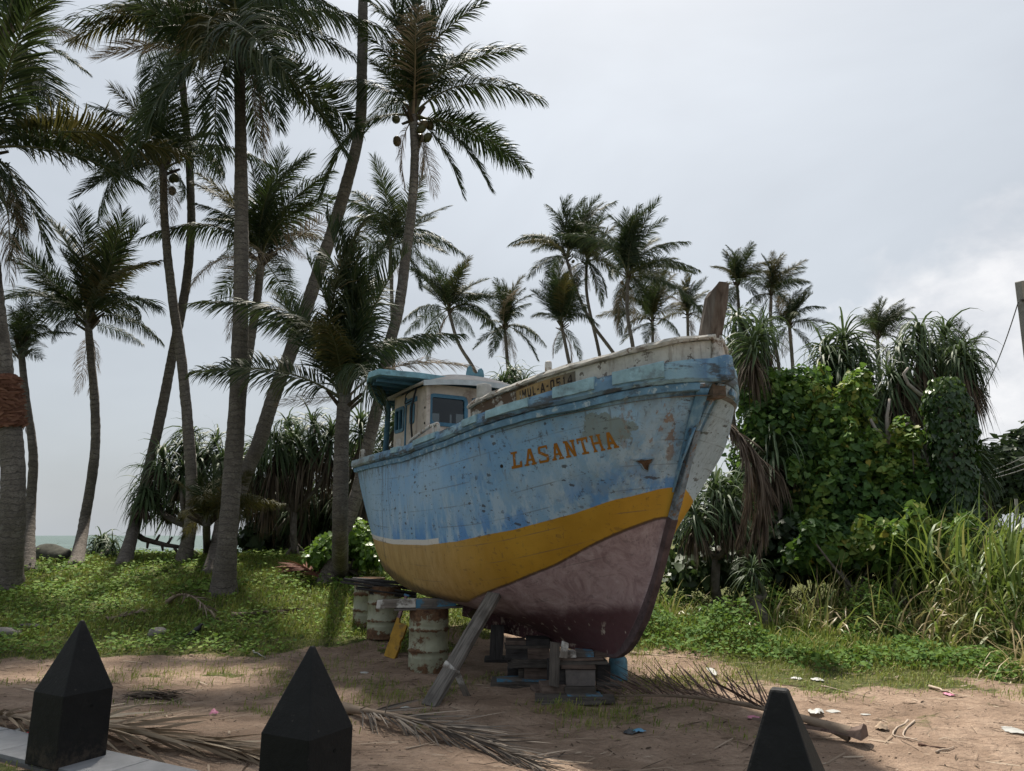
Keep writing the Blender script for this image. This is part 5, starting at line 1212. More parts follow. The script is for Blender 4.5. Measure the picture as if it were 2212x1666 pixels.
def far_palm(label, trunk, crown, Y, tips, seed, nr=10, **k):
    return palm(label, trunk, crown, Y, tips, nr, None, .17, .115, .1, base_g=False, seed=seed, **k)
far_palm('far coconut palm leaning left just above the wheelhouse roof bracket', [(1060, 900), (1022, 794), (993, 747)], (968, 668), 46, [(928, 561), (971, 550), (1011, 565), (1054, 604), (1068, 640), (1057, 686), (1025, 726), (868, 694), (885, 583), (910, 620), (1000, 720), (940, 600), (1040, 640)], 33)
far_palm('far short coconut palm with drooping skirt above the white mooring post', [(1105, 880), (1097, 792)], (1090, 703), 47, [(1087, 620), (1117, 625), (1146, 655), (1181, 748), (1161, 777), (1024, 753), (1038, 708), (1048, 645), (1130, 680), (1060, 770)], 34)
far_palm('far coconut palm with dark upright crown between the mooring post and the paired trunks', [(1245, 870), (1232, 797)], (1212, 700), 45, [(1185, 581), (1220, 591), (1151, 630), (1151, 684), (1269, 659), (1293, 704), (1200, 762), (1254, 782), (1240, 620), (1170, 610)], 35)
far_palm('far tall coconut palm, left one of the paired leaning trunks, highest crown', [(1380, 860), (1328, 767), (1279, 699), (1244, 625)], (1222, 553), 48, [(1183, 444), (1230, 424), (1264, 429), (1318, 468), (1132, 510), (1151, 542), (1141, 601), (1293, 532), (1210, 430), (1270, 480), (1290, 590)], 36, nuts=3)
far_palm('far coconut palm with yellowing fronds, right one of the paired trunks', [(1310, 860), (1296, 772), (1266, 610)], (1268, 562), 50, [(1300, 480), (1330, 540), (1335, 595), (1240, 500), (1215, 620), (1310, 640), (1275, 480), (1240, 640), (1300, 660)], 37, olive=.6)
far_palm('far coconut palm with fan of fronds blown right, nearest left of the bow', [(1385, 860), (1367, 748), (1355, 674)], (1357, 595), 41, [(1318, 468), (1352, 454), (1401, 449), (1436, 473), (1485, 522), (1497, 591), (1303, 522), (1323, 600), (1342, 723), (1450, 620), (1380, 470), (1420, 520), (1460, 560), (1400, 680), (1330, 690)], 38, nuts=3)
far_palm('far brownish coconut palm low behind the bulwark, left of two', [(1420, 860), (1412, 780)], (1409, 690), 50, [(1340, 640), (1370, 600), (1420, 590), (1460, 620), (1490, 670), (1350, 720), (1470, 730), (1395, 740)], 39, olive=.5)
far_palm('far brownish coconut palm low behind the bulwark, right beside the bow post', [(1490, 860), (1487, 760)], (1485, 678), 52, [(1430, 640), (1455, 610), (1490, 600), (1530, 630), (1550, 670), (1420, 700), (1530, 720)], 40, olive=.5)
far_palm('far coconut palm whose crown shows right behind the bow timber head', [(1610, 900), (1602, 750)], (1592, 612), 50, [(1538, 576), (1563, 547), (1597, 537), (1627, 542), (1650, 580), (1540, 640), (1570, 680), (1640, 650)], 41, olive=.3)
far_palm('far coconut palm with crown of olive fronds right of the bow post', [(1690, 900), (1681, 782), (1665, 690)], (1666, 632), 47, [(1646, 552), (1695, 552), (1735, 586), (1749, 610), (1620, 600), (1610, 660), (1720, 660), (1640, 700), (1680, 560)], 42, olive=.45)
far_palm('far coconut palm with fronds streaming right, lowest of those right of the bow', [(1718, 920), (1713, 802)], (1705, 700), 45, [(1720, 630), (1781, 664), (1789, 699), (1784, 723), (1680, 640), (1650, 750), (1740, 640), (1670, 760), (1750, 760)], 43)
far_palm('far coconut palm with windswept upright crown between the two high screw pines', [(1905, 900), (1898, 780)], (1895, 725), 46, [(1871, 669), (1890, 655), (1914, 650), (1947, 665), (1976, 690), (1863, 694), (1930, 680), (1850, 730), (1950, 740)], 44, wind=.8)
palm('coconut palm mostly hidden by the vine column with frond tips showing right', [(2085, 1100), (2088, 950)], (2072, 812), 19, [(2128, 803), (2135, 857), (2125, 897), (2110, 770), (2060, 740)], 5, 1.6, .15, .1, .1, base_g=False, seed=45, dry=0)
palm('stemless young coconut palm low among the left trunks', [(448, 1200)], (446, 1130), 18.0, [(379, 1040), (412, 1050), (474, 1036), (386, 1124), (610, 1090), (560, 1075), (440, 1030), (500, 1050), (390, 1165), (530, 1120)], 3, 1.9, .12, .1, .05, seed=46, dry=0, olive=.7, rand_el=(10, 60))
# rust-brown wrap round the left palm
wr = []; wm = MB()
for k in range(13):
    py = 815 + (926 - 815) * k / 12; px = np.interp(py, [810, 960], [7, 26]); wr.append(at(px, py, 16.4) - np.array(WRAPPED.location))
mm_ = leaf_mat('wrap_leaf', [(.10, .045, .03), (.16, .075, .05), (.21, .11, .075)], (.15, .07, .04), .05, .9, .15, 'rnd')
wb = MB().tube(wr, [.285 + .02 * (k % 2) for k in range(13)], 14).build('trunk_wrap', m_flat('wrap_brown', (.14, .065, .045), .95, .5, 14, .1, (.05, .025, .02), bs=1.0), WRAPPED)
g = rng_(77); nW = 420; a_ = g.uniform(0, 6.28, nW); h_ = g.uniform(0, 12, nW); wr_ = np.array(wr)
cpos = np.stack([np.interp(h_, np.arange(13), wr_[:, k]) for k in range(3)], -1); rad_ = np.stack([np.cos(a_), np.sin(a_), 0 * a_], -1)
tv = np.stack([-np.sin(a_), np.cos(a_), g.normal(0, .45, nW)], -1)
V, Q = strips(cpos + rad_ * .295, tv + rad_ * .15, np.stack([0 * a_, 0 * a_, 0 * a_ + 1], -1), g.uniform(.12, .28, nW), .05, .3, 3)
link('wrap_strips', np_mesh('wrap_strips', V, Q, None, mm_, np.repeat(g.random(nW), 8)), wb)

# ------------------------------------------------------------------ screw pines
PAN_LEAF = leaf_mat('screw_pine_leaf', [(.026, .044, .022), (.055, .088, .04), (.085, .125, .06), (.14, .18, .095)], (.10, .15, .04), .22, .55, .25, 'rnd')
PAN_DEAD = leaf_mat('screw_pine_dead_leaf', [(.035, .027, .021), (.065, .05, .038), (.115, .09, .068), (.15, .12, .09)], (.1, .07, .04), .12, .85, .15, 'rnd')
PAN_BARK = m_flat('screw_pine_bark', (.13, .115, .10), .95, .4, 7, .15, (.05, .042, .036))
def rosette_mesh(seed, n=95, L=1.15, droop=2.3):
    g = rng_(seed); k = np.arange(n); az = k * 2.4 + g.normal(0, .2, n); f = k / n
    el = np.radians(76 - 100 * f + g.normal(0, 9, n))
    d = np.stack([np.cos(az) * np.cos(el), np.sin(az) * np.cos(el), np.sin(el)], -1)
    sd = np.stack([-np.sin(az), np.cos(az), g.normal(0, .25, n)], -1)
    b = d * .05 + np.stack([0 * az, 0 * az, .18 - .4 * f], -1)
    V, Q = strips(b, d, sd, L * g.uniform(.75, 1.2, n), .055 * g.uniform(.8, 1.15, n), droop * g.uniform(.6, 1.5, n), 6, (0, 0, -1), np.array([.8, 1, .95, .8, .6, .35, .04]))
    return np_mesh('leaf_rosette', V, Q, None, PAN_LEAF, np.repeat(np.clip(g.normal(.42, .25, n), 0, 1), 14))
def skirt_mesh(seed, n=90, L=1.1):
    g = rng_(seed); az = g.uniform(0, 6.28, n); el = np.radians(g.uniform(-75, -25, n))
    d = np.stack([np.cos(az) * np.cos(el), np.sin(az) * np.cos(el), np.sin(el)], -1)
    sd = np.stack([-np.sin(az), np.cos(az), g.normal(0, .4, n)], -1)
    V, Q = strips(d * .06 + np.stack([0 * az, 0 * az, g.uniform(-.7, -.1, n)], -1), d, sd, L * g.uniform(.6, 1.3, n), .04, 3.0, 5)
    return np_mesh('dead_skirt', V, Q, None, PAN_DEAD, np.repeat(g.random(n), 12))
ROS = [rosette_mesh(k, 95, 1.15, dr) for k, dr in enumerate((2.8, 3.6, 4.6))]; SKI = [skirt_mesh(10 + k) for k in range(2)]
def screw_pine(label, base_px, ros, Y, seed, sk=1.0, base_z=None, scale=1.0, prop=True):
    g = rng_(seed); b = at(*base_px, Y); b[2] = float(ground(b[0], b[1])) - .05
    o = empty('screw_pine', b); cs = []
    for r in ros: cs.append((at(r[0], r[1], Y + (r[3] if len(r) > 3 else g.uniform(-.8, .8))), (r[2] if len(r) > 2 else 1.0) * scale))
    top = np.mean([c for c, _ in cs], 0); fork = b + (top - b) * .45; fork[2] = b[2] + (min(c[2] for c, _ in cs) - b[2]) * .55
    m = MB(); m.tube([Vector(np.zeros(3)), Vector((fork - b) * .5 + g.normal(0, .08, 3)), Vector(fork - b)], [.12, .10, .09], 7); m.build('trunk', PAN_BARK, o, smooth=True)
    for c, s in cs:
        mid = (fork + c) / 2 + np.array([*g.normal(0, .25, 2), -.15])
        q = [fork - b, mid - b, c - b]; u = np.linspace(0, 2, 7)
        MB().tube(np.stack([cr([0, 1, 2], [p[k] for p in q], u) for k in range(3)], -1), list(np.linspace(.075, .05, 7)), 6).build('branch', PAN_BARK, o, smooth=True)
        r = link('leaf_rosette', ROS[g.integers(3)], o); r.location = c - b; r.rotation_euler = (g.normal(0, .25), g.normal(0, .25), g.random() * 6.28); r.scale = (s,) * 3
        if sk:
            k = link('dead_skirt', SKI[g.integers(2)], o); k.location = c - b - np.array([0, 0, .1]); k.rotation_euler = (0, 0, g.random() * 6.28); k.scale = (s, s, s * sk)
    if prop:
        for k in range(4):
            a = k * 1.6 + g.random(); MB().tube([(fork - b) * .35, (fork - b) * .15 + np.array([.25 * math.cos(a), .25 * math.sin(a), 0]), np.array([.42 * math.cos(a), .42 * math.sin(a), -.1])], [.035, .035, .04], 6).build('prop_root', PAN_BARK, o, smooth=True)
    return tag(o, label, 'screw pine', 'screw pines round the clearing')
screw_pine('screw pine with hanging dark green tufts between sea and tallest palm', (412, 1200), [(404, 950), (460, 968), (331, 1042, 1.1), (368, 1082), (350, 1000), (430, 1010), (312, 1078, .9), (480, 1010), (390, 1030)], 21.5, 50, .45)
screw_pine('broad screw pine with grey hanging dead leaves left of the stern', (640, 1215), [(625, 930, 1.05), (682, 928, 1.05), (650, 968), (596, 962), (560, 990), (712, 950), (580, 1030, .9), (640, 1000)], 21.2, 51, 1.1)
screw_pine('shady low screw pine thicket behind the broad one left of the stern', (600, 1210), [(540, 1050, .9), (600, 1080), (560, 1110, .9), (660, 1090, 1.1), (700, 1040), (690, 1130), (630, 1150, .9), (520, 1000), (720, 1090)], 23.5, 52, .9)
screw_pine('screw pine glimpsed under the blue canopy behind the stern', (800, 1200), [(778, 930), (838, 958), (800, 1000), (760, 985), (860, 910), (765, 1060), (815, 1065)], 21.5, 53, 1.2)
screw_pine('single round screw pine tuft poking above the boat by the mooring post', (1112, 1200), [(1110, 815, .85), (1135, 840, .8), (1085, 840, .8)], 22, 54, .7)
screw_pine('small tufted screw pine on the bank by the sea', (222, 1205), [(222, 1178, .75), (205, 1188, .6), (243, 1186, .6)], 21.2, 55, 0, prop=False)
screw_pine('screw pine right behind the bow timber head', (1610, 1200), [(1600, 700, .95), (1625, 745, .9), (1590, 765, .9), (1650, 720, .8)], 17, 56, .9)
screw_pine('screw pine with rounded crown, high behind the leafy shrubs, left of two', (1830, 1200), [(1822, 745, 1.1), (1785, 770), (1862, 775), (1820, 800), (1780, 830, .9)], 18.5, 57, 1.2)
screw_pine('screw pine with flat windswept crown, high on the right above the vine column', (1985, 1150), [(1985, 735, 1.1), (2040, 740, 1.1), (1950, 770), (2075, 775), (2010, 790), (1935, 830, .9), (2095, 800, .8)], 17.5, 58, 1.1)
screw_pine('drooping screw pine tuft low beside the hanging dead frond', (1675, 1200), [(1672, 980, 1.15), (1650, 1010, .9)], 16.0, 59, .6)
screw_pine('screw pine close behind the stem of the boat at keel height', (1550, 1240), [(1540, 1075, 1.0), (1500, 1110, .8), (1585, 1100, .8)], 15.6, 60, .7)
screw_pine('shaded screw pine in the gap between leafy shrubs and vine column', (1900, 1150), [(1840, 900), (1885, 930), (1945, 955), (1905, 880), (1870, 990), (1930, 1000)], 17, 61, 1.3)
screw_pine('screw pine leaning out right of the vine column', (2085, 1150), [(2100, 990, .9), (2110, 1030, .8)], 16.4, 62, 1.6)
screw_pine('tiny bright screw pine seedling at the edge of the right-hand weeds', (1625, 1270), [(1622, 1238, .5)], 13.6, 63, 0, prop=False)

# ------------------------------------------------------------------ leafy shrubs, vines, trees
heart = np.array([(0, 0, 0), (.30, -.14, .05), (.50, .12, .02), (.36, .55, -.03), (0, 1.0, -.16), (-.36, .55, -.03), (-.50, .12, .02), (-.30, -.14, .05), (0, .35, -.07)], float)
heart_f = np.array([(8, 0, 1), (8, 1, 2), (8, 2, 3), (8, 3, 4), (8, 4, 5), (8, 5, 6), (8, 6, 7), (8, 7, 0)])
rhomb = np.array([(0, 0, 0), (.28, .45, .04), (0, 1, -.1), (-.28, .45, .04)], float); rhomb_f = np.array([(0, 1, 2), (0, 2, 3)])
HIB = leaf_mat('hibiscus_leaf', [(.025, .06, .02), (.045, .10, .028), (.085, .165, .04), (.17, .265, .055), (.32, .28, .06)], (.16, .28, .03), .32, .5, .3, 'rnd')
def leaf_cloud(lobes, n, size, seed, tmpl=heart, tf=heart_f, shell=.55, hang=.5, origin=(0, 0, 0), bright=.0):
    """leaves through a set of ellipsoids given as (px, py, rx, ry, Y, depth)"""
    g = rng_(seed); vol = np.array([l[2] * l[3] for l in lobes], float); cnt = (n * vol / vol.sum()).astype(int); PP = []; NN = []; TT = []
    for (px, py, rx, ry, Y, dp), k in zip(lobes, cnt):
        c = at(px, py, Y); t_ = Y / ray(px, py)[1]; a = np.array([rx * t_ / 1534, dp, ry * t_ / 1534])
        u = nrm(g.normal(0, 1, (k, 3))); r = (shell + (1 - shell) * g.random(k) ** .6)
        bump = .62 + .95 * (fbm(u[:, 0] * 4 + px, u[:, 2] * 4 + u[:, 1] * 2.5, 1.0) - .28)
        p = c + u * a * (r * bump)[:, None]; PP.append(p); NN.append(u); TT.append(r * bump)
    P = np.concatenate(PP); N = np.concatenate(NN); T_ = np.concatenate(TT); k = len(P)
    keep = P[:, 2] > ground(P[:, 0], P[:, 1]) + .05; P, N, T_ = P[keep], N[keep], T_[keep]; k = len(P)
    nn = nrm(N * .8 + g.normal(0, .75, (k, 3)) + np.array([0, -.15, .5])); Rm = frames(nn, g.uniform(0, 6.28, k))
    down = nrm(np.array([0, 0, -1.0]) - nn * (-nn[:, 2:3])); y = nrm(down * hang + Rm[:, :, 1] * (1 - hang)); x = nrm(np.cross(y, nn)); Rm = np.stack([x, y, np.cross(x, y)], -1)
    V, Fc = scatter(tmpl, tf, P - np.array(origin), Rm, size * (.45 + .95 * g.random(k) ** 1.3)[:, None])
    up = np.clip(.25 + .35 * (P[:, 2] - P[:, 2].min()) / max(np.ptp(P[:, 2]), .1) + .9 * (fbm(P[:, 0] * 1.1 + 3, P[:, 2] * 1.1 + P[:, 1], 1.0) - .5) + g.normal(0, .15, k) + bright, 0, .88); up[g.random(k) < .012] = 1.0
    return V, Fc, np.repeat(up, len(tmpl))
def shrub(label, base_px, Y, lobes, n, size, seed, stems=7, mat=HIB, name='leafy_shrub', cat='shrub', group='leafy shrubs at the right of the clearing', **k):
    if mat is HIB and seed < 73: Y += 1.5; lobes = [(*l[:4], l[4] + 1.5, l[5] * 1.1) for l in lobes]
    if seed == 73: Y += .9; lobes = [(*l[:4], l[4] + .9, l[5]) for l in lobes]
    b = at(*base_px, Y); b[2] = float(ground(b[0], b[1])) - .05; o = empty(name, b); g = rng_(seed)
    if mat is HIB:
        sh = []
        for l in lobes:
            for q in range(4): sh.append((l[0] + g.uniform(-.9, .9) * l[2], l[1] - l[3] * g.uniform(.45, 1.0), g.uniform(10, 20), g.uniform(18, 38), l[4] - g.uniform(0, .7), .22))
        lobes = list(lobes) + sh
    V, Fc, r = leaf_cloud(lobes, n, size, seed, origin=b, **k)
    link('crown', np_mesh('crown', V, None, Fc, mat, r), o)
    m = MB()
    for i in range(stems):
        l = lobes[i % len(lobes)]; c = at(l[0] + g.normal(0, l[2] * .3), l[1] + g.normal(0, l[3] * .3), l[4]) - b
        s0 = np.array([g.normal(0, .4), g.normal(0, .25), 0]); q = [s0, s0 + (c - s0) * .5 + g.normal(0, .15, 3), c]; u = np.linspace(0, 2, 8)
        m.tube(np.stack([cr([0, 1, 2], [p[j] for p in q], u) for j in range(3)], -1), list(np.linspace(.05, .012, 8)), 6)
    m.build('stem', PAN_BARK, o, smooth=True)
    return tag(o, label, cat, group)
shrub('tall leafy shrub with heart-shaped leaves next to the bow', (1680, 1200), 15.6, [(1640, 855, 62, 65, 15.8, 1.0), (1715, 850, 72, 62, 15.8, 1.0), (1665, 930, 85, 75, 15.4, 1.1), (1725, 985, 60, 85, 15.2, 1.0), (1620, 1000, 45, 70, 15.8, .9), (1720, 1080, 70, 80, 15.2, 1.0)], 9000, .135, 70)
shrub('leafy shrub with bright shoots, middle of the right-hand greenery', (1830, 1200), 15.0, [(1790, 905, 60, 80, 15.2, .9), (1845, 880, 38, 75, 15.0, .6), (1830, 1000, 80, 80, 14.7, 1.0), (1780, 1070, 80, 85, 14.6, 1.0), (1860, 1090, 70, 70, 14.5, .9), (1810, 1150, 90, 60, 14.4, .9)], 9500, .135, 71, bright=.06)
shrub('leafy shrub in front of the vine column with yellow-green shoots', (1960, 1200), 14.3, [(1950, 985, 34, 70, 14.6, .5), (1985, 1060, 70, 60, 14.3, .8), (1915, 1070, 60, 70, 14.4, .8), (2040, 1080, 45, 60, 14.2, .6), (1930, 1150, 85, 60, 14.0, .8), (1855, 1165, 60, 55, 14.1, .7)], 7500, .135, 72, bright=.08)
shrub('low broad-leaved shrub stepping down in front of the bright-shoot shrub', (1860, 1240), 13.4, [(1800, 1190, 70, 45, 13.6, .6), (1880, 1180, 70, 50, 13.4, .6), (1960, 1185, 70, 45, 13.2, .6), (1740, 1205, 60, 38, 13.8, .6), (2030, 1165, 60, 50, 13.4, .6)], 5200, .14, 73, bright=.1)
VINE = leaf_mat('vine_leaf', [(.018, .042, .016), (.030, .066, .020), (.050, .10, .028), (.11, .17, .04)], (.14, .24, .03), .25, .4, .45, 'rnd')
# palm stump wrapped in vines
b = at(2045, 1130, 15.2); b[2] = float(ground(b[0], b[1])) - .05; vo = empty('vine_column', b)
g = rng_(80); n = 6500; zt = at(2045, 818, 15.2)[2]; h = g.random(n); a = g.uniform(0, 6.28, n)
cx = np.interp(h, [0, .3, 1], [at(2062, 1130, 15.2)[0], at(2058, 1000, 15.2)[0], at(2040, 818, 15.2)[0]]); rr = np.interp(h, [0, .5, .9, 1.0], [.32, .42, .46, .25]) * (.72 + .55 * fbm(a * 1.3, h * 9, 1.0)) * g.uniform(.8, 1.08, n)
P = np.stack([cx + rr * np.cos(a), 15.2 + rr * np.sin(a), b[2] + h * (zt - b[2])], -1) - b
nn = nrm(np.stack([np.cos(a), np.sin(a), 0 * a + .35], -1) + g.normal(0, .35, (n, 3))); Rm = frames(nn, g.uniform(0, 6.28, n)); down = nrm(np.array([0, 0, -1.0]) + nn * nn[:, 2:3]); x = nrm(np.cross(down, nn)); Rm = np.stack([x, down, np.cross(x, down)], -1)
V, Fc = scatter(heart, heart_f, P, Rm, .10 * g.uniform(.6, 1.25, n)[:, None])
link('vine_leaves', np_mesh('vine_leaves', V, None, Fc, VINE, np.repeat(np.clip(g.normal(.3, .2, n) + .45 * (h > .93), 0, 1), 9)), vo)
MB().tube([Vector((cx.max() - b[0], 0, 0)), Vector((0.1, 0, (zt - b[2]) * .5)), Vector((at(2040, 830, 15.2)[0] - b[0], 0, zt - b[2] - .15))], [.2, .18, .15], 10).build('stump', BARK, vo, smooth=True)
tag(vo, 'upright palm stump wholly wrapped in dark creeping vine leaves', 'vine column')
# bare pale branches in the gap
for k, (pts, lb) in enumerate([([(1925, 880), (1928, 850), (1945, 860), (1965, 885), (2010, 868)], None)]): pass
bb = MB(); q0 = at(1918, 950, 15.8)
for pts in ([(1918, 960), (1916, 900), (1922, 862)], [(1918, 950), (1940, 925), (1962, 915)], [(1915, 955), (1890, 925), (1880, 905)], [(2020, 872), (1985, 850), (1962, 830), (1952, 808), (1962, 795)]):
    P = [Vector(at(*p, 15.8)) - Vector(q0) for p in pts]; bb.tube(P, list(np.linspace(.05, .03, len(P))), 7)
bo_ = bb.build('bare_branch', m_flat('pale_branch', (.26, .235, .21), .9, .3, 8, .15), None, smooth=True); bo_.location = q0
tag(bo_, 'bare pale forked branches in the gap left of the vine column', 'branch')
# dark growth behind everything on the right, and round the stern on the left
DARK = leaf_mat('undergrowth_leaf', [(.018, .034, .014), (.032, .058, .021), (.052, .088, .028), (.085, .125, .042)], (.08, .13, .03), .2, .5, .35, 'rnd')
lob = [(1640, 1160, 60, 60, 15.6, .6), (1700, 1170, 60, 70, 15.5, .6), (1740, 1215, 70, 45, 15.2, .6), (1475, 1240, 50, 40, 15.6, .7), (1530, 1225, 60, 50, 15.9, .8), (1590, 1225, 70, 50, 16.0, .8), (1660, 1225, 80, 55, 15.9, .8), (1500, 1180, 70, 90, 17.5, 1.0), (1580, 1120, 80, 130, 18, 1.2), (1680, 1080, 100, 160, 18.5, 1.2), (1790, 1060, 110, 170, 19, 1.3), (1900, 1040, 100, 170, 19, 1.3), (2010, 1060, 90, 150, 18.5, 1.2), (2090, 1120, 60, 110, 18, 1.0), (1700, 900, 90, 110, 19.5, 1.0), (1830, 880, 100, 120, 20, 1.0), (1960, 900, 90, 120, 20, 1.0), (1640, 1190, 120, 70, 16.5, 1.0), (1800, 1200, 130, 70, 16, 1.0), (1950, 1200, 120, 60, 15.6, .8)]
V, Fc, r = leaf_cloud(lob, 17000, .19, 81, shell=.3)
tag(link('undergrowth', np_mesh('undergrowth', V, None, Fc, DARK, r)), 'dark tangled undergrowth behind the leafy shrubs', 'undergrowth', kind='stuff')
lob = [(560, 1160, 60, 50, 23.5, 1.0), (640, 1130, 80, 80, 23.8, 1.0), (720, 1130, 60, 90, 23.5, 1.0), (790, 1120, 70, 110, 23.5, 1.2), (870, 1080, 90, 140, 24, 1.2), (600, 1060, 60, 60, 24, .8)]
V, Fc, r = leaf_cloud(lob, 6000, .26, 82, shell=.2)
tag(link('undergrowth', np_mesh('undergrowth', V, None, Fc, DARK, r)), 'dark tangled undergrowth behind the screw pines left of the stern', 'undergrowth', kind='stuff')
shrub('bright green rounded shrub beside the leaning trunk at the stern', (745, 1215), 17.6, [(720, 1185, 55, 38, 17.6, .7), (775, 1165, 45, 48, 17.8, .7), (690, 1200, 35, 25, 17.3, .5), (800, 1200, 40, 35, 17.5, .6)], 2600, .13, 83, mat=leaf_mat('sea_lettuce_leaf', [(.05, .10, .02), (.085, .16, .03), (.13, .22, .04), (.18, .27, .05)], (.2, .32, .03), .3, .4, .4, 'rnd'), group='leafy shrubs by the stern')
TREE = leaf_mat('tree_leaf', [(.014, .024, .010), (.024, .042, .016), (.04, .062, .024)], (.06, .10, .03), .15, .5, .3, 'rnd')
def tree(label, base_px, Y, lobes, n, size, seed):
    o = shrub(label, base_px, Y, lobes, n, size, seed, 5, TREE, 'broadleaf_tree', 'tree', 'trees at the right edge', tmpl=rhomb, tf=rhomb_f, hang=.2)
    for c in o.children:
        if c.name.startswith('stem'): c.name = 'trunk'
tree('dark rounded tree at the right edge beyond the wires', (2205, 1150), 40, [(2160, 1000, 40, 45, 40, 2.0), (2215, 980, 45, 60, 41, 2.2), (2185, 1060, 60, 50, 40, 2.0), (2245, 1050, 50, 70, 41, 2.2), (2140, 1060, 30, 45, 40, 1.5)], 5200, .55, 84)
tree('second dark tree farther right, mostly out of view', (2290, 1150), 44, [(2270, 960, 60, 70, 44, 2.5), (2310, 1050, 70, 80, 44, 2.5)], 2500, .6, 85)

# ------------------------------------------------------------------ ground cover
def gpts(n, x0, x1, y0, y1, dens, seed):
    g = rng_(seed); x = g.uniform(x0, x1, n); y = g.uniform(y0, y1, n); k = g.random(n) < dens(x, y); return x[k], y[k], g
def in_view(x, y, m=1.25): return np.abs(x) < .78 * m * y + .8
CREEP = leaf_mat('creeper_leaf', [(.05, .10, .022), (.10, .18, .034), (.16, .25, .048), (.22, .30, .07), (.30, .28, .10)], (.16, .25, .03), .28, .7, .12, 'rnd')
GRASS = leaf_mat('grass_blade', [(.08, .13, .022), (.145, .205, .034), (.21, .25, .05), (.30, .27, .09), (.36, .29, .15)], (.2, .22, .04), .3, .6, .25, 'rnd')
round_leaf = np.array([(0, 0, 0), (.38, .12, .10), (.5, .5, .13), (.34, .92, .08), (0, 1.0, -.02), (-.34, .92, .08), (-.5, .5, .13), (-.38, .12, .10)], float)
round_f = np.array([(0, 1, 2, 3), (0, 3, 4, 4), (0, 4, 5, 5), (0, 5, 6, 7)])
round_t = np.array([(0, 1, 2), (0, 2, 3), (0, 3, 4), (0, 4, 5), (0, 5, 6), (0, 6, 7)])
lim_left = lambda x: np.interp(x, [-14, -9, -5, -3.2, -1.5, 0.5, 3], [11.2, 11.6, 11.9, 12.4, 13.6, 14.6, 14.8])
def d_creep(x, y):
    d = smooth(-.7, 1.2, y - lim_left(x) + 4.0 * (fbm(x, y, .8) - .5)); cl = smooth(.40, .60, fbm(x + 7, y + 3, .55)); return d * (.28 + .72 * cl) * np.where(y > 17, .55, 1.0) * in_view(x, y)
x, y, g = gpts(90000, -19, 2.5, 10.5, 23.5, d_creep, 90); n = len(x)
z = ground(x, y) + np.abs(g.normal(.05, .06, n)) * (.6 + 1.2 * fbm(x, y, 1.3)); nn = nrm(np.stack([g.normal(0, .3, n), g.normal(-.1, .3, n), np.ones(n)], -1)); Rm = frames(nn, g.uniform(0, 6.28, n))
V, Fc = scatter(round_leaf, round_t, np.stack([x, y, z], -1), Rm, (np.where(y > 16, .07, .055) * g.uniform(.5, 1.4, n))[:, None])
tag(link('beach_creeper', np_mesh('beach_creeper', V, None, Fc, CREEP, np.repeat(np.clip(g.normal(.38, .22, n), 0, 1), 8))), 'round-leaved green creeper covering the bank on the left', 'creeper', kind='stuff')
def blades(name, x, y, g, hgt, wid, mat, rmean, lab, droop=1.2, segs=3, lean=.35, z0=None, cat='grass', rsd=.22):
    n = len(x); az = g.uniform(0, 6.28, n); ln = np.abs(g.normal(0, lean, n)); d = np.stack([np.cos(az) * ln + .12, np.sin(az) * ln, np.ones(n)], -1); sd = np.stack([-np.sin(az), np.cos(az), 0 * az], -1)
    V, Q = strips(np.stack([x, y, (ground(x, y) if z0 is None else z0) - .01], -1), d, sd, hgt, wid, droop * g.uniform(.4, 1.6, n), segs)
    return tag(link(name, np_mesh(name, V, Q, None, mat, np.repeat(np.clip(g.normal(rmean, rsd, n), 0, 1), (segs + 1) * 2))), lab, cat, kind='stuff')
def d_gl(x, y):
    d = smooth(-1.2, .5, y - lim_left(x) + 2.4 * (fbm(x, y, .8) - .5)); cl = smooth(.62, .42, fbm(x + 7, y + 3, .55)); return np.maximum(d * (.22 + .78 * cl), 1.0 * green(x, y) * (y < 13.5) * (y > 7)) * in_view(x, y)
x, y, g = gpts(190000, -19, 3.0, 6.5, 23.5, d_gl, 91); n = len(x)
blades('grass', x, y, g, (np.where(y > 13, .11, .06) * g.uniform(.5, 1.5, n)), np.where(y > 13, .014, .009), GRASS, .36, 'thin grass among the creeper on the left bank', 1.2, 2)
lim_right = lambda x: np.interp(x, [0.5, 2.0, 3.4, 4.5, 6.0, 8.5, 12], [14.6, 11.6, 10.9, 10.2, 9.5, 8.8, 8.2])
def d_gr(x, y): return smooth(-1.6, .8, y - lim_right(x) + 3.6 * (fbm(x, y, .8) - .5)) * smooth(5.0, 3.5, y - lim_right(x)) * in_view(x, y) * (.35 + .65 * smooth(.35, .6, fbm(x, y, 1.1)))
x, y, g = gpts(110000, .6, 13, 7.2, 18, d_gr, 92); n = len(x); tall = smooth(.3, 2.2, y - lim_right(x))
blades('grass', x, y, g, (.07 + .15 * tall) * g.uniform(.5, 1.6, n), .008 + .006 * tall, GRASS, .42, 'short yellow-green grass along the right edge of the sand', 1.3, 2)
WEED = leaf_mat('weed_leaf', [(.05, .10, .022), (.08, .155, .034), (.125, .21, .044), (.18, .265, .06)], (.16, .24, .03), .28, .7, .12, 'rnd')
def mound(x, y): return .14 + .85 * smooth(.35, .75, fbm(x + 3, y, .75)) * smooth(.6, 2.5, y - lim_right(x))
def d_weed(x, y): return smooth(.3, 1.6, y - lim_right(x) + 1.6 * (fbm(x, y, .7) - .5)) * smooth(7, 5.5, y - lim_right(x)) * in_view(x, y)
x, y, g = gpts(95000, 1.0, 13, 8, 19, d_weed, 93); n = len(x); z = ground(x, y) + mound(x, y) * g.random(n) ** .45
nn = nrm(np.stack([g.normal(0, .55, n), g.normal(-.15, .55, n), np.ones(n)], -1)); Rm = frames(nn, g.uniform(0, 6.28, n))
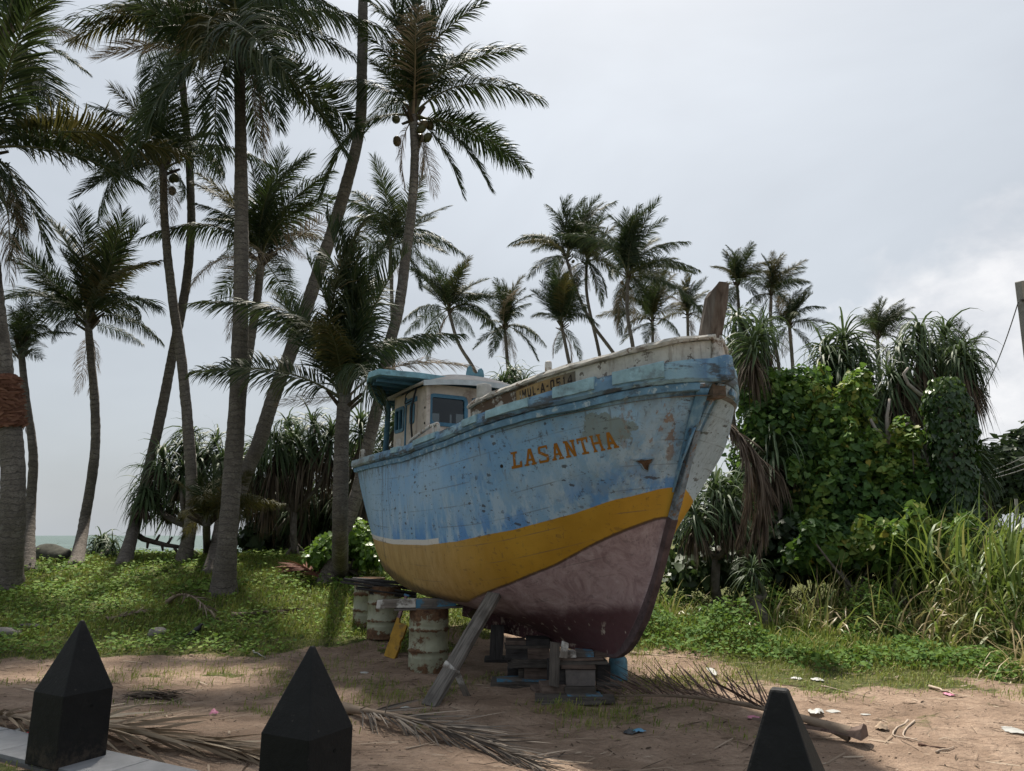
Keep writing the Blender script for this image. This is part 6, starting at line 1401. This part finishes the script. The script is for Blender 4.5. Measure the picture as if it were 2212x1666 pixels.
V, Fc = scatter(rhomb * np.array([1.25, 1, 1]), rhomb_f, np.stack([x, y, z], -1), Rm, (.078 * g.uniform(.5, 1.4, n))[:, None])
tag(link('low_weeds', np_mesh('low_weeds', V, None, Fc, WEED, np.repeat(np.clip(g.normal(.45, .22, n), 0, 1), 4))), 'low green weeds in mounds between sand and shrubs on the right', 'weeds', kind='stuff')
TALL = leaf_mat('tall_grass_leaf', [(.06, .11, .024), (.10, .165, .034), (.15, .215, .046), (.22, .24, .07), (.33, .26, .13), (.39, .30, .18)], (.22, .28, .05), .32, .45, .4, 'rnd')
def d_tg(x, y): return smooth(-.2, .8, y - np.interp(x, [3, 4.4, 6, 7.5, 9, 13], [13.6, 12.7, 12.1, 11.3, 10.4, 9.8])) * smooth(3.2, 2.0, y - np.interp(x, [3, 4.4, 6, 7.5, 9, 13], [14.2, 13.2, 12.6, 11.6, 10.6, 10])) * in_view(x, y) * (.25 + .75 * smooth(.35, .6, fbm(x, y + 9, 1.0))) * (.3 + .7 * smooth(4.2, 6.2, x))
x, y, g = gpts(22000, 3.0, 13, 9.6, 17.5, d_tg, 94); n = len(x); hi = smooth(6.5, 9.5, x)
blades('tall_grass', x, y, g, (.85 + .35 * smooth(4.2, 6.2, x) + .35 * hi) * g.uniform(.5, 1.3, n), .034, TALL, .62, 'waist-high arching grass with drying leaves in front of the shrubs', 3.0, 6, .42, rsd=.26)
x, y, g = gpts(3800, 6.6, 13, 11.3, 16, lambda x, y: smooth(6.6, 8.5, x) * in_view(x, y), 95); n = len(x)
blades('tall_grass', x, y, g, g.uniform(.9, 1.5, n), .045, TALL, .28, 'tall broad-leaved green cane grass below the wires', 2.2, 6, .6, z0=ground(x, y) + g.uniform(.1, 1.45, n))
x, y, g = gpts(1500, 6.8, 10.4, 9.7, 11.8, lambda x, y: (fbm(x, y, 1.0) > .42) * in_view(x, y), 96); n = len(x)
blades('dry_straw', x, y, g, g.uniform(.7, 1.5, n), .02, TALL, .88, 'tangle of dry bent straw at the right edge of the grass', 2.6, 6, .75, cat='straw', rsd=.12)
# grass on the near side of the pavement
x, y, g = gpts(16000, -6.5, 3, 1.5, 6.5, lambda x, y: ((x * NV[0] + y * NV[1]) < 3.27) * ((x * NV[0] + y * NV[1]) > 2.5), 97); n = len(x)
blades('grass', x, y, g, .05 * g.uniform(.5, 1.6, n), .006, GRASS, .22, 'short grass on the near side of the grey paving', 1.2, 2)
# sparse tufts on the sand under and round the boat
tf_x = []; tf_y = []; g = rng_(98)
for px, py, k, s in ((830, 1510, 260, .28), (1460, 1480, 200, .22), (1420, 1470, 160, .2), (1300, 1545, 110, .16), (1270, 1570, 90, .15), (1240, 1545, 60, .1), (1560, 1470, 120, .3), (700, 1440, 160, .4), (500, 1450, 220, .5), (640, 1470, 160, .4), (280, 1460, 260, .5), (980, 1370, 150, .3), (1180, 1540, 60, .12), (1215, 1530, 50, .08)):
    c = G(px, py); tf_x.append(c[0] + g.normal(0, s, k)); tf_y.append(c[1] + g.normal(0, s * .7, k))
x, y = np.concatenate(tf_x), np.concatenate(tf_y); n = len(x)
blades('grass_tufts', x, y, g, g.uniform(.04, .15, n), .007, GRASS, .5, 'sparse grass tufts on the bare sand round the boat', 1.3, 2)

# ------------------------------------------------------------------ dry fronds, litter, stones
def ground_frond(label, base_px, tip_px, seed, L=None, mats=None, butt=False, up=0.0, lift=.1, droop=.6, sweep=22, n=60, gap=.15, name='fallen_frond', wide=.03, leaf=.25, tz=0.0, bz0=.04):
    b, t_ = G(*base_px), G(*tip_px); b[2] += bz0; t_[2] += .03 + tz; L0 = np.linalg.norm(t_ - b)
    me = frond_mesh(seed, .02 + up, 'lay', n, leaf, lift, droop, gap, mats or [FROND_DRY, RACH_DRY], wide, L0, .22 if butt else .1, flat=False, sweep=sweep)
    o = empty(name, b); f = place_frond(o, me, b, t_, 0.0, L0); f.name = 'leaf'
    if butt:
        d = Vector(nrm(b - t_)); u = Vector((0, 0, 1)); s = d.cross(u).normalized(); m = MB()
        pr_ = [(-.95, .028, .025), (-.55, .04, .032), (-.2, .058, .045), (.0, .075, .065), (.08, .10, .10), (.13, .115, .14)]; V = []
        for a_, w_, h_ in pr_: V += [tuple(d * a_ + s * w_ * x_ + u * (h_ * z_ + .01)) for x_, z_ in ((-1, -.2), (1, -.2), (.75, .5), (.0, .75), (-.75, .5))]
        k = len(pr_); Fc = [(i*5+j, i*5+(j+1) % 5, i*5+5+(j+1) % 5, i*5+5+j) for i in range(k-1) for j in range(5)] + [(4, 3, 2, 1, 0), tuple((k-1)*5+j for j in range(5))]
        m.add(V, Fc).build('stalk_butt', m_flat('butt_brown', (.125, .09, .075), .85, .45, 6, .15, (.05, .025, .024)), o, bevel=.006)
    return tag(o, label, 'palm frond', 'fallen palm fronds')
ground_frond('pale dry palm frond lying behind the left bollard', (-60, 1556), (575, 1648), 200, n=95, gap=.05, lift=.05, droop=.12, sweep=36, wide=.028, leaf=.28, mats=[leaf_mat('straw_leaflet', [(.16, .12, .085), (.27, .21, .15), (.38, .31, .23), (.48, .40, .30)], (.2, .14, .08), .12, .85, .15, 'both'), RACH_DRY])
ground_frond('grey palm frond fanned out behind the middle bollard', (742, 1540), (1170, 1664), 201, n=110, gap=.02, lift=.01, droop=.06, sweep=38, wide=.016, leaf=.30, up=.0,
             mats=[leaf_mat('grey_leaflet', [(.06, .052, .047), (.12, .105, .092), (.20, .175, .15), (.30, .26, .22)], (.1, .08, .06), .1, .85, .2, 'both'), RACH_DRY])
ground_frond('long fallen palm frond with flared butt right of the boat', (1838, 1604), (1290, 1512), 202, butt=True, n=52, gap=.12, lift=.5, sweep=12, wide=.018, leaf=.26, droop=.15, up=.03,
             mats=[leaf_mat('brown_leaflet', [(.05, .035, .03), (.10, .07, .058), (.16, .115, .095)], (.1, .06, .05), .1, .85, .2, 'both'), RACH_DRY], bz0=.07)
ground_frond('reddish dry palm frond at the foot of the leaning trunk', (700, 1262), (622, 1240), 203, n=40, gap=.0, lift=.3, sweep=15, wide=.05, leaf=.5, up=.08,
             mats=[leaf_mat('red_dry_leaflet', [(.09, .035, .025), (.15, .06, .04), (.22, .11, .07)], (.15, .06, .03), .1, .8, .2, 'both'), RACH_DRY])
ground_frond('curled brown palm leaf in the creeper below the tallest palm', (362, 1306), (470, 1346), 204, n=26, gap=.2, lift=.2, sweep=15, wide=.03, leaf=.3, up=.12)
ground_frond('dark half-buried palm leaf lying across the creeper edge', (500, 1335), (660, 1322), 205, n=36, gap=.1, lift=.15, sweep=20, wide=.03, leaf=.25, mats=[PAN_DEAD, RACH_DRY])
ground_frond('thin grey palm leaf in the creeper beside the left bollard', (230, 1345), (330, 1322), 206, n=36, gap=.1, lift=.3, sweep=20, wide=.02, leaf=.35)
# dead frond hanging behind the bow
b, t_ = at(1545, 905, 12.4), at(1640, 1195, 12.2); ho = empty('dead_frond', b); L0 = np.linalg.norm(t_ - b)
for k in range(3):
    me = frond_mesh(210 + k, .2, 'down', 95, .30, .02, 1.3, .0, [leaf_mat('dead_brown_%d' % k, [(.045, .035, .028), (.095, .075, .06), (.17, .14, .11), (.24, .20, .165)], (.1, .07, .05), .12, .85, .15, 'rnd'), RACH_DRY], .03, L0, .02, sweep=24)
    f = place_frond(ho, me, b + np.array([.06 * k, .1 * k, .03 * k]), t_ + np.array([-.12 * k, .15 * k, .1 * k]), -.5 + .4 * k, L0); f.name = 'leaf'
tag(ho, 'big dead brown palm frond hanging behind the bow', 'palm frond')
# leaf heap
hp_ = G(335, 1508); g = rng_(215); n = 150; az = g.normal(0.1, .5, n) + math.pi * (g.random(n) < .5)
V, Q = strips(np.stack([g.normal(0, .10, n), g.normal(0, .07, n), g.uniform(0, .05, n)], -1), np.stack([np.cos(az), np.sin(az) * .5, g.uniform(0, .3, n)], -1), np.stack([-np.sin(az), np.cos(az), g.normal(0, .4, n)], -1), g.uniform(.1, .32, n), .02, .7, 3)
ho = link('leaf_heap', np_mesh('leaf_heap', V, Q, None, PAN_DEAD, np.repeat(g.random(n) * .7, 8))); ho.location = hp_; tag(ho, 'small heap of dark dead leaves on the sand between two bollards', 'leaf heap')
# stuff: twigs, leaf bits, pebbles
g = rng_(220); n = 8000; x = g.uniform(-9, 9, n); y = g.uniform(4.6, 13, n); k = in_view(x, y, 1.1) & ((x * NV[0] + y * NV[1]) > 3.9); x, y = x[k], y[k]; n = len(x); az = g.normal(.2, .9, n)
V, Q = strips(np.stack([x, y, ground(x, y) + .008], -1), np.stack([np.cos(az), np.sin(az), g.normal(0, .04, n)], -1), np.stack([-np.sin(az), np.cos(az), g.normal(0, .3, n)], -1), g.uniform(.05, .55, n) * g.random(n) ** 1.5, .004 + .018 * g.random(n) ** 2, .05, 3, prof=np.array([.7, 1, .9, .5]))
TW = leaf_mat('twig_bits', [(.05, .035, .025), (.12, .085, .06), (.25, .19, .14), (.38, .31, .24)], (.1, .07, .04), .02, .9, .15, 'rnd')
tag(link('leaf_litter', np_mesh('leaf_litter', V, Q, None, TW, np.repeat(g.random(n), 8))), 'twigs and leaf scraps scattered over the sand', 'litter', kind='stuff')
peb = np.array([(1, 0, 0), (0, 1, 0), (-1, 0, 0), (0, -1, 0), (0, 0, .7), (.6, .6, .35)], float); peb_f = np.array([(0, 5, 4), (5, 1, 4), (1, 2, 4), (2, 3, 4), (3, 0, 4), (0, 1, 5)])
n = 7000; x = g.uniform(-9, 9, n); y = g.uniform(4.4, 13, n); k = in_view(x, y, 1.1) & ((x * NV[0] + y * NV[1]) > 3.85); x, y = x[k], y[k]; n = len(x)
V, Fc = scatter(peb, peb_f, np.stack([x, y, ground(x, y)], -1), frames(np.tile([0, 0, 1.0], (n, 1)) + g.normal(0, .2, (n, 3)), g.uniform(0, 6, n)), (.004 + .012 * g.random(n) ** 3)[:, None])
tag(link('pebbles', np_mesh('pebbles', V, None, Fc, TW, np.repeat(g.random(n) * .6, 6))), 'small pebbles and crumbs of earth on the sand', 'pebbles', kind='stuff')
# single pieces of litter
plast = NT('plastic_white').done((.45, .45, .43), .5, None, .4, trans=.2); pink = NT('plastic_pink').done((.45, .16, .25), .5); bluep = NT('plastic_blue').done((.10, .25, .38), .5); redp = NT('plastic_red').done((.5, .02, .03), .4); tan = NT('husk_tan').done((.33, .25, .18), .9)
def crumple(name, px, py, w, h, mat, label, seed, cat='litter', flat=.25):
    g = rng_(seed); c = G(px, py); n = 9; u = np.linspace(-.5, .5, n); X, Y_ = np.meshgrid(u, u); Z = flat * w * (vnoise(X * 1 + seed, Y_, 5) * .7 + vnoise(X, Y_ + seed, 11) * .3) * (1 - (2 * X) ** 2 * .6) * (1 - (2 * Y_) ** 2 * .6)
    Xw = X * w * (1 + .3 * (vnoise(X, Y_ + seed * 3, 4) - .5)) ; Yw = Y_ * h * (1 + .5 * (vnoise(X + seed, Y_, 3) - .5)); i = np.arange(n * n).reshape(n, n)
    msk = ((X * 2) ** 2 + (Y_ * 2) ** 2 + .5 * (vnoise(X, Y_ + 9 * seed, 4) - .5)) < 1.25
    q = np.stack([i[:-1, :-1], i[:-1, 1:], i[1:, 1:], i[1:, :-1]], -1)[msk[:-1, :-1]].reshape(-1, 4)
    o = link(name, np_mesh(name, np.stack([Xw.ravel(), Yw.ravel(), Z.ravel() + .006], -1), q, None, mat)); o.location = c; o.rotation_euler = (0, 0, g.random() * 6.28)
    return tag(o, label, cat, 'rubbish on the sand')
crumple('plastic_bag', 1722, 1468, .16, .12, plast, 'white plastic scrap at the grass edge, left of a pair', 301)
crumple('plastic_bag', 1764, 1470, .18, .13, plast, 'white plastic scrap at the grass edge, right of a pair', 302)
crumple('plastic_bag', 1764, 1542, .20, .15, plast, 'crumpled white bag on the sand right of the blunt bollard', 303, flat=.4)
crumple('paper_scrap', 1800, 1538, .16, .1, plast, 'flat pale scrap beside the crumpled white bag', 304, flat=.1)
crumple('paper_scrap', 2185, 1578, .26, .16, plast, 'flat white sheet at the right edge of the sand', 305, flat=.06)
crumple('plastic_bag', 1380, 1582, .13, .09, bluep, 'dull blue plastic scrap on the sand in front of the boat', 306, flat=.35)
crumple('plastic_bag', 1365, 1584, .18, .12, NT('plastic_dark').done((.05, .055, .06), .5), 'dark plastic scrap beside the blue one in front of the boat', 307, flat=.3)
crumple('plastic_bag', 875, 1533, .16, .1, plast, 'white scrap on the sand left of the prop foot', 308)
crumple('plastic_bag', 1540, 1452, .55, .1, plast, 'long white husk strip on sand right of the bottle', 309, flat=.05)
crumple('wrapper', 462, 1545, .08, .07, pink, 'small pink ball of paper on the sand between two bollards', 310, flat=.9)
crumple('wrapper', 1628, 1553, .14, .12, pink, 'pinkish paper scrap under the fallen frond', 311, flat=.3)
crumple('wrapper', 66, 1590, .12, .08, redp, 'red and black wrapper by the left bollard', 312, flat=.4)
crumple('plastic_bag', 44, 1583, .10, .08, plast, 'clear plastic scrap beside the red wrapper', 313, flat=.5)
crumple('plastic_bag', 1872, 1440, .16, .12, plast, 'pale plastic scrap caught in the right-hand grass', 314, flat=.6)
crumple('wrapper', 2048, 1502, .14, .08, pink, 'pink and white wrapper at the right grass edge', 315)
crumple('paper_scrap', 1870, 1545, .10, .07, plast, 'tiny white scrap between the crossed sticks and the white bag', 316, flat=.1)
crumple('plastic_bag', 785, 1455, .14, .1, plast, 'pale scrap on the sand left of the near drum', 317)
crumple('coconut_husk', 1905, 1577, .12, .1, tan, 'curved dark husk piece on sand left of the crossed sticks', 318, flat=.8)
def stick(pts, r, mat, label, cat='stick'):
    P = [G(*p) + np.array([0, 0, r * .8 + (p[2] if False else 0)]) for p in pts]; c = P[0].copy(); u_ = np.linspace(0, len(P) - 1, 9); Q_ = np.stack([cr(np.arange(len(P)), [p[k] - c[k] for p in P], u_) for k in range(3)], -1) + rng_(len(label)).normal(0, r * .5, (9, 3)) * [1, 1, .3]; o = MB().tube(Q_, list(np.linspace(r * .75, r * .25, 9)), 5).build('stick', mat, None, smooth=True); o.location = c
    return tag(o, label, cat, 'sticks on the sand')
STK = m_flat('pale_stick', (.36, .29, .23), .85, .25, 10, .2); STD = m_flat('dark_stick', (.10, .06, .045), .85, .3, 10, .2)
stick([(1962, 1558), (1930, 1590), (1985, 1600)], .016, STK, 'pale bent stick, lower of the crossed pair at right')
stick([(1975, 1560), (1950, 1590), (1990, 1606)], .016, STK, 'pale curved stick, upper of the crossed pair at right')
stick([(1985, 1612), (2045, 1620)], .016, STD, 'dark short stick pointing right near the right bollard')
stick([(2020, 1628), (2060, 1616)], .014, STK, 'pale short stick touching the dark one')
stick([(2010, 1488), (2068, 1506)], .03, STK, 'thick pale broken branch at the right grass edge')
stick([(1775, 1483), (1870, 1506)], .012, STK, 'long thin pale stick beyond the blunt bollard')
stick([(1590, 1476), (1700, 1482), (1790, 1490)], .010, STD, 'very long thin dark stick along the grass edge')
stick([(1360, 1412), (1440, 1420)], .02, STK, 'pale stalk on the grass right of the keel')
stick([(545, 1408), (575, 1424)], .02, NT('grey_stick').done((.30, .30, .28), .9), 'grey broken stick by the creeper edge')
stick([(880, 1620), (960, 1600)], .01, STK, 'thin pale stick in front of the middle bollard frond')
# stones and logs in the creeper
STONE = m_conc('stone_grey', (.14, .13, .12), (.26, .24, .22), 4, .95, .2, .6)
def stone(name, px, py, s, mat, label, cat='stone', seed=1, lift=.3):
    g = rng_(seed); bm = bmesh.new(); bmesh.ops.create_icosphere(bm, subdivisions=3, radius=1)
    for v in bm.verts:
        k = 1 + .6 * (fbm(v.co.x * 1.6 + seed, v.co.y * 1.6 + v.co.z * 1.1, 1.0, 4) - .5); v.co = Vector((v.co.x * s[0] * k, v.co.y * s[1] * k, v.co.z * s[2] * k))
    me = bpy.data.meshes.new(name); bm.to_mesh(me); bm.free(); me.materials.append(mat); me.polygons.foreach_set('use_smooth', [True] * len(me.polygons))
    o = link(name, me); c = G(px, py); o.location = (c[0], c[1], c[2] + s[2] * lift); o.rotation_euler = (0, 0, g.random() * 3); return tag(o, label, cat)
stone('stone', 338, 1372, (.16, .13, .10), STONE, 'pale rounded stone in the creeper right of the left bollard', seed=2)
stone('log', 10, 1372, (.30, .16, .10), STONE, 'grey rounded log end at the left picture edge', 'log', 3)
stone('log', 60, 1358, (.30, .10, .07), dark_w, 'dark driftwood piece in the creeper near the left edge', 'log', 4)
stone('rock', 108, 1208, (.75, .5, .36), m_flat('mossy_rock', (.06, .06, .05), .95, .6, 5, .1, (.03, .028, .025)), 'dark mossy rock by the surf between two palms', 'rock', 5, .2)
# fallen dead branch on the bank
db = G(330, 1195); dm = MB()
for pts, r in (([(288, 1150), (310, 1165), (335, 1172), (360, 1178), (388, 1182)], .09), ([(335, 1172), (345, 1155)], .05), ([(350, 1175), (352, 1190)], .05), ([(360, 1178), (372, 1160)], .05), ([(320, 1169), (318, 1185)], .05), ([(375, 1180), (385, 1196)], .05)):
    dm.tube([Vector(at(*p, 21.0) - db) for p in pts], list(np.linspace(r, r * .6, len(pts))), 7)
o = dm.build('dead_branch', m_flat('dead_wood', (.075, .06, .052), .95, .4, 6, .1), None, smooth=True); o.location = db; tag(o, 'fallen dead branch with stubs against the sea', 'branch')
# crow
cw = G(427, 1377); CR_ = empty('crow', cw); blk = m_flat('black_feathers', (.008, .008, .009), .5, .3, 20, .4)
def ell(c, s, rot=(0, 0, 0), n=12):
    bm = bmesh.new(); bmesh.ops.create_uvsphere(bm, u_segments=n, v_segments=8, radius=1); from mathutils import Euler
    M = Matrix.Translation(c) @ Euler(rot).to_matrix().to_4x4() @ Matrix.Diagonal((*s, 1)); bm.transform(M); vs_ = [v.co[:] for v in bm.verts]; fs = [tuple(v.index for v in f.verts) for f in bm.faces]; bm.free(); return vs_, fs
m = MB(); P = [(-.30, 0, .13), (-.2, 0, .15), (-.10, 0, .17), (0, 0, .20), (.08, 0, .24), (.12, 0, .29), (.16, 0, .31), (.19, 0, .305)]
m.tube(P, [.012, .03, .065, .085, .07, .045, .04, .018], 12); m.build('body', blk, CR_, smooth=True)
m = MB(); m.tube([(.185, 0, .305), (.25, 0, .295)], [.014, .003], 6); m.build('beak', blk, CR_)
for s_ in (-1, 1):
    m = MB(); m.tube([(.0, s_ * .03, .14), (.01, s_ * .035, .06), (-.005, s_ * .035, 0.0), (.05, s_ * .035, 0)], [.012, .006, .006, .004], 5); m.build('leg', blk, CR_)
CR_.scale = (.62,) * 3; CR_.rotation_euler = (0, -.25, .5); tag(CR_, 'black crow standing in the creeper behind the left bollard', 'bird')

# ------------------------------------------------------------------ poles and wires
CONC = m_conc('pole_concrete', (.22, .21, .195), (.33, .315, .29), 3, .9, .25, .3)
pt_, pb_ = Vector(at(2208, 607, 14.5)), Vector(at(2300, 1300, 16.0)); pb_.z = float(ground(pb_.x, pb_.y)) - .3
PO = empty('utility_pole', pb_); Lp = (pt_ - pb_).length
o = MB().add([(-.16, -.16, 0), (.16, -.16, 0), (.16, .16, 0), (-.16, .16, 0), (-.10, -.10, Lp), (.10, -.10, Lp), (.10, .10, Lp), (-.10, .10, Lp)], [(3, 2, 1, 0), (4, 5, 6, 7), (0, 1, 5, 4), (1, 2, 6, 5), (2, 3, 7, 6), (3, 0, 4, 7)]).build('shaft', CONC, PO, bevel=.02)
dirp = (pt_ - pb_).normalized(); zq = Vector((0, 0, 1)).rotation_difference(dirp); o.rotation_mode = 'QUATERNION'; o.rotation_quaternion = zq
m = MB(); m.tube([dirp * (Lp - .45) + Vector((-.16, -.1, 0)), dirp * (Lp - .45) + Vector((.16, -.1, 0))], .03, 8); m.build('clamp', m_flat('clamp_dark', (.04, .038, .036), .7), PO)
tag(PO, 'grey concrete utility pole top at the right picture edge', 'pole')
WIRE = m_flat('wire_grey', (.10, .10, .10), .6)
def wire(p0, p1, sag, r, label, n=16, name='wire'):
    p0, p1 = Vector(p0), Vector(p1); P = [p0.lerp(p1, k / n) - Vector((0, 0, sag * 4 * (k / n) * (1 - k / n))) - p0 for k in range(n + 1)]
    o = MB().tube(P, r, 5).build(name, WIRE, None, smooth=True); o.location = p0; return tag(o, label, 'wire', 'overhead wires')
wire(at(2200, 652, 14.5), at(2100, 880, 22), .25, .012, 'slack wire running down from the pole behind the screw pine')
for k, (y0, y1) in enumerate(((985, 1030), (1003, 1036), (1018, 1040))):
    wire(at(2260, y0 - 22, 26), at(2095, y1, 44), .15, .022, ('highest', 'middle', 'lowest')[k] + ' of three wires crossing the dark tree at the right edge')
fp = at(2197, 1190, 30); fp[2] = float(ground(fp[0], fp[1])) - .2
o = MB().tube([Vector((0, 0, 0)), Vector(at(2195, 1078, 30) - fp)], [.09, .06], 8).build('thin_post', CONC, None); o.location = fp; tag(o, 'thin far post among cane grass at the right edge', 'post')
